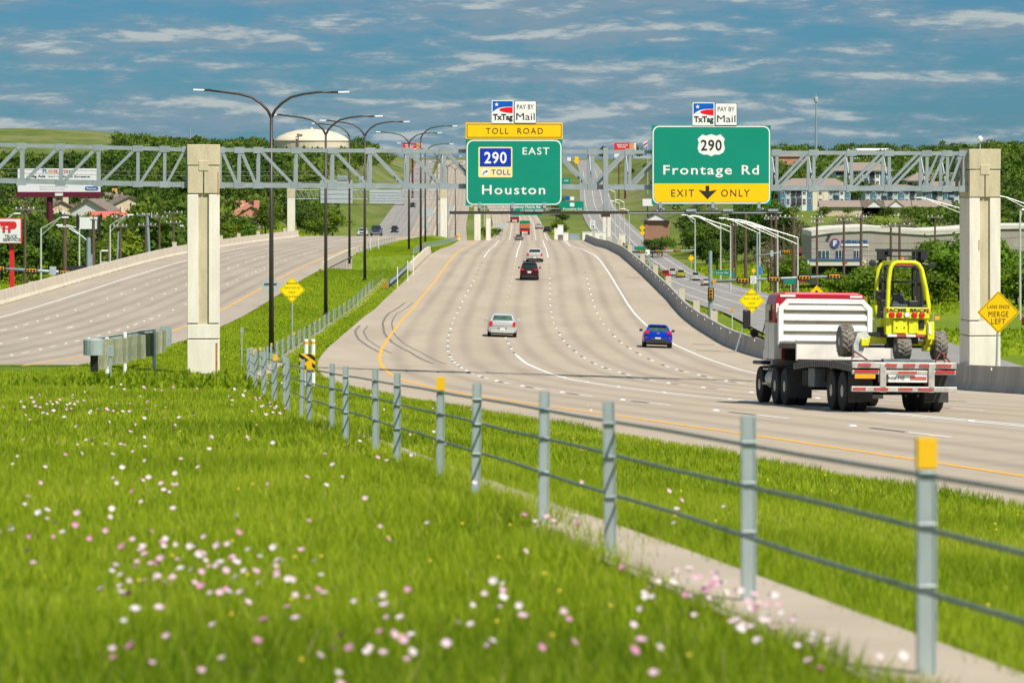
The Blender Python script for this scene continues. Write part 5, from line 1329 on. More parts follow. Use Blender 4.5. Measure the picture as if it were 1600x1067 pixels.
for u, v in fl:
    if v < 588: continue
    x, d = hitn(u, v); off = x - float(xB(d))
    if (-.28 < off < .5) or d > 150: continue
    r_ = R.uniform(.011, .020) * (1 + d / 90); z = gz(x, d) + R.uniform(.14, .26); tl = R.uniform(.1, .9); az = R.uniform(0, 6.3)
    tl = R.uniform(.25, 1.0); az = R.gauss(0, .8)
    M_ = Euler((tl, 0, az)).to_matrix(); b = len(V); c0_ = Vector((x, d, z)); tone = R.choice([.05, .25, .35, .5, .65, .8, .95])
    V.append(c0_ - M_ @ Vector((0, 0, r_ * .9))); tn.append(tone)
    for i in range(8):
        rr = r_ * (1.0 if i % 2 == 0 else .86); V.append(c0_ + M_ @ Vector((rr * math.cos(i * PI / 4), rr * math.sin(i * PI / 4), 0))); tn.append(tone)
    V.append(c0_ - M_ @ Vector((0, 0, r_ * .25))); tn.append(min(1, tone + .2))
    for i in range(8): Fc += [(b, b + 1 + i, b + 1 + (i + 1) % 8), (b + 9, b + 1 + i, b + 1 + (i + 1) % 8)]
o = bpy.data.objects.new('wildflowers', raw_mesh('wildflowers', V, Fc, M_petal, 3, tn)); COL.objects.link(o); o['kind'] = 'stuff'
# little yellow flowers
V, Fc = [], []
for _ in range(60):
    x, d = hitn(R.uniform(-30, 1650), R.uniform(640, 1066)); off = x - float(xB(d))
    if -.5 < off < .55 or x > float(xE(d)) - 3.2: continue
    r_ = .006 * (1 + d / 50); z = gz(x, d) + R.uniform(.10, .22); b = len(V)
    for i in range(5): V.append((x + r_ * math.cos(i * 1.257), d + .3 * r_ * math.sin(i * 1.257), z + r_ * math.sin(i * 1.257) * .8))
    Fc += [(b, b + 1, b + 2), (b, b + 2, b + 3), (b, b + 3, b + 4)]
o = bpy.data.objects.new('yellow_flowers', raw_mesh('yellow_flowers', V, Fc, mat('yellow_petal', (.75, .52, .03), .6), 3)); COL.objects.link(o); o['kind'] = 'stuff'
# rank weeds in the dip by the concrete column and tall seed heads at the pavement edge
def weeds(name, label, cx_, cd_, rx_, ry_, n, hgt, wid, seed, t0=.35):
    r_ = np.random.default_rng(seed); X = r_.normal(0, rx_, n); D = r_.normal(0, ry_, n); Z = ground(X + cx_, D + cd_); z0 = gz(cx_, cd_)
    h = hgt * r_.uniform(.3, 1, n) * np.exp(-(X / rx_) ** 2 / 3); w = wid * r_.uniform(.5, 1.3, n); a = r_.uniform(0, 6.3, n); zc = r_.uniform(0, 1, n) * h
    P0 = np.stack([X, D, Z - z0 + zc], -1); dx = np.stack([np.cos(a), np.sin(a), r_.normal(0, .5, n)], -1) * w[:, None]; up = np.stack([r_.normal(0, .4, n), r_.normal(0, .4, n), np.ones(n)], -1) * (w * 1.4)[:, None]
    V = np.stack([P0 - dx / 2, P0 + dx / 2, P0 + up], 1).reshape(-1, 3)
    o = bpy.data.objects.new(name, raw_mesh(name, V, np.arange(3 * n).reshape(-1, 3), M_blade, 3, np.repeat(np.clip(r_.normal(t0, .15, n), 0, .85), 3))); COL.objects.link(o); o.location = (cx_, cd_, z0)
    o['kind'] = 'stuff'; return o
for u, v, rx_, n, l in ((235, 606, 1.5, 1500, 'low dark green weed patch in the grass left of the concrete column'), (325, 606, .9, 700, 'small ragged weed patch in front of the concrete column base')):
    b_ = hit(u, v, 60, 200); weeds('tall_weeds', l, b_[0], b_[1], rx_, 3.0, n, .38, .10, n, .22)

# ---------------------------------------------------------------- trees
M_bark = mat('tree_bark', (.14, .115, .09), .9, var=.3, scale=4, bump=.3)
LEAF = {
    'dark': tone_mat('leaf_dark', [(0, (.022, .050, .010)), (.5, (.055, .105, .016)), (1, (.105, .170, .026))], .28, .28),
    'mid': tone_mat('leaf_mid', [(0, (.040, .090, .010)), (.5, (.105, .185, .016)), (1, (.185, .270, .030))], .36, .25),
    'lime': tone_mat('leaf_lime', [(0, (.070, .140, .010)), (.5, (.175, .275, .018)), (1, (.280, .370, .036))], .40, .20),
    'dry': tone_mat('leaf_dry', [(0, (.10, .09, .05)), (.5, (.20, .19, .10)), (1, (.30, .28, .16))], .3, .25),
}
def crown_arrays(seed, n, leaf, lobes=14, shape=(1, 1, 1), loose=.18):
    """unit crown: centred at z=.60, roughly 1 high in all; returns quads"""
    r_ = np.random.default_rng(seed)
    C_ = r_.normal(0, 1, (lobes, 3)); C_ /= np.linalg.norm(C_, axis=1)[:, None]; C_ *= (r_.random(lobes) ** .5 * .32)[:, None] * np.array([1.0, 1.0, 1.15]); C_[:, :2] *= np.where(C_[:, 2] > .1, .7, 1.0)[:, None]; rad = r_.uniform(.12, .22, lobes)
    C_[:, 2] -= .10
    k = r_.integers(0, lobes, n); dr = r_.normal(0, 1, (n, 3)); dr /= np.linalg.norm(dr, axis=1)[:, None]; dr[:, 2] = np.where(dr[:, 2] < -.35, -dr[:, 2] * .6, dr[:, 2])
    P_ = C_[k] + dr * (rad[k] * (1 + r_.normal(0, loose, n)))[:, None]; P_ = P_ * np.array(shape); P_[:, 2] += .60
    nrm = dr + r_.normal(0, .55, (n, 3)); nrm /= np.linalg.norm(nrm, axis=1)[:, None]
    t1_ = np.cross(nrm, r_.normal(0, 1, (n, 3))); t1_ /= np.linalg.norm(t1_, axis=1)[:, None]; t2_ = np.cross(nrm, t1_)
    s_ = leaf * r_.uniform(.55, 1.35, n)[:, None]
    Q = np.stack([P_ - t1_ * s_, P_ - t2_ * s_ * .7, P_ + t1_ * s_, P_ + t2_ * s_ * .7], 1)
    tone = np.clip(.5 + r_.normal(0, .16, n) + .25 * (r_.random(lobes)[k] - .5), 0, 1)
    return Q, tone
protos = {}
for kind in ('dark', 'mid', 'lime', 'dry'):
    for j in range(4):
        Q, tone = crown_arrays(hash((j, len(kind))) % 9999 + j * 17 + len(kind), 2600 if kind != 'dry' else 1500, .030 if kind != 'dry' else .022, 13 + 3 * j, (1, 1, .86 + .07 * j), .2 if kind != 'dry' else .4)
        me = raw_mesh('crown', Q.reshape(-1, 3), np.arange(len(Q) * 4).reshape(-1, 4), LEAF[kind], 4, np.repeat(tone, 4))
        mb = MB(); mb.path([(0, 0, -.08), (.01, 0, .15), (0, .01, .33), (.01, 0, .52)], [.032, .026, .020, .010], 7)
        r2 = random.Random(j)
        for _ in range(6):
            a = r2.uniform(0, 6.3); z = r2.uniform(.22, .42); mb.path([(0, 0, z), (.10 * math.cos(a), .10 * math.sin(a), z + .10), (.24 * math.cos(a), .24 * math.sin(a), z + .20)], [.012, .009, .004], 5)
        protos[kind, j] = (me, mb.mesh('trunk', M_bark, smooth=True))
def tree(x, d, h, kind, label, group=None, wide=1.0, name='tree', dz=0.0, cat='tree'):
    j = R.randrange(4); me, tr = protos[kind, j]
    t = thing(name, label, cat, (x, d, gz(x, d) + dz), R.uniform(0, 6.3), group); s_ = h * 1.08
    inst('crown', me, t, (0, 0, 0), (0, 0, 0), (s_ * wide, s_ * wide, s_)); inst('trunk', tr, t, (0, 0, 0), (0, 0, 0), (s_, s_, s_))
    return t
def topv(u, d):
    """rows that nearer trees must stay below so that houses and buildings behind show"""
    lim = 0
    for u0, u1, dd, v in ((62, 222, 900, 338), (222, 340, 900, 300), (340, 408, 900, 340), (408, 640, 900, 322), (-20, 62, 700, 332), (1212, 1500, 1100, 322), (1262, 1352, 650, 421), (1352, 1436, 650, 408), (1565, 1640, 700, 330), (1436, 1500, 640, 378), (1150, 1262, 640, 385),
                          (1000, 1050, 950, 372), (408, 560, 2000, 232), (560, 720, 2000, 238), (-20, 180, 2600, 240)):
        if u0 <= u <= u1 and d < dd: lim = max(lim, v)
    return lim
MARK = ((-40, 'the square sign'), (77, 'the maroon billboard'), (136, 'the blank sign'), (188, 'the dark pole pair'), (231, 'the grey steel pole'), (272, 'the twin crossarm pole'), (318, 'the left column'), (385, 'the salmon house'),
        (424, 'the nearest lamp'), (509, 'the second lamp'), (546, 'the parapet lamp'), (590, 'the third lamp'), (640, 'the fifth lamp'), (1064, 'the yellow green suv'), (1086, 'the short armed lamp'), (1126, 'the lamp pair'), (1187, 'the blue sign'), (1212, 'the pole cluster'),
        (1246, 'the white lamp'), (1277, 'the round logo'), (1318, 'the blue lettering'), (1346, 'the thick pole'), (1392, 'the crossarm pair'), (1461, 'the lone dark pole'), (1539, 'the right column'), (1620, 'the amber diamond'))
def tree_label(u, h, h0, h1, kd, place, wd=1.2):
    f = (h - h0) / max(.1, h1 - h0); size = ('low' if f < .12 else 'smallish' if f < .35 else 'medium' if f < .6 else 'tall' if f < .8 else 'towering') + (' slim' if wd < 1.16 else ' broad' if wd > 1.33 else '')
    m_ = min(MARK, key=lambda q: abs(q[0] - u)); rel = 'behind' if abs(m_[0] - u) < 9 else 'left of' if u < m_[0] else 'right of'
    return size + ' ' + {'dark': 'dark evergreen', 'mid': 'mid green', 'lime': 'yellow green', 'dry': 'bare greyish'}[kd] + ' tree ' + place + ' ' + rel + ' ' + m_[1]
def grove(n, x0, x1, d0, d1, h0, h1, kinds, labels, group, cond=None, wide=(1.0, 1.5)):
    k = 0; tries = 0
    while k < n and tries < n * 40:
        tries += 1; d = R.uniform(d0, d1); x = R.uniform(x0, x1) if not callable(x0) else R.uniform(x0(d), x1(d)); u = 800 + x / d * F
        if u < -60 or u > 1660: continue
        if cond and not cond(x, d, u): continue
        h = R.uniform(h0, h1); z = gz(x, d); tv = topv(u, d)
        if tv: h = min(h, -(tv - HV) * d / F - z)
        if h < 2.2: continue
        kd = R.choice(kinds); wd = R.uniform(*wide); tree(x, d, h, kd, tree_label(u, h, h0, h1, kd, labels, wd), group, wd); k += 1
LB = lambda s_: {'dark': 'dark evergreen tree ' + s_, 'mid': 'mid green leafy tree ' + s_, 'lime': 'bright yellow green tree ' + s_, 'dry': 'bare greyish brown tree ' + s_}
lx = lambda d: -.145 * d
grove(50, lx, lambda d: -50, 575, 720, 5, 9, ['dark', 'mid', 'mid', 'lime'], 'in the front wood', 'front row of the left wood')
grove(60, lx, lambda d: -58 - (d - 700) * .02, 720, 890, 6, 10, ['dark', 'dark', 'mid', 'lime', 'dry'], 'in the middle wood', 'middle of the left wood')
grove(62, lx, lambda d: -66, 915, 1250, 8, 12, ['dark', 'dark', 'mid'], 'on the upper hillside', 'upper left hillside wood')
grove(14, lambda d: -58, lambda d: -40, 820, 1050, 5, 8, ['dark', 'mid'], "by the grey hillside road", 'slope beside the hillside road')
grove(34, lambda d: 46, lambda d: .142 * d, 505, 640, 4, 8, ['lime', 'mid', 'lime'], "in the thicket", 'thicket before the grey building', lambda x, d, u: u > 1175 and not (1565 < u))
grove(10, lambda d: .125 * d, lambda d: .14 * d, 480, 600, 4, 7, ['lime', 'mid'], "past the column", 'trees right of the concrete column', lambda x, d, u: u > 1568)
grove(38, lambda d: 52, lambda d: .142 * d, 700, 880, 5, 9, ['mid', 'dark', 'dry', 'lime', 'dry'], "below the apartments", 'tree belt below the apartments', lambda x, d, u: u > 1110)
grove(26, lambda d: 45, lambda d: 75, 850, 1090, 6, 11, ['dark', 'dark', 'mid'], "in the dark clump", 'dark clump beside the frontage road', lambda x, d, u: 1045 < u < 1240)
grove(8, lambda d: 48, lambda d: 66, 700, 820, 5, 8, ['dry', 'dry', 'mid'], "behind the light poles", 'bare trees behind the light poles', lambda x, d, u: u > 1110)
grove(20, lambda d: 70, lambda d: .142 * d, 1180, 1500, 7, 11, ['dark', 'mid'], "on the ridge", 'ridge behind the apartments', lambda x, d, u: u > 1200)
tree((1470 - 800) * 520 / F, 520, 9.0, 'lime', 'large bright green tree just left of the right concrete column', None, 1.25)
tree((1497 - 800) * 560 / F, 560, 8.0, 'mid', 'tall mid green tree half hidden by the right concrete column', None, 1.2)
tree((1442 - 800) * 560 / F, 560, 5.5, 'lime', 'low bright tree seen between forklift mast and concrete column', None, 1.4)
tree((765 - 800) * 1000 / F, 1000, 4.6, 'mid', 'lone roundish tree in the median below the Houston sign', None, 1.5)
grove(10, lambda d: 9 + rE(d) * 0, lambda d: 21, 1150, 1900, 3, 6, ['mid', 'dark', 'lime'], 'between far roads', 'small trees between the far roads', lambda x, d, u: u > 858)
grove(12, lambda d: 58, lambda d: 74, 1250, 2200, 4, 8, ['mid', 'dark'], 'on the far right slope', 'trees on the far right slope', lambda x, d, u: 955 < u < 1200)
tree((1019 - 800) * 965 / F, 965, 5.6, 'dark', 'dark rounded tree standing in front of the low gabled brick building', None, 1.4)
tree((1034 - 800) * 975 / F, 975, 6.2, 'mid', 'green tree at the right front corner of the gabled brick building', None, 1.3)
# the rest of the woods, past the count: one mass
def wood(name, spec, m, seed):
    r_ = np.random.default_rng(seed); base = [crown_arrays(900 + i, 230, .062, 10, (1.25, 1.25, .9), .2) for i in range(5)]; Vs, Ts = [], []
    for (n, f0, f1, d0, d1, h0, h1) in spec:
        D = d0 + r_.random(n) * (d1 - d0); a, b = f0(D), f1(D); X = a + r_.random(n) * (b - a); Z = ground(X, D)
        for i in range(n):
            if b[i] <= a[i]: continue
            Q, tone = base[i % 5]; h = r_.uniform(h0, h1); an = r_.uniform(0, 6.3); c_, s_ = math.cos(an), math.sin(an)
            u = 800 + X[i] / D[i] * F; tv = topv(u, D[i])
            if tv: h = min(h, -(tv - HV) * D[i] / F - Z[i])
            if h < 2.0: continue
            q = Q * h * 1.08; x = q[..., 0] * c_ - q[..., 1] * s_ + X[i]; y = q[..., 0] * s_ + q[..., 1] * c_ + D[i]
            Vs.append(np.stack([x, y, q[..., 2] + Z[i]], -1).reshape(-1, 3)); Ts.append(np.repeat(np.clip(tone * .5 + r_.uniform(0, .6), 0, 1), 4))
    V = np.concatenate(Vs); T = np.concatenate(Ts)
    o = bpy.data.objects.new(name, raw_mesh(name, V, np.arange(len(V)).reshape(-1, 4), m, 4, T)); COL.objects.link(o); o['kind'] = 'stuff'
M_wood_leaf = tone_mat('wood_leaf', [(0, (.025, .055, .010)), (.4, (.065, .120, .016)), (.75, (.13, .205, .022)), (1, (.22, .27, .05))], .32)
wood('wooded_hillside', [
    (820, lambda d: -.15 * d - 20, lambda d: -66 - (d - 1200) * .006, 1150, 1900, 8, 12), (240, lambda d: -.15 * d - 20, lambda d: -70 + d * 0, 1900, 2300, 8, 12),
    (420, lambda d: -.16 * d - 20, lambda d: -55 + 0 * d, 640, 1150, 6, 10),
    (160, lambda d: 60 + .05 * (d - 1000), lambda d: .16 * d + 30, 1000, 1180, 6, 9), (200, lambda d: .03 * (d - 1500) + 62, lambda d: 90 + .06 * (d - 1300), 1300, 2300, 7, 10),
    (330, lambda d: 84 + .02 * (d - 1200), lambda d: .16 * d + 30, 1180, 2100, 7, 11), (150, lambda d: 95 + d * 0, lambda d: .16 * d + 30, 720, 1000, 6, 9), (110, lambda d: 60 + d * 0, lambda d: .16 * d + 30, 2100, 2800, 7, 10)], M_wood_leaf, 3)
# shrubs over the right barrier
for i, (u, v, D, h) in enumerate(((935, 388, 640, 2.6), (948, 391, 600, 2.4), (960, 394, 570, 2.3), (975, 398, 540, 2.2), (990, 404, 510, 2.1), (1003, 412, 480, 1.9), (1018, 420, 480, 2.2), (1030, 428, 470, 1.8))):
    x = (u - 800) * D / F; g0_ = gz(x, D); hh_ = -(v - HV + 8) * D / F - .6 + h * 1.2 - g0_
    t = thing('tall_shrub', 'loose yellow green shrub over the right barrier, ' + ('farthest, by the cabinet', 'left of the twin white columns', 'right of the twin white columns', 'at the cream post', 'right of the cream post', 'below the dark sound wall', 'below the distant signals', 'nearest the teal sign')[i], 'shrub', (x, D, g0_), R.uniform(0, 6), 'shrubs showing over the right barrier')
    me, tr = protos['lime', i % 4]; inst('foliage', me, t, (0, 0, 0), (0, 0, 0), (hh_ * .55, hh_ * .55, hh_ * 1.05)); inst('stem', tr, t, (0, 0, 0), (0, 0, 0), (hh_ * .6, hh_ * .6, hh_))
# ---------------------------------------------------------------- roadside poles, signs, signals
M_pole = mat('brown_pole_wood', (.13, .085, .06), .9, var=.25, scale=2, stretch=(3, 3, .5)); M_poleg = mat('grey_pole_wood', (.20, .18, .16), .9, var=.2, scale=2)
M_lpole = mat('pale_light_pole', (.62, .64, .60), .45, .2, var=.05); M_sig = mat('signal_yellow', (.72, .33, .01), .5, var=.05); M_steelp = mat('blue_grey_steel_pole', (.33, .41, .44), .5, .3, var=.08)
M_wire = mat('overhead_wire', (.06, .06, .06), .6)
def base_at(u, v, D): b = at(u, v, D); return Vector((b.x, D, min(b.z, gz(b.x, D) + .0) if False else gz(b.x, D)))
def utility_pole(u, vt, D, label, arms=((0.0, 2.6),), wide=.30, m=None, lean=0.0, insul=True):
    b = base_at(u, 0, D); top = -(vt - HV) * D / F - b.z
    t = thing('utility_pole', label, 'utility pole', tuple(b), 0)
    MB().tube((0, 0, -.5), (lean, 0, top), wide / 2 * 1.15, wide / 2 * .8, 8).build('pole', m or M_pole, t)
    for dz_, w in arms:
        MB().box((lean, -.16, top - .3 - dz_), (w, .14, .16)).build('crossarm', M_poleg, t)
        if insul:
            for s in (-.9, -.4, .4, .9): MB().lathe((lean + s * w / 2, -.16, top - .22 - dz_), [(.06, 0), (.10, .06), (.04, .26)], 6).build('insulator', M_wht, t)
    return t
for u, vt, D, l, a, w in ((39, 324, 520, 'brown utility pole with crossarm right of the red and white square sign', ((0, 2.6),), .38), (101, 332, 505, 'thick dark utility pole with white box, left of the blank sign panel', ((0, .6),), .55), (146, 340, 500, 'dark pole standing across the blank white sign panel', ((0, .8),), .5),
                          (188, 337, 560, 'dark utility pole with two crossarms, left of the leaning grey one', ((0, 2.6), (1.3, 2.0)), .40), (228, 334, 600, 'brown pole just left of the grey double crossarm pole', ((0, 1.2),), .42), (249, 337, 620, 'thin dark utility pole second right of the grey double crossarm pole', ((0, 2.8),), .34),
                          (271, 330, 620, 'dark utility pole with twin crossarms nearest the left concrete column', ((0, 3.0), (1.6, 2.4)), .36), (284, 352, 640, 'short thin pole with white transformer beside the left concrete column', ((0, .5),), .28), (169, 380, 540, 'short bare pole left of the leaning grey pole', (), .32), (110, 375, 640, 'small distant pole in front of the left trees', ((0, 1.2),), .3)):
    utility_pole(u, vt, D, l, a, w)
utility_pole(235, 333, 590, 'grey steel utility pole with two wide crossarms', ((0, 3.4), (1.6, 2.8)), .52, M_steelp, -.5)
utility_pole(181, 362, 545, 'leaning pale grey pole beside the dark double crossarm pole', (), .30, M_steelp, .35, False)
for u, vt, D, l, a, w in ((1205, 340, 640, 'brown utility pole at the left of the pole cluster behind the truck', ((0, 2.4),), .42), (1212, 336, 600, 'tallest brown pole of the cluster, with pale crossarm and transformer', ((0, 3.4),), .55), (1224, 350, 650, 'brown pole in the middle of the pole cluster', (), .40), (1240, 337, 590, 'thick reddish brown pole at the right of the pole cluster', ((0, 3.0),), .60),
                          (1276.5, 338, 560, 'dark utility pole with curved white insulators before the round logo', ((0, 1.8), (.7, 1.8)), .36), (1318.5, 342, 560, 'brown utility pole crossing the blue lettering', ((0, 2.2),), .38), (1345.5, 337, 545, 'thick brown utility pole right of the blue lettering', ((0, 1.6),), .42),
                          (1392, 352, 600, 'left pole of the pair with white crossarms above the forklift', ((0, 3.2),), .40), (1405.5, 349, 590, 'right pole of the pair with white crossarms above the forklift', ((0, 3.4),), .42), (1461, 337, 640, 'lone dark utility pole left of the right concrete column', ((0, 2.6),), .34),
                          (1144, 345, 720, 'dark pole behind the pair of white light poles', (), .5), (1165, 333, 700, 'thick dark bare pole behind the street name sign', (), .6), (1149, 350, 760, 'thin brown pole just behind the thick bare one', ((0, 2.0),), .34), (1375, 418, 540, 'thin bare stick pole in the thicket above the truck', (), .10)):
    utility_pole(u, vt, D, l, a, w)
# wires strung through the gantry's picture height, well behind it
wr = thing('overhead_wires', 'pale overhead wires crossing the left wood between poles', 'wires', (0, 600, 0))
for v0, v1 in ((262, 263), (276, 281), (268, 270)):
    a, b = at(-60, v0, 600), at(700, v1, 640); pts = []
    for i in range(13): f = i / 12; p = a.lerp(b, f); p.z -= 1.1 * 4 * f * (1 - f) * .6; pts.append(p - Vector((0, 600, 0)))
    MB().path(pts, .035, 4).build('wire', M_poleg, wr)
wr = thing('overhead_wires', 'dark overhead wires strung past the grey sloped roof building', 'wires', (0, 560, 0))
for v0, v1, sag in ((356, 354, .8), (390, 392, 1.0), (384, 384, .9), (372, 366, 1.1)):
    a, b = at(1205, v0, 600), at(1640, v1, 560); pts = []
    for i in range(13): f = i / 12; p = a.lerp(b, f); p.z -= sag * 4 * f * (1 - f); pts.append(p - Vector((0, 560, 0)))
    MB().path(pts, .025, 4).build('wire', M_wire, wr)
def light_pole(u, vt, D, label, du, dv, twin=True):
    """pale pole with a long arm reaching du, dv image units away"""
    b = base_at(u, 0, D); k = D / F; top = -(vt - HV) * k - b.z
    t = thing('light_pole', label, 'street lamp', tuple(b))
    MB().tube((0, 0, -.3), (0, 0, top), .15, .10, 8).build('pole', M_lpole, t)
    e = Vector((du * k, -.0, top - dv * k)); s = Vector((0, 0, top - .05))
    MB().path([s, s.lerp(e, .5) + Vector((0, 0, .1)), s.lerp(e, .82) + Vector((0, 0, .22)), e + Vector((0, 0, .12))], .07, 6).build('arm', M_lpole, t)
    if twin: MB().path([s - Vector((0, 0, .9)), s.lerp(e, .4) + Vector((0, 0, -.45)), s.lerp(e, .85) + Vector((0, 0, .15))], .05, 6).build('brace', M_lpole, t)
    sg = 1 if du > 0 else -1
    MB().box(e + Vector((sg * .35, 0, .12)), (.85, .34, .16), ty=.6).build('lamp_head', M_lum, t)
for u, vt, D, l, du, dv in ((64, 357, 500, 'pale light pole in front of the left trees, right of the square sign', 34, -16), (124, 356, 520, 'pale light pole partly in front of the blank sign panel', -27, -3), (172, 352, 540, 'pale light pole left of the utility pole pair', 28, -15), (-2, 352, 520, 'pale light pole at the left edge behind the square sign', 25, -17),
                            (1246.5, 371, 520, 'white light pole nearest the truck, its long arm reaching left', -92, -26), (1215, 362, 560, 'second white light pole from the truck', -70, -18), (1187, 356, 620, 'third white light pole from the truck', -56, -14), (1141.5, 354, 640, 'white light pole behind the signal pole, arm over the road', -58, -15),
                            (1126, 350, 700, 'white light pole just left of its twin over the frontage road', -40, -12), (1086, 343, 780, 'white light pole with short arm beside the frontage road', -15, -6), (1623, 325, 560, 'white light pole arm entering right of the concrete column', -60, -17), (1594, 330, 430, 'plain pale pole at the right edge beyond the lane ends sign', 4, -1),
                            (1500, 325, 760, 'long white twin light arm over the apartment block', -62, -15)):
    light_pole(u, vt, D, l, du, dv)
for i, (u, vt, D, l) in enumerate(((961, 300, 1150, 'far white lamp post beside the hillside road, first of four'), (968, 318, 1050, 'far white lamp post beside the hillside road, second of four'), (975, 316, 1000, 'far white lamp post beside the hillside road, third of four'), (983, 330, 960, 'far white lamp post beside the hillside road, last of four'),
        (727, 326, 1250, 'thin far lamp post left of the first far cream column'), (757, 322, 1150, 'thin far lamp post between the far cream columns'), (775, 330, 1100, 'thin far lamp post right of the far cream columns'))):
    light_pole(u, vt, D, l, -9 if i < 4 else 8, -3, False)
M_red_s = mat('billboard_red', (.72, .02, .03), .5, var=.05); M_gs = mat('street_sign_green', (.0, .22, .14), .5, var=.04)
def signal_head(parent, x, z, y, horiz=True, front=False):
    w, h = (1.10, .38) if horiz else (.38, 1.10)
    MB().box((x, y, z), (w + .26, .05, h + .22)).build('backplate', M_blk, parent)
    hd = MB().box((x, y - .10, z), (w, .18, h)).build('signal_head', M_sig, parent, bevel=.04)
    for s in (-1, 0, 1):
        c = (x + s * .35, y - .20, z) if horiz else (x, y - .20, z + s * .35)
        MB().lathe(c, [(.12, -.04), (.14, .02)], 8, 'y').build('lens', M_blk if front is False else (M_lred, M_lamb, M_gs)[s + 1], hd)
def mast_arm(u, vt, vb, D, name_label, arm_u, arm_v0, arm_v1, heads, r=.16, ext=None):
    b = at(u, vb, D); k = D / F; t = thing('traffic_signal', name_label, 'traffic signal', tuple(b))
    top = (vb - vt) * k
    lo = min(0, gz(b.x, D) - b.z)
    MB().tube((0, 0, lo - .5), (0, 0, top), r * 1.25, r * .95, 10).build('pole', M_steelp, t)
    MB().lathe((0, 0, lo), [(r * 2, 0), (r * 2, .08), (r * 1.4, .15)], 10).build('base', M_steelp, t)
    z0, z1 = (vb - arm_v0) * k, (vb - arm_v1) * k; xe = (arm_u - u) * k
    MB().tube((0, 0, z0), (xe, 0, z1), r * .95, r * .45, 10).build('mast_arm', M_steelp, t, smooth=True)
    for hu in heads:
        f = (hu - u) / (arm_u - u); signal_head(t, xe * f, z0 + (z1 - z0) * f - .02, -.22)
    return t, k, lambda uu: (uu - u) * k, lambda vv: (vb - vv) * k
t, k, X_, Z_ = mast_arm(1110, 392, 508, 405, 'traffic signal pole with long mast arm and four yellow heads beyond the right barrier', 1314, 440, 431, (1161, 1209.5, 1256.5, 1303.5), .20)
MB().box((X_(1128), -.06, Z_(426)), (1.62, .03, .50)).build('street_name_sign', M_gs, t); lettering('Tuscany Way', 1.35, .20, M_swhite, t, (X_(1128), -.085, Z_(426)))
MB().box((X_(1177), -.24, Z_(437)), (.62, .03, .80)).build('regulation_sign', M_swhite, t)
for i, tx_t in enumerate(('LEFT', 'TURN', 'ONLY')): lettering(tx_t, .42, .13, M_sblk, t, (X_(1177), -.26, Z_(437) + .22 - i * .22))
signal_head(t, X_(1110.5), Z_(459.5), -.30, False); MB().box((X_(1115.5), -.2, Z_(440.5)), (.36, .25, .34)).build('pedestrian_signal', M_sig, t, bevel=.03)
t, k, X_, Z_ = mast_arm(138.5, 371, 432, 430, 'traffic signal mast at the far left with street lamp arm on its pole', -20, 428, 418, (102, 49.5, -1), .24)
MB().path([(0, 0, Z_(378)), (X_(124), 0, Z_(366)), (X_(112), 0, Z_(356)), (X_(99), 0, Z_(354))], .07, 6).build('lamp_arm', M_steelp, t); MB().box((X_(96), 0, Z_(354)), (.8, .3, .14)).build('lamp_head', M_lum, t)
MB().box((X_(83), -.2, Z_(423)), (.75, .04, .95)).build('sign_back', M_alu, t); MB().box((X_(121), -.05, Z_(418.5)), (2.3, .05, .45)).build('street_name_sign', M_navy if False else M_trim, t); MB().box((X_(142), .1, Z_(410)), (.35, .3, 1.8)).build('control_box', M_steelp, t)
t, k, X_, Z_ = mast_arm(1086, 380, 424, 790, 'distant traffic signal arm over the frontage road with three small heads', 996, 391, 393, (1002, 1028, 1058), .16)
MB().box((X_(1000), -.1, Z_(388)), (2.3, .05, .8)).build('street_name_sign', M_gs, t); MB().box((X_(1012), -.1, Z_(394)), (.9, .05, 1.0)).build('regulation_sign', M_swhite, t)
t, k, X_, Z_ = mast_arm(1183, 362, 452, 560, 'far traffic signal arm between the light poles, seen from behind', 1230, 400, 393, (1228,), .14)
for u in (1206, 1221): MB().box((X_(u), -.1, Z_(396)), (.42, .04, .9)).build('sign_back', M_alu, t)
def panel_sign(name, u0, v0, u1, v1, D, m, label, post_u=None, post_m=None, cat='sign', th=.12, post_w=.2, vb=None):
    k = D / F; uc, vc = (u0 + u1) / 2, (v0 + v1) / 2; b = base_at(post_u if post_u is not None else uc, 0, D)
    t = thing(name, label, cat, tuple(b)); zc = -(vc - HV) * k - b.z; w, h = (u1 - u0) * k, (v1 - v0) * k; xo = (uc - 800) * k - b.x
    MB().box((xo, 0, zc), (w, th, h)).build('panel', m, t)
    if post_m is not None:
        MB().box((0, th, (zc - h / 2) / 2 - .3), (post_w, post_w, zc - h / 2 + .6)).build('post', post_m, t)
    def P(u, v, dy=0.0): return Vector(((u - 800) * k - b.x, -th / 2 - .01 - dy, -(v - HV) * k - b.z))
    return t, P, k
M_maroon = mat('maroon_steel', (.13, .012, .035), .5, .1, var=.12); M_bbw = mat('billboard_white', (.78, .80, .82), .5, var=.02)
t, P, k = panel_sign('billboard', 28, 263.5, 157, 300, 680, M_bbw, 'large white billboard on maroon post, partly behind the left truss', 77, None, 'billboard', .6)
MB().box(P(92, 304.2, -.4), (14.9, .9, .95)).build('apron', M_maroon, t); MB().tube(P(77, 306, -.9), (0, .9, -.5), .55, .6, 12).build('post', M_maroon, t); MB().box(P(92.5, 304, .1), (1.4, .05, .5)).build('name_plate', M_bbw, t)
cols = [mat('letter_navy', (.0, .10, .28), .5), mat('letter_orange', (.85, .30, .03), .5), mat('letter_red', (.70, .03, .03), .5), mat('letter_navy', (.0, .1, .28), .5), mat('letter_red', (.7, .03, .03), .5), mat('letter_teal', (.0, .40, .30), .5)]
for i, ch_ in enumerate('Reagan'): lettering(ch_, .9, .75, cols[i], t, tuple(P(71 + i * 8.2, 267.3, .01)))
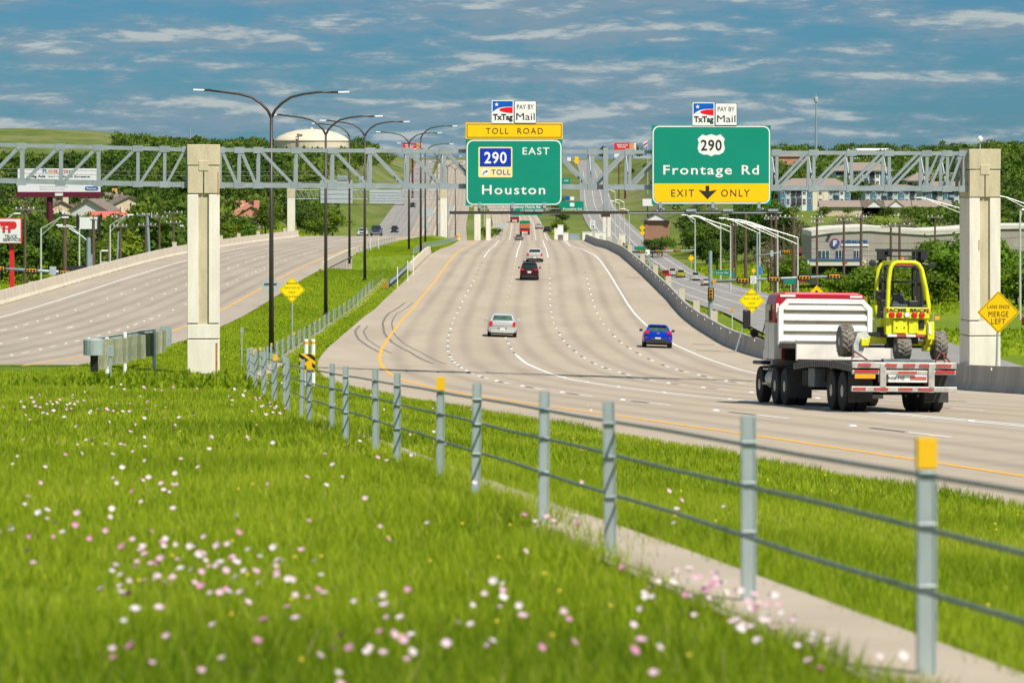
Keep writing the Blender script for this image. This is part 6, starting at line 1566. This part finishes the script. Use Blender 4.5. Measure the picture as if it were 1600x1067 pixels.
lettering('Big Ads', 2.6, .42, M_sblk, t, tuple(P(60, 275.5, .01)), bold=.03); lettering('lead to', 2.2, .34, M_poleg, t, tuple(P(85, 275.5, .01))); lettering('Small Screens.', 5.0, .38, M_sblk, t, tuple(P(120, 276, .01)), bold=.02)
lettering('Reach more local people', 5.0, .14, M_poleg, t, tuple(P(84, 292, .01))); lettering('Advertise here today', 4.4, .14, M_poleg, t, tuple(P(82, 295.8, .01)))
MB().prism([(x + P(143.5, 294.8).x, z + P(143.5, 294.8).z) for x, z in rrect(2.4, .72, .34)], P(0, 0, .012).y, P(0, 0, .0).y).build('logo', mat('logo_blue', (.03, .13, .36), .5), t); lettering('Reagan', 1.7, .30, M_bbw, t, tuple(P(143.5, 294.8, .02)), bold=.02)
t, P, k = panel_sign('shop_sign', -20, 341, 34, 381, 500, M_red_s, 'square red and white business sign with big red letters at the left edge', 18, M_red_s, 'sign', .5, .55)
MB().box(P(7, 361, .02), (4.25, .05, 3.1)).build('face', M_bbw, t); MB().prism([(x + P(14, 352).x, z + P(14, 352).z) for x, z in rrect(2.1, .98, .4)], P(0, 0, .075).y, P(0, 0, .045).y).build('logo_bar', M_red_s, t)
MB().box(P(12, 355, .06), (1.5, .04, .22)).build('logo_gap', M_bbw, t)
lettering('TP', 2.0, 1.35, M_red_s, t, tuple(P(12, 354.5, .10)), bold=.05); lettering('TRUCK', 1.7, .45, M_sblk, t, tuple(P(18, 369.5, .06)), bold=.02); lettering('SERVICE', 2.3, .38, M_sblk, t, tuple(P(19, 374.8, .06)), bold=.02)
t, P, k = panel_sign('blank_sign', 124.5, 339.5, 153.5, 358, 515, M_bbw, 'blank white sign panel on a black post with dark side brackets', 136, M_blk, 'sign', .3, .4)
MB().box(P(121.5, 347), (.35, .5, 1.9)).build('side_bracket', M_blk, t); MB().box(P(155.5, 356), (.3, .5, 3.0)).build('side_bracket', M_blk, t)
t, P, k = panel_sign('wrong_way_sign', 45, 440, 60, 451.5, 470, M_swhite, 'small red and white wrong way sign on the left verge', 52, M_steelp, 'sign', .05, .08)
MB().box(P(52.5, 448.2, .01), (1.05, .02, .42)).build('face', M_sred, t); MB().box(P(52.5, 442.8, .01), (1.05, .02, .36)).build('face', M_sred, t); lettering('WRONG', .8, .15, M_swhite, t, tuple(P(52.5, 443, .03))); lettering('WAY', .5, .18, M_swhite, t, tuple(P(52.5, 448.4, .03)))
light_pole(157, 393, 520, 'short white twin headed area light left of the utility poles', 3, 0, False)
t, P, k = panel_sign('shop_sign', 158, 408.5, 176, 416, 560, M_bbw, 'low white shop sign peeking over the left barrier', 167, None); lettering('MOTOR', 1.3, .25, M_sblk, t, tuple(P(165, 410.5, .02))); lettering('CO.', .8, .25, M_sblk, t, tuple(P(167, 414, .02)))
t, P, k = panel_sign('utility_marker', 184, 405, 189, 413, 560, M_gs, 'small bright green box at the foot of the leaning pole', 186, None, 'marker', .4)
# small yellow signs on the right
def small_diamond(u, v, r, D, label, m):
    c = at(u, v, D); b = base_at(u, 0, D); t = thing('warning_sign', label, 'sign', tuple(b)); z = c.z - b.z; q = r * D / F
    MB().prism([(0, z + q), (-q, z), (0, z - q), (q, z)], 0, .03).build('panel', m, t); MB().tube((0, .07, -.3), (0, .07, z), .05, n=6).build('post', M_lpole, t); return t, z, q
small_diamond(1080, 403.5, 5, 740, 'small yellow diamond sign beside the frontage road', M_syel)
small_diamond(1003.5, 356, 4.5, 980, 'tiny upper amber diamond sign by the brick pillar', M_syel); small_diamond(1004, 364, 4, 960, 'tiny lower amber diamond sign by the brick pillar', M_syel)
small_diamond(1177.5, 423, 4, 600, 'small yellow diamond sign above the regulation sign', M_syel)
t, z, q = small_diamond(1276, 464, 18, 380, 'amber diamond sign top showing behind the red cab roof', M_syel); MB().box((0, -.02, z + q * .45), (.22, .02, .26)).build('symbol', M_sblk, t)
t, z, q = small_diamond(1144, 484, 3.5, 330, 'small amber marker on a thin post by the grass island', M_sig)
panel_sign('direction_sign', 1226, 433, 1243, 444, 540, M_gs, 'green direction sign behind the mast arm, between light poles', 1236, M_lpole, 'sign', .06, .1)
panel_sign('direction_sign', 1130, 425, 1148, 431, 640, M_gs, 'small green sign left of the light poles in the trees', 1140, M_lpole, 'sign', .06, .1)
panel_sign('blue_sign', 1186, 416, 1191, 430, 560, mat('info_blue', (.02, .22, .62), .5), 'narrow blue sign beside the white light pole', 1188, None, 'sign', .3)

# ---------------------------------------------------------------- second gantry, backs of its signs; far eastbound gantry
def far_col(t, u, vt, vb, D, w, m=None, org=None):
    k = D / F; h = (vb - vt) * k; vb = vb + 10; h = (vb - vt) * k; p = at(u, (vt + vb) / 2, D) - org; MB().box(p, (w, w * 1.4, h)).build('column', m or M_cream, t, bevel=.03); MB().box(p + Vector((0, 0, h / 2 - .9)), (w + .06, w * 1.4 + .06, 1.8)).build('column_cap', M_creamb, t)
D2 = 725
t = thing('sign_gantry', 'second sign gantry over the left carriageway with grey sign backs', 'gantry', tuple(at(574, 366, D2))); og = t.location.copy()
far_col(t, 455, 294, 372, D2, 1.4, org=og); far_col(t, 693.5, 294, 380, D2, 1.3, org=og)
def P2(u, v, y=0.0): p = at(u, v, D2) - og; p.y += y; return p
for v_ in (297, 311): MB().tube(P2(458, v_), P2(692, v_ + 1), .09, n=6).build('chord', M_truss, t); MB().tube(P2(458, v_, 1.3), P2(692, v_ + 1, 1.3), .09, n=6).build('chord', M_truss, t)
for i in range(30):
    u = 461 + i * 7.8; MB().tube(P2(u, 297), P2(u + 7.4, 311.5), .05, n=5).build('diagonal', M_truss, t); MB().tube(P2(u, 297), P2(u, 311.5), .04, n=5).build('vertical', M_truss, t)
for nm, a_ in (('sign_back', (501, 282, 551, 317.5)), ('sign_back', (527, 275, 543, 283)), ('sign_back', (577.5, 297, 627, 318)), ('sign_back', (562, 276, 569, 290))):
    p, q = P2(a_[0], a_[1], -.5), P2(a_[2], a_[3], -.5); MB().box((p + q) / 2, (q.x - p.x, .08, p.z - q.z)).build(nm, M_alu, t)
    for j in range(1, 5): MB().box((p + q) / 2 + Vector((0, -.07, (j / 5 - .5) * (p.z - q.z))), ((q.x - p.x) * .98, .05, .06)).build('stiffener', M_steelp, t)
MB().tube(P2(508, 319.5, -1), P2(632, 320, -1), .07, n=5).build('light_rail', M_dark, t)
D3 = 985
t = thing('sign_gantry', 'distant gantry over the eastbound road with cream columns', 'gantry', tuple(at(850, 372, D3))); og = t.location.copy()
for u, vt, vb, w in ((746, 322, 388, 1.6), (763, 330, 372, 1.2), (1046, 350, 352, .2)):
    if w > 1: far_col(t, u, vt, vb, D3, w, org=og)
MB().box(at(850, 334.5, D3) - og, (36, .2, .22)).build('chord', M_truss, t); MB().box(at(850, 326, D3) - og, (36, .2, .22)).build('chord', M_truss, t)
S = Sign('overhead_sign', 'small distant green sign reading Johnny Morris Rd below the Houston sign', 822.5, 328, D3 - .6)
S.rect('green_panel', 799, 318, 846.5, 336.6, M_green, 0, 1); S.text('Johnny Morris Rd', 802, 844, 321, 325.5, M_swhite, -.03, .02); S.text('Giles Ln', 813, 833, 328.5, 332.5, M_swhite, -.03, .02)
S = Sign('overhead_sign', 'small distant green Frontage Rd sign with shield below the truss', 894.5, 323, D3 - .6)
S.rect('green_panel', 876.5, 314.5, 912, 333, M_green, 0, 1); S.rect('exit_strip', 876.8, 329.6, 911.7, 333, M_syel, -.03); S.rect('route_shield', 890.5, 317, 897.5, 323, M_swhite, -.03, 1.5); S.text('Frontage Rd', 880, 909, 325, 328.2, M_swhite, -.03, .02)
S.rect('tag_panel', 883, 307, 890, 313.5, M_tblue, 0); S.rect('mail_panel', 891, 307.5, 897, 313, M_swhite, 0)
S = Sign('overhead_sign', 'tiny far green sign on the hillside road above the truss bottom chord', 884, 284, 1500); S.rect('green_panel', 878, 278, 891, 289, M_green, 0, 1); S.text('290', 881, 888, 281, 284, M_swhite, -.03)
for u0, v0, u1, v1, D, l in ((659, 326, 677, 339, 1150, 'grey back of a far sign left of the median lamps'), (682, 333, 690, 342, 1000, 'small grey sign back by the far column'), (660, 343, 669, 358, 640, 'grey square sign back behind the bridge parapet lamp'), (776, 350, 790, 357, 1100, 'dark angled sign back in the median below the Houston sign'),
                             (700, 322, 708, 333, 1200, 'grey sign back right of the far column')):
    panel_sign('reversed_sign', u0, v0, u1, v1, D, M_alu, l, None, M_steelp, 'sign', .1, .12)
# white double column, white cabinets and signs beyond the crest on the right
t = thing('toll_column', 'pair of slim white columns rising beside the frontage road crest', 'column', tuple(at(948, 380, 700)))
for u in (944.5, 951.5): MB().box(at(u, 357, 700) - t.location - Vector((0, 0, 2.9)), (.62, .8, 11.4)).build('column', M_cream, t)
far2 = (('white_cabinet', 910, 363, 946, 377, 690, M_wht, 'low white enclosure behind the end of the right barrier'), ('grey_cabinet', 889, 366, 906, 378, 690, M_steelp, 'grey equipment cabinets beside the crest'), ('concrete_post', 866, 357, 871.5, 375, 690, M_cream, 'cream concrete post at the crest, left of the white sign'), ('concrete_post', 880, 364, 888, 376, 690, M_cream, 'short cream concrete block at the crest right of the white sign'),
         ('white_sign', 871.5, 352, 880, 367, 690, M_wht, 'tall white sign board standing at the crest'), ('concrete_post', 967, 366, 977, 388, 640, M_cream, 'cream concrete post among the shrubs on the right'))
for nm, u0, v0, u1, v1, D, m, l in far2:
    k = D / F; t = thing(nm, l, nm.replace('_', ' '), tuple(at((u0 + u1) / 2, v1 + 8, D))); w, h = (u1 - u0) * k, (v1 - v0) * k
    MB().box((0, 0, h / 2 + 8 * k), (w, .5, h)).build('body', m, t, bevel=.03); MB().box((0, 0, h + 8 * k + .04), (w + .1, .6, .08)).build('cap', M_cream if m is not M_steelp else M_alu, t); lo = min(0, gz(t.location.x, D) - t.location.z) - .2; MB().box((0, 0, (8 * k + lo) / 2), (w * .8, .4, 8 * k - lo)).build('base', M_poleg, t)
t, P, k = panel_sign('speed_limit_sign', 922, 344.5, 930, 357.5, 900, M_swhite, 'white speed limit 75 sign beside the hillside road', 926, M_steelp, 'sign', .06, .1)
lettering('SPEED', .8, .22, M_sblk, t, tuple(P(926, 347.3, .01))); lettering('LIMIT', .8, .22, M_sblk, t, tuple(P(926, 350, .01))); lettering('75', .8, .6, M_sblk, t, tuple(P(926, 354.5, .01)), bold=.03)
t = thing('orange_barrel', 'orange construction barrel by the guardrail below the far column', 'barrel', tuple(on_ground(715.5, 640)))
MB().lathe((0, 0, 0), [(.35, 0), (.35, .5), (.30, .5), (.30, 1.0), (.2, 1.1)], 10).build('body', M_orn, t); MB().lathe((0, 0, 0), [(.36, .28), (.36, .42)], 10).build('reflective_band', M_wht, t)
for u, v, l in ((845, 331, None),): pass
# sound wall and gabled hut
M_dkwall = mat('dark_sound_wall', (.12, .125, .135), .9, var=.15)
t = thing('sound_wall', 'dark grey curved sound wall beside the frontage road', 'wall', tuple(at(1020, 380, 1130)))
pw_ = [at(u, v, D) for u, v, D in ((1010, 374, 1210), (1014, 377, 1180), (1021, 381, 1140), (1029, 386, 1090))]
for a, b in zip(pw_, pw_[1:]):
    a, b = a - t.location, b - t.location; MB().slab(a + Vector((0, 0, -1.5)), b + Vector((0, 0, -1.5)), b + Vector((0, 0, 2.6)), a + Vector((0, 0, 2.0)), .3).build('panel', M_dkwall, t); MB().slab(a + Vector((0, 0, 2.0)), b + Vector((0, 0, 2.6)), b + Vector((0, 0, 2.8)), a + Vector((0, 0, 2.2)), .5).build('coping', M_cream, t)
# ---------------------------------------------------------------- buildings
M_cw = mat('cream_stucco', (.62, .52, .38), .85, var=.08, scale=.6); M_roofb = mat('brown_roof', (.19, .155, .13), .9, var=.15, scale=1.2); M_ochre = mat('ochre_wall', (.62, .36, .10), .85, var=.1)
M_salm = mat('salmon_roof', (.52, .24, .17), .85, var=.12, scale=.8); M_pinkr = mat('coral_roof', (.52, .12, .10), .8, var=.12); M_win = mat('window_glass_dark', (.035, .045, .055), .15, var=.3); M_frame = mat('window_frame_white', (.75, .76, .76), .5, var=.03)
def house(u, vb, D, w, dp, wall_h, roof_h, wall_m, roof_m, label, chimney=None, rz=0.0, gable='x', wins=2, name='house'):
    b = at(u, vb, D); t = thing(name, label, 'house', (b.x, D, b.z), rz)
    MB().box((0, 0, wall_h / 2 - 1.2), (w, dp, wall_h + 2.4)).build('wall', wall_m, t)
    o_ = .5
    if gable == 'x':   # ridge runs left-right
        MB().prism([(-dp / 2 - o_, wall_h - .1), (dp / 2 + o_, wall_h - .1), (0, wall_h + roof_h)], -w / 2 - o_, w / 2 + o_, 'x').build('roof', roof_m, t)
    else:
        MB().prism([(-w / 2, wall_h), (w / 2, wall_h), (0, wall_h + roof_h)], -dp / 2, dp / 2).build('gable', wall_m, t)
        for s in (-1, 1): MB().slab((0, -dp / 2 - o_, wall_h + roof_h), (s * (w / 2 + o_), -dp / 2 - o_, wall_h - .2), (s * (w / 2 + o_), dp / 2 + o_, wall_h - .2), (0, dp / 2 + o_, wall_h + roof_h), -.25 * s).build('roof_slope', roof_m, t)
    for i in range(wins):
        x = (i + .5) / wins * w - w / 2; f = MB().box((x, -dp / 2 - .03, wall_h * .55), (1.5, .08, 1.3)).build('window', M_frame, t); MB().box((x, -dp / 2 - .08, wall_h * .55), (1.25, .03, 1.05)).build('pane', M_win, f)
    if chimney: MB().box((chimney, 0, wall_h + roof_h * .8), (1.3, 1.1, roof_h + .8)).build('chimney', wall_m, t)
    return t
house(118, 345, 905, 13, 9, 3.0, 2.2, M_cw, M_roofb, 'wide cream house with brown roof just below the billboard', None, .2)
house(92, 348, 890, 6, 6, 3.6, 1.6, M_cw, M_roofb, 'small cream house end at the left of the hillside houses', 1.5, .3, 'y', 1)
house(148, 350, 880, 9, 8, 3.2, 2.6, M_frame, M_roofb, 'white gabled house wall with sloping red brown roof edge', None, -.25, 'y', 1)
house(166, 338, 930, 7, 8, 4.0, 1.8, M_ochre, M_roofb, 'ochre walled house end with pale chimney on the hillside', 2.0, .2, 'x', 1)
house(196, 348, 900, 10, 9, 4.0, 2.4, M_cw, M_roofb, 'pale cream gabled house at the right of the hillside houses', None, .3, 'y', 2)
house(172, 356, 860, 9, 7, 1.8, 1.9, M_cw, M_pinkr, 'low house with coral red roof in front of the cream houses', 3, .35, 'x', 1)
house(362, 352, 905, 9, 9, 3.0, 2.8, M_cw, M_salm, 'salmon roofed house just right of the left concrete column', -3, -.45, 'x', 1)
house(386, 356, 900, 7, 8, 3.2, 2.2, M_salm, M_salm, 'salmon coloured house with brick chimney beside the nearest lamp', 2.2, .3, 'y', 1)
house(372, 374, 860, 8, 8, 2.6, 1.6, M_poleg, M_roofb, 'grey low shed roof among trees under the salmon house', None, .5, 'x', 1)
# water tank
M_tank = mat('tank_cream', (.66, .58, .44), .6, var=.04, scale=.1)
b = at(487, 245, 2000); t = thing('water_tank', 'large cream domed water tank on the wooded ridge', 'water tank', tuple(b))
MB().lathe((0, 0, 0), [(19.4, -3), (19.4, 8.0)], 48).build('tank_wall', M_tank, t, smooth=False); MB().lathe((0, 0, 0), [(19.7, 8.0), (19.5, 8.6), (17.0, 10.6), (13, 12.4), (8, 13.7), (3, 14.3), (.8, 14.4)], 48).build('dome', M_tank, t, smooth=True)
MB().lathe((0, 0, 14.3), [(.8, 0), (.8, .6), (.3, .9)], 12).build('vent', M_tank, t); MB().box((-6, -19.0, 6), (.6, .5, 12)).build('ladder', M_roofb, t); MB().box((-5.4, -16.6, 11.2), (3, .6, .8)).build('hatch_railing', M_roofb, t)
# red billboards on the skyline
def sky_board(u0, v0, u1, v1, D, label):
    t, P, k = panel_sign('billboard', u0, v0, u1, v1, D, M_red_s, label, (u0 + u1) / 2, M_maroon, 'billboard', .5, .9)
    w = (u1 - u0) * k; lettering('ENJOY LOCAL', w * .5, .7 * k * 3, M_bbw, t, tuple(P(u0 + (u1 - u0) * .38, v0 + 3.3, .05)), bold=.04); lettering('FLAVOR', w * .36, .7 * k * 3, M_bbw, t, tuple(P(u0 + (u1 - u0) * .36, v0 + 6.6, .05)), bold=.04)
    MB().box(P((u0 * .2 + u1 * .8), (v0 + v1) / 2, .05), (w * .22, .1, (v1 - v0) * k * .9)).build('picture_block', mat('billboard_orange', (.75, .33, .12), .5), t); MB().box(P(u1 - 1.8, (v0 + v1) / 2, .08), (w * .09, .1, (v1 - v0) * k * .96)).build('end_panel', M_bbw, t)
sky_board(629, 223.5, 660, 235, 1700, 'small red billboard on the skyline left of the Houston sign'); sky_board(959.5, 223.5, 994, 236.5, 1700, 'small red billboard on the skyline between the two green signs')
t, P, k = panel_sign('shop_sign', 960, 240, 974, 246, 1690, M_bbw, 'tiny white sign under the right skyline billboard', 967, M_maroon, 'sign', .4, .5)
t = thing('flagpole', 'tiny flag on a pole between the skyline billboard and the right sign', 'flag', tuple(at(1012, 250, 1700))); MB().tube((0, 0, -16), (0, 0, 9), .15, n=6).build('pole', M_lpole, t)
MB().slab((0, 0, 8.8), (-2.2, .2, 7.6), (-1.4, .2, 5.2), (0, 0, 6.6), .05).build('flag', M_bbw, t); MB().slab((0, -.1, 8.0), (-1.9, -.1, 6.8), (-1.7, -.1, 6.2), (0, -.1, 7.4), .05).build('flag_stripe', M_red_s, t)
def mast(u, vt, D, label, h_box=True):
    b = at(u, 245, D); h = (245 - vt) * D / F; t = thing('communication_mast', label, 'mast', tuple(b)); MB().tube((0, 0, -11), (0, 0, h), .55, .22, 8).build('pole', M_steelp, t)
    if h_box:
        MB().lathe((0, 0, h - 3.2), [(.5, 0), (.8, .2), (.8, 1.8), (.5, 2.0)], 8).build('antenna_array', M_alu, t)
mast(1275, 147, 1500, 'tall slim monopole with antennas on the right skyline'); mast(297, 198, 1800, 'thin mast on the skyline above the left concrete column', False); mast(1281, 222, 1900, 'short thin mast right of the tall monopole', False); mast(1292, 224, 1900, 'short far mast on the right skyline', False)
for u, vt, l in ((196, 220, 'small pole on the left ridge'), (215, 222, 'second small pole on the left ridge'), (257, 223, 'third small pole on the left ridge'), (278, 221, 'double small pole on the left ridge beside the column')): mast(u, vt, 2100, l, False)
# far small yellow and white objects at the top of the hillside roads
for i, (u, v0, v1, m, l) in enumerate(((901, 245, 256, M_syel, 'tiny yellow crash attenuator at the hilltop'), (889, 246, 252, M_bbw, 'tiny white sign at the hilltop'), (921, 244, 252, M_syel, 'tiny yellow sign at the hilltop right side'))):
    panel_sign('hilltop_sign', u - 3, v0, u + 3, v1, 2450, m, l, None, M_steelp, 'sign', .5, .4)
# hut with brick pillar
M_brick = mat('brown_brick', (.34, .19, .12), .9, var=.2, scale=3)
b = at(1026, 366, 1010); t = thing('gabled_building', 'low building with stacked brown gabled roofs right of the frontage road', 'building', tuple(b))
MB().box((0, 0, -1.0), (6.5, 8, 9.6)).build('wall', M_brick, t)
for x, w, z in ((-.3, 7.6, 3.8), (.6, 5.4, 5.6)):
    for s in (-1, 1): MB().slab((x, -4.8 - z * .05, z + 1.8), (x + s * w / 2, -4.8 - z * .05, z - .2), (x + s * w / 2, 5, z - .2), (x, 5, z + 1.8), -.3 * s).build('roof_slope', M_roofb, t)
    MB().prism([(x - w / 2 + .6, z - .1), (x + w / 2 - .6, z - .1), (x, z + 1.5)], -4.6 - z * .05, -4.3 - z * .05).build('gable', M_frame, t)
MB().box((-2.9, -5.2, .4), (1.0, 1.0, 4.2)).build('brick_pillar', M_brick, t)
b = at(1022, 333, 1020); panel_sign('shop_sign', 1004, 311, 1020, 322, 1005, M_bbw, 'white vehicle-shaped sign above the brown gabled roofs', 1012, M_roofb, 'sign', 1.2, .3)
# grey commercial building with sloped roofline
M_greyw = mat('grey_tilt_wall', (.36, .325, .28), .85, var=.06, scale=.4); M_upper = mat('pale_parapet', (.62, .60, .53), .8, var=.05); M_blue_s = mat('blue_stripe', (.02, .10, .28), .5)
D4 = 655; k = D4 / F; og = at(1400, 425, D4)
t = thing('commercial_building', 'grey commercial building with wavy pale roofline, round logo and awning', 'building', tuple(og))
def G(u, v): p = at(u, v, D4) - og; return p.x, p.z
roofl = [(1268, 361.5), (1300, 356.5), (1357, 353.5), (1410, 357.5), (1450, 360), (1500, 357), (1560, 352), (1640, 352)]
low = [(u, v + (7.5 if u < 1560 else 6)) for u, v in roofl]
MB().prism([G(*p) for p in low] + [G(1640, 445), G(1268, 445)], 0, 22).build('wall', M_greyw, t)
MB().prism([G(*p) for p in roofl] + [G(*p) for p in reversed(low)], -.25, 22.2).build('parapet', M_upper, t)
for u0, u1, m in ((1278, 1296, M_glassl), (1305.5, 1320, M_win), (1334, 1346, M_win)):
    a, c = G(u0, 391), G(u1, 402.5); f = MB().box(((a[0] + c[0]) / 2, -.05, (a[1] + c[1]) / 2), (c[0] - a[0], .12, a[1] - c[1])).build('window', M_frame, t)
    for i in range(3): w_ = (c[0] - a[0]) / 3; MB().box((a[0] + w_ * (i + .5), -.13, (a[1] + c[1]) / 2), (w_ - .12, .04, a[1] - c[1] - .14)).build('pane', m, f)
for (u0, v0, u1, v1, y, dp, m, nm) in ((1260, 406.5, 1348, 414.5, -1.4, 2.8, M_upper, 'awning'), (1263, 404.6, 1344, 406.5, -1.5, 2.9, M_blue_s, 'awning_stripe'), (1268, 414.5, 1345, 428, -.2, .3, M_under, 'shop_front'), (1346, 407, 1352, 413, -1.2, 2.4, M_upper, 'awning')):
    a, c = G(u0, v0), G(u1, v1); MB().box(((a[0] + c[0]) / 2, y, (a[1] + c[1]) / 2), (c[0] - a[0], dp, a[1] - c[1])).build(nm, m, t)
lettering('8205', .85, .34, M_red_s, t, (G(1318, 410)[0], -2.85, G(1318, 410)[1]), bold=.03)
c = G(1304.5, 380); MB().lathe((c[0], -.1, c[1]), [(.84, -.04), (.84, .08)], 24, 'y').build('logo_rim', M_red_s, t); MB().lathe((c[0], -.16, c[1]), [(.76, -.02), (.76, .05)], 24, 'y').build('logo_disc', M_blue_s, t); lettering('F', .62, .85, M_bbw, t, (c[0], -.2, c[1]), bold=.06)
c = G(1335.5, 377.8); lettering('FINISHMASTER', 4.55, .52, M_blue_s, t, (c[0], -.04, c[1]), bold=.05); c = G(1335.5, 383); MB().box((c[0], -.08, c[1]), (4.6, .14, .34)).build('strapline', M_bbw, t)
MB().box((G(1296, 367.5)[0], -.3, G(1296, 367.5)[1]), (.5, .5, .35), ry=.5).build('wall_lamp', M_trim, t)
for u in (1357, 1420, 1480, 1550): a = G(u, 366); MB().box((a[0], -.03, (a[1] - 3) / 2 + .9), (.05, .05, a[1] + 1)).build('wall_joint', M_upper, t)
# red building left of it
b = at(1256, 425, 700); t = thing('red_building', 'small dark red building between the poles and the grey building', 'building', tuple(b)); MB().box((0, 0, .5), (2.6, 6, 6.2)).build('wall', mat('dark_red_wall', (.30, .02, .035), .7, var=.2), t)
MB().prism([(-1.6, 3.5), (1.6, 3.5), (0, 4.6)], -3.3, 3.3).build('roof', mat('dark_red_roof', (.22, .03, .04), .8), t)
for x in (-.6, .5): MB().box((x, -3.05, 1.6), (.6, .1, 2.2)).build('window', M_win, t)
b = at(1246, 470, 600)
# ---- blue-grey apartment blocks
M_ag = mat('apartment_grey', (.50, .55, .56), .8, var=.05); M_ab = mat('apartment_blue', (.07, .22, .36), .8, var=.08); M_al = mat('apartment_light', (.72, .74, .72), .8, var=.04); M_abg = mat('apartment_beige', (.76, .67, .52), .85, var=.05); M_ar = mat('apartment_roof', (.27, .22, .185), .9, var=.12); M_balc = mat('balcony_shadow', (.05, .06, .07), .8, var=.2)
def apartments(label, D, u0, u1, vroof, veave, vbase, bays, depth=16, vridge=None):
    """bays: list of (u0, u1, material, kind)"""
    k = D / F; og = at((u0 + u1) / 2, vbase, D); t = thing('apartment_block', label, 'apartment building', tuple(og))
    def X(u): return (u - (u0 + u1) / 2) * k
    H = (vbase - veave) * k; n = max(1, round(H / 3.1)); fh = H / n
    MB().box((0, depth / 2 + .4, H / 2 - 1), ((u1 - u0) * k, depth, H + 2)).build('wall', M_ag, t)
    for i, (a, b_, m, kind) in enumerate(bays):
        xa, xb = X(a), X(b_); pro = .35 if m is not M_ag else .12
        MB().box(((xa + xb) / 2, .4 - pro / 2, H / 2 - 1), (xb - xa, pro, H + 2)).build('bay', m, t)
        for fl_ in range(n):
            zc = fh * (fl_ + .52); 
            if kind == 'w':
                f = MB().box(((xa + xb) / 2, .36 - pro, zc), (min(1.7, (xb - xa) * .6), .10, 1.75)).build('window', M_frame, t)
                for sx in (-1, 1):
                    for sz in (-1, 1): MB().box(((xa + xb) / 2 + sx * min(1.7, (xb - xa) * .6) * .235, .29 - pro, zc + sz * .41), (min(1.7, (xb - xa) * .6) * .38, .04, .68)).build('pane', M_win, f)
            elif kind == 'b':
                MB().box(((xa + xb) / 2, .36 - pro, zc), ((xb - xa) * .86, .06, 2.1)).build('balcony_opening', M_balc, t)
                MB().box(((xa + xb) / 2, .10 - pro, zc - .75), ((xb - xa) * .86, .06, .75)).build('balcony_rail', M_trim if m is M_ag else M_steelp, t)
    zr = (vbase - vroof) * k; w = (u1 - u0) * k / 2 + .6
    o = MB(); o.add([(-w, -.6, H), (w, -.6, H), (w, depth + 1, H), (-w, depth + 1, H), (-w + 4.5, depth / 2, zr), (w - 4.5, depth / 2, zr), (-w, -.6, H - .3), (w, -.6, H - .3), (w, depth + 1, H - .3), (-w, depth + 1, H - .3)],
          [(0, 1, 5, 4), (1, 2, 5), (2, 3, 4, 5), (3, 0, 4), (6, 7, 1, 0), (7, 8, 2, 1), (8, 9, 3, 2), (9, 6, 0, 3), (9, 8, 7, 6)])
    o.build('roof', M_ar, t); return t
def bays(u0, pattern, step=8.4):
    out_ = []; u = u0
    for c in pattern:
        m, kd = {'g': (M_ag, 'w'), 'b': (M_ab, 'w'), 'o': (M_ag, 'b'), 'O': (M_ab, 'b'), 'l': (M_al, 'w'), 'c': (M_abg, ''), 's': (M_abg, 'w'), 'L': (M_al, 'b')}[c]; out_.append((u + .2, u + step - .2, m, kd)); u += step
    return out_
apartments('lower left apartment block with hipped brown roof and a beige stair bay', 1090, 1219, 1329, 279, 292, 323, bays(1219, 'bgoolbcscgOlb'), 14)
apartments('tall central apartment block with light and blue bays', 1180, 1306, 1394, 254, 266.5, 322, bays(1306, 'OOgblLolbb', 8.7), 16)
apartments('lower middle apartment block right of the beige stair bay', 1110, 1352, 1440, 289, 293, 323, bays(1352, 'gbgOogbgog', 8.7), 14)
apartments('long low apartment block reaching the right concrete column', 1085, 1440, 1560, 284, 296, 324, bays(1440, 'gbogbOgolgbgog', 8.5), 14)
apartments('brown roofed apartment block behind, beside the right concrete column', 1230, 1418, 1512, 270, 282, 318, bays(1418, 'ogbOgogbogb', 8.5), 14)
for i, (u, w, l) in enumerate(((1383, 13, 'small brown roofed carport building with two white gables'), (1330, 17, 'long low brown roof in front of the apartments'), (1455, 10, 'small brown garage roof at the right of the apartments'))):
    b = at(u, 335, 1040); t = thing('low_building', l, 'building', tuple(b)); MB().box((0, 0, .8), (w, 6, 2.6)).build('wall', M_cw, t)
    MB().prism([(-3.6, 2.0), (3.6, 2.0), (0, 3.8)], -w / 2 - .4, w / 2 + .4, 'x').build('roof', M_ar, t)
    for s in (-.25, .2):
        if i == 0:
            MB().prism([(s * w - 2.4, 1.9), (s * w + 2.4, 1.9), (s * w, 3.6)], -3.9, -3.2).build('gable', M_al, t)
            for q in (-1, 1): MB().slab((s * w, -4.1, 3.9), (s * w + q * 2.8, -4.1, 1.8), (s * w + q * 2.8, -1, 1.8), (s * w, -1, 3.9), -.2 * q).build('gable_roof', M_ar, t)
b = at(1383, 340, 1020)
# far sheds on the right skyline
for u0, v0, u1, v1, D, m, l in ((1206, 240, 1264, 251, 1700, M_salm, 'long low salmon walled shed on the right hillside'), (1318, 232, 1392, 240, 1900, M_bbw, 'wide white shed roof on the right skyline'), (1298, 247, 1345, 251, 1750, M_bbw, 'low white roof strip above the apartments'), (1575, 275, 1640, 285, 1300, M_cw, 'low buildings and car park at the right edge')):
    k = D / F; og = at((u0 + u1) / 2, v1, D); t = thing('warehouse', l, 'warehouse', tuple(og)); w, h = (u1 - u0) * k, (v1 - v0) * k
    MB().box((0, 8, h * .3 - 3), (w, 16, h * .6 + 6)).build('wall', m if m is not M_bbw else M_cw, t); MB().prism([(-.6, h * .55), (16.6, h * .55), (8, h)], -w / 2 - .5, w / 2 + .5, 'x').build('roof', M_ar if m is not M_bbw else M_bbw, t)
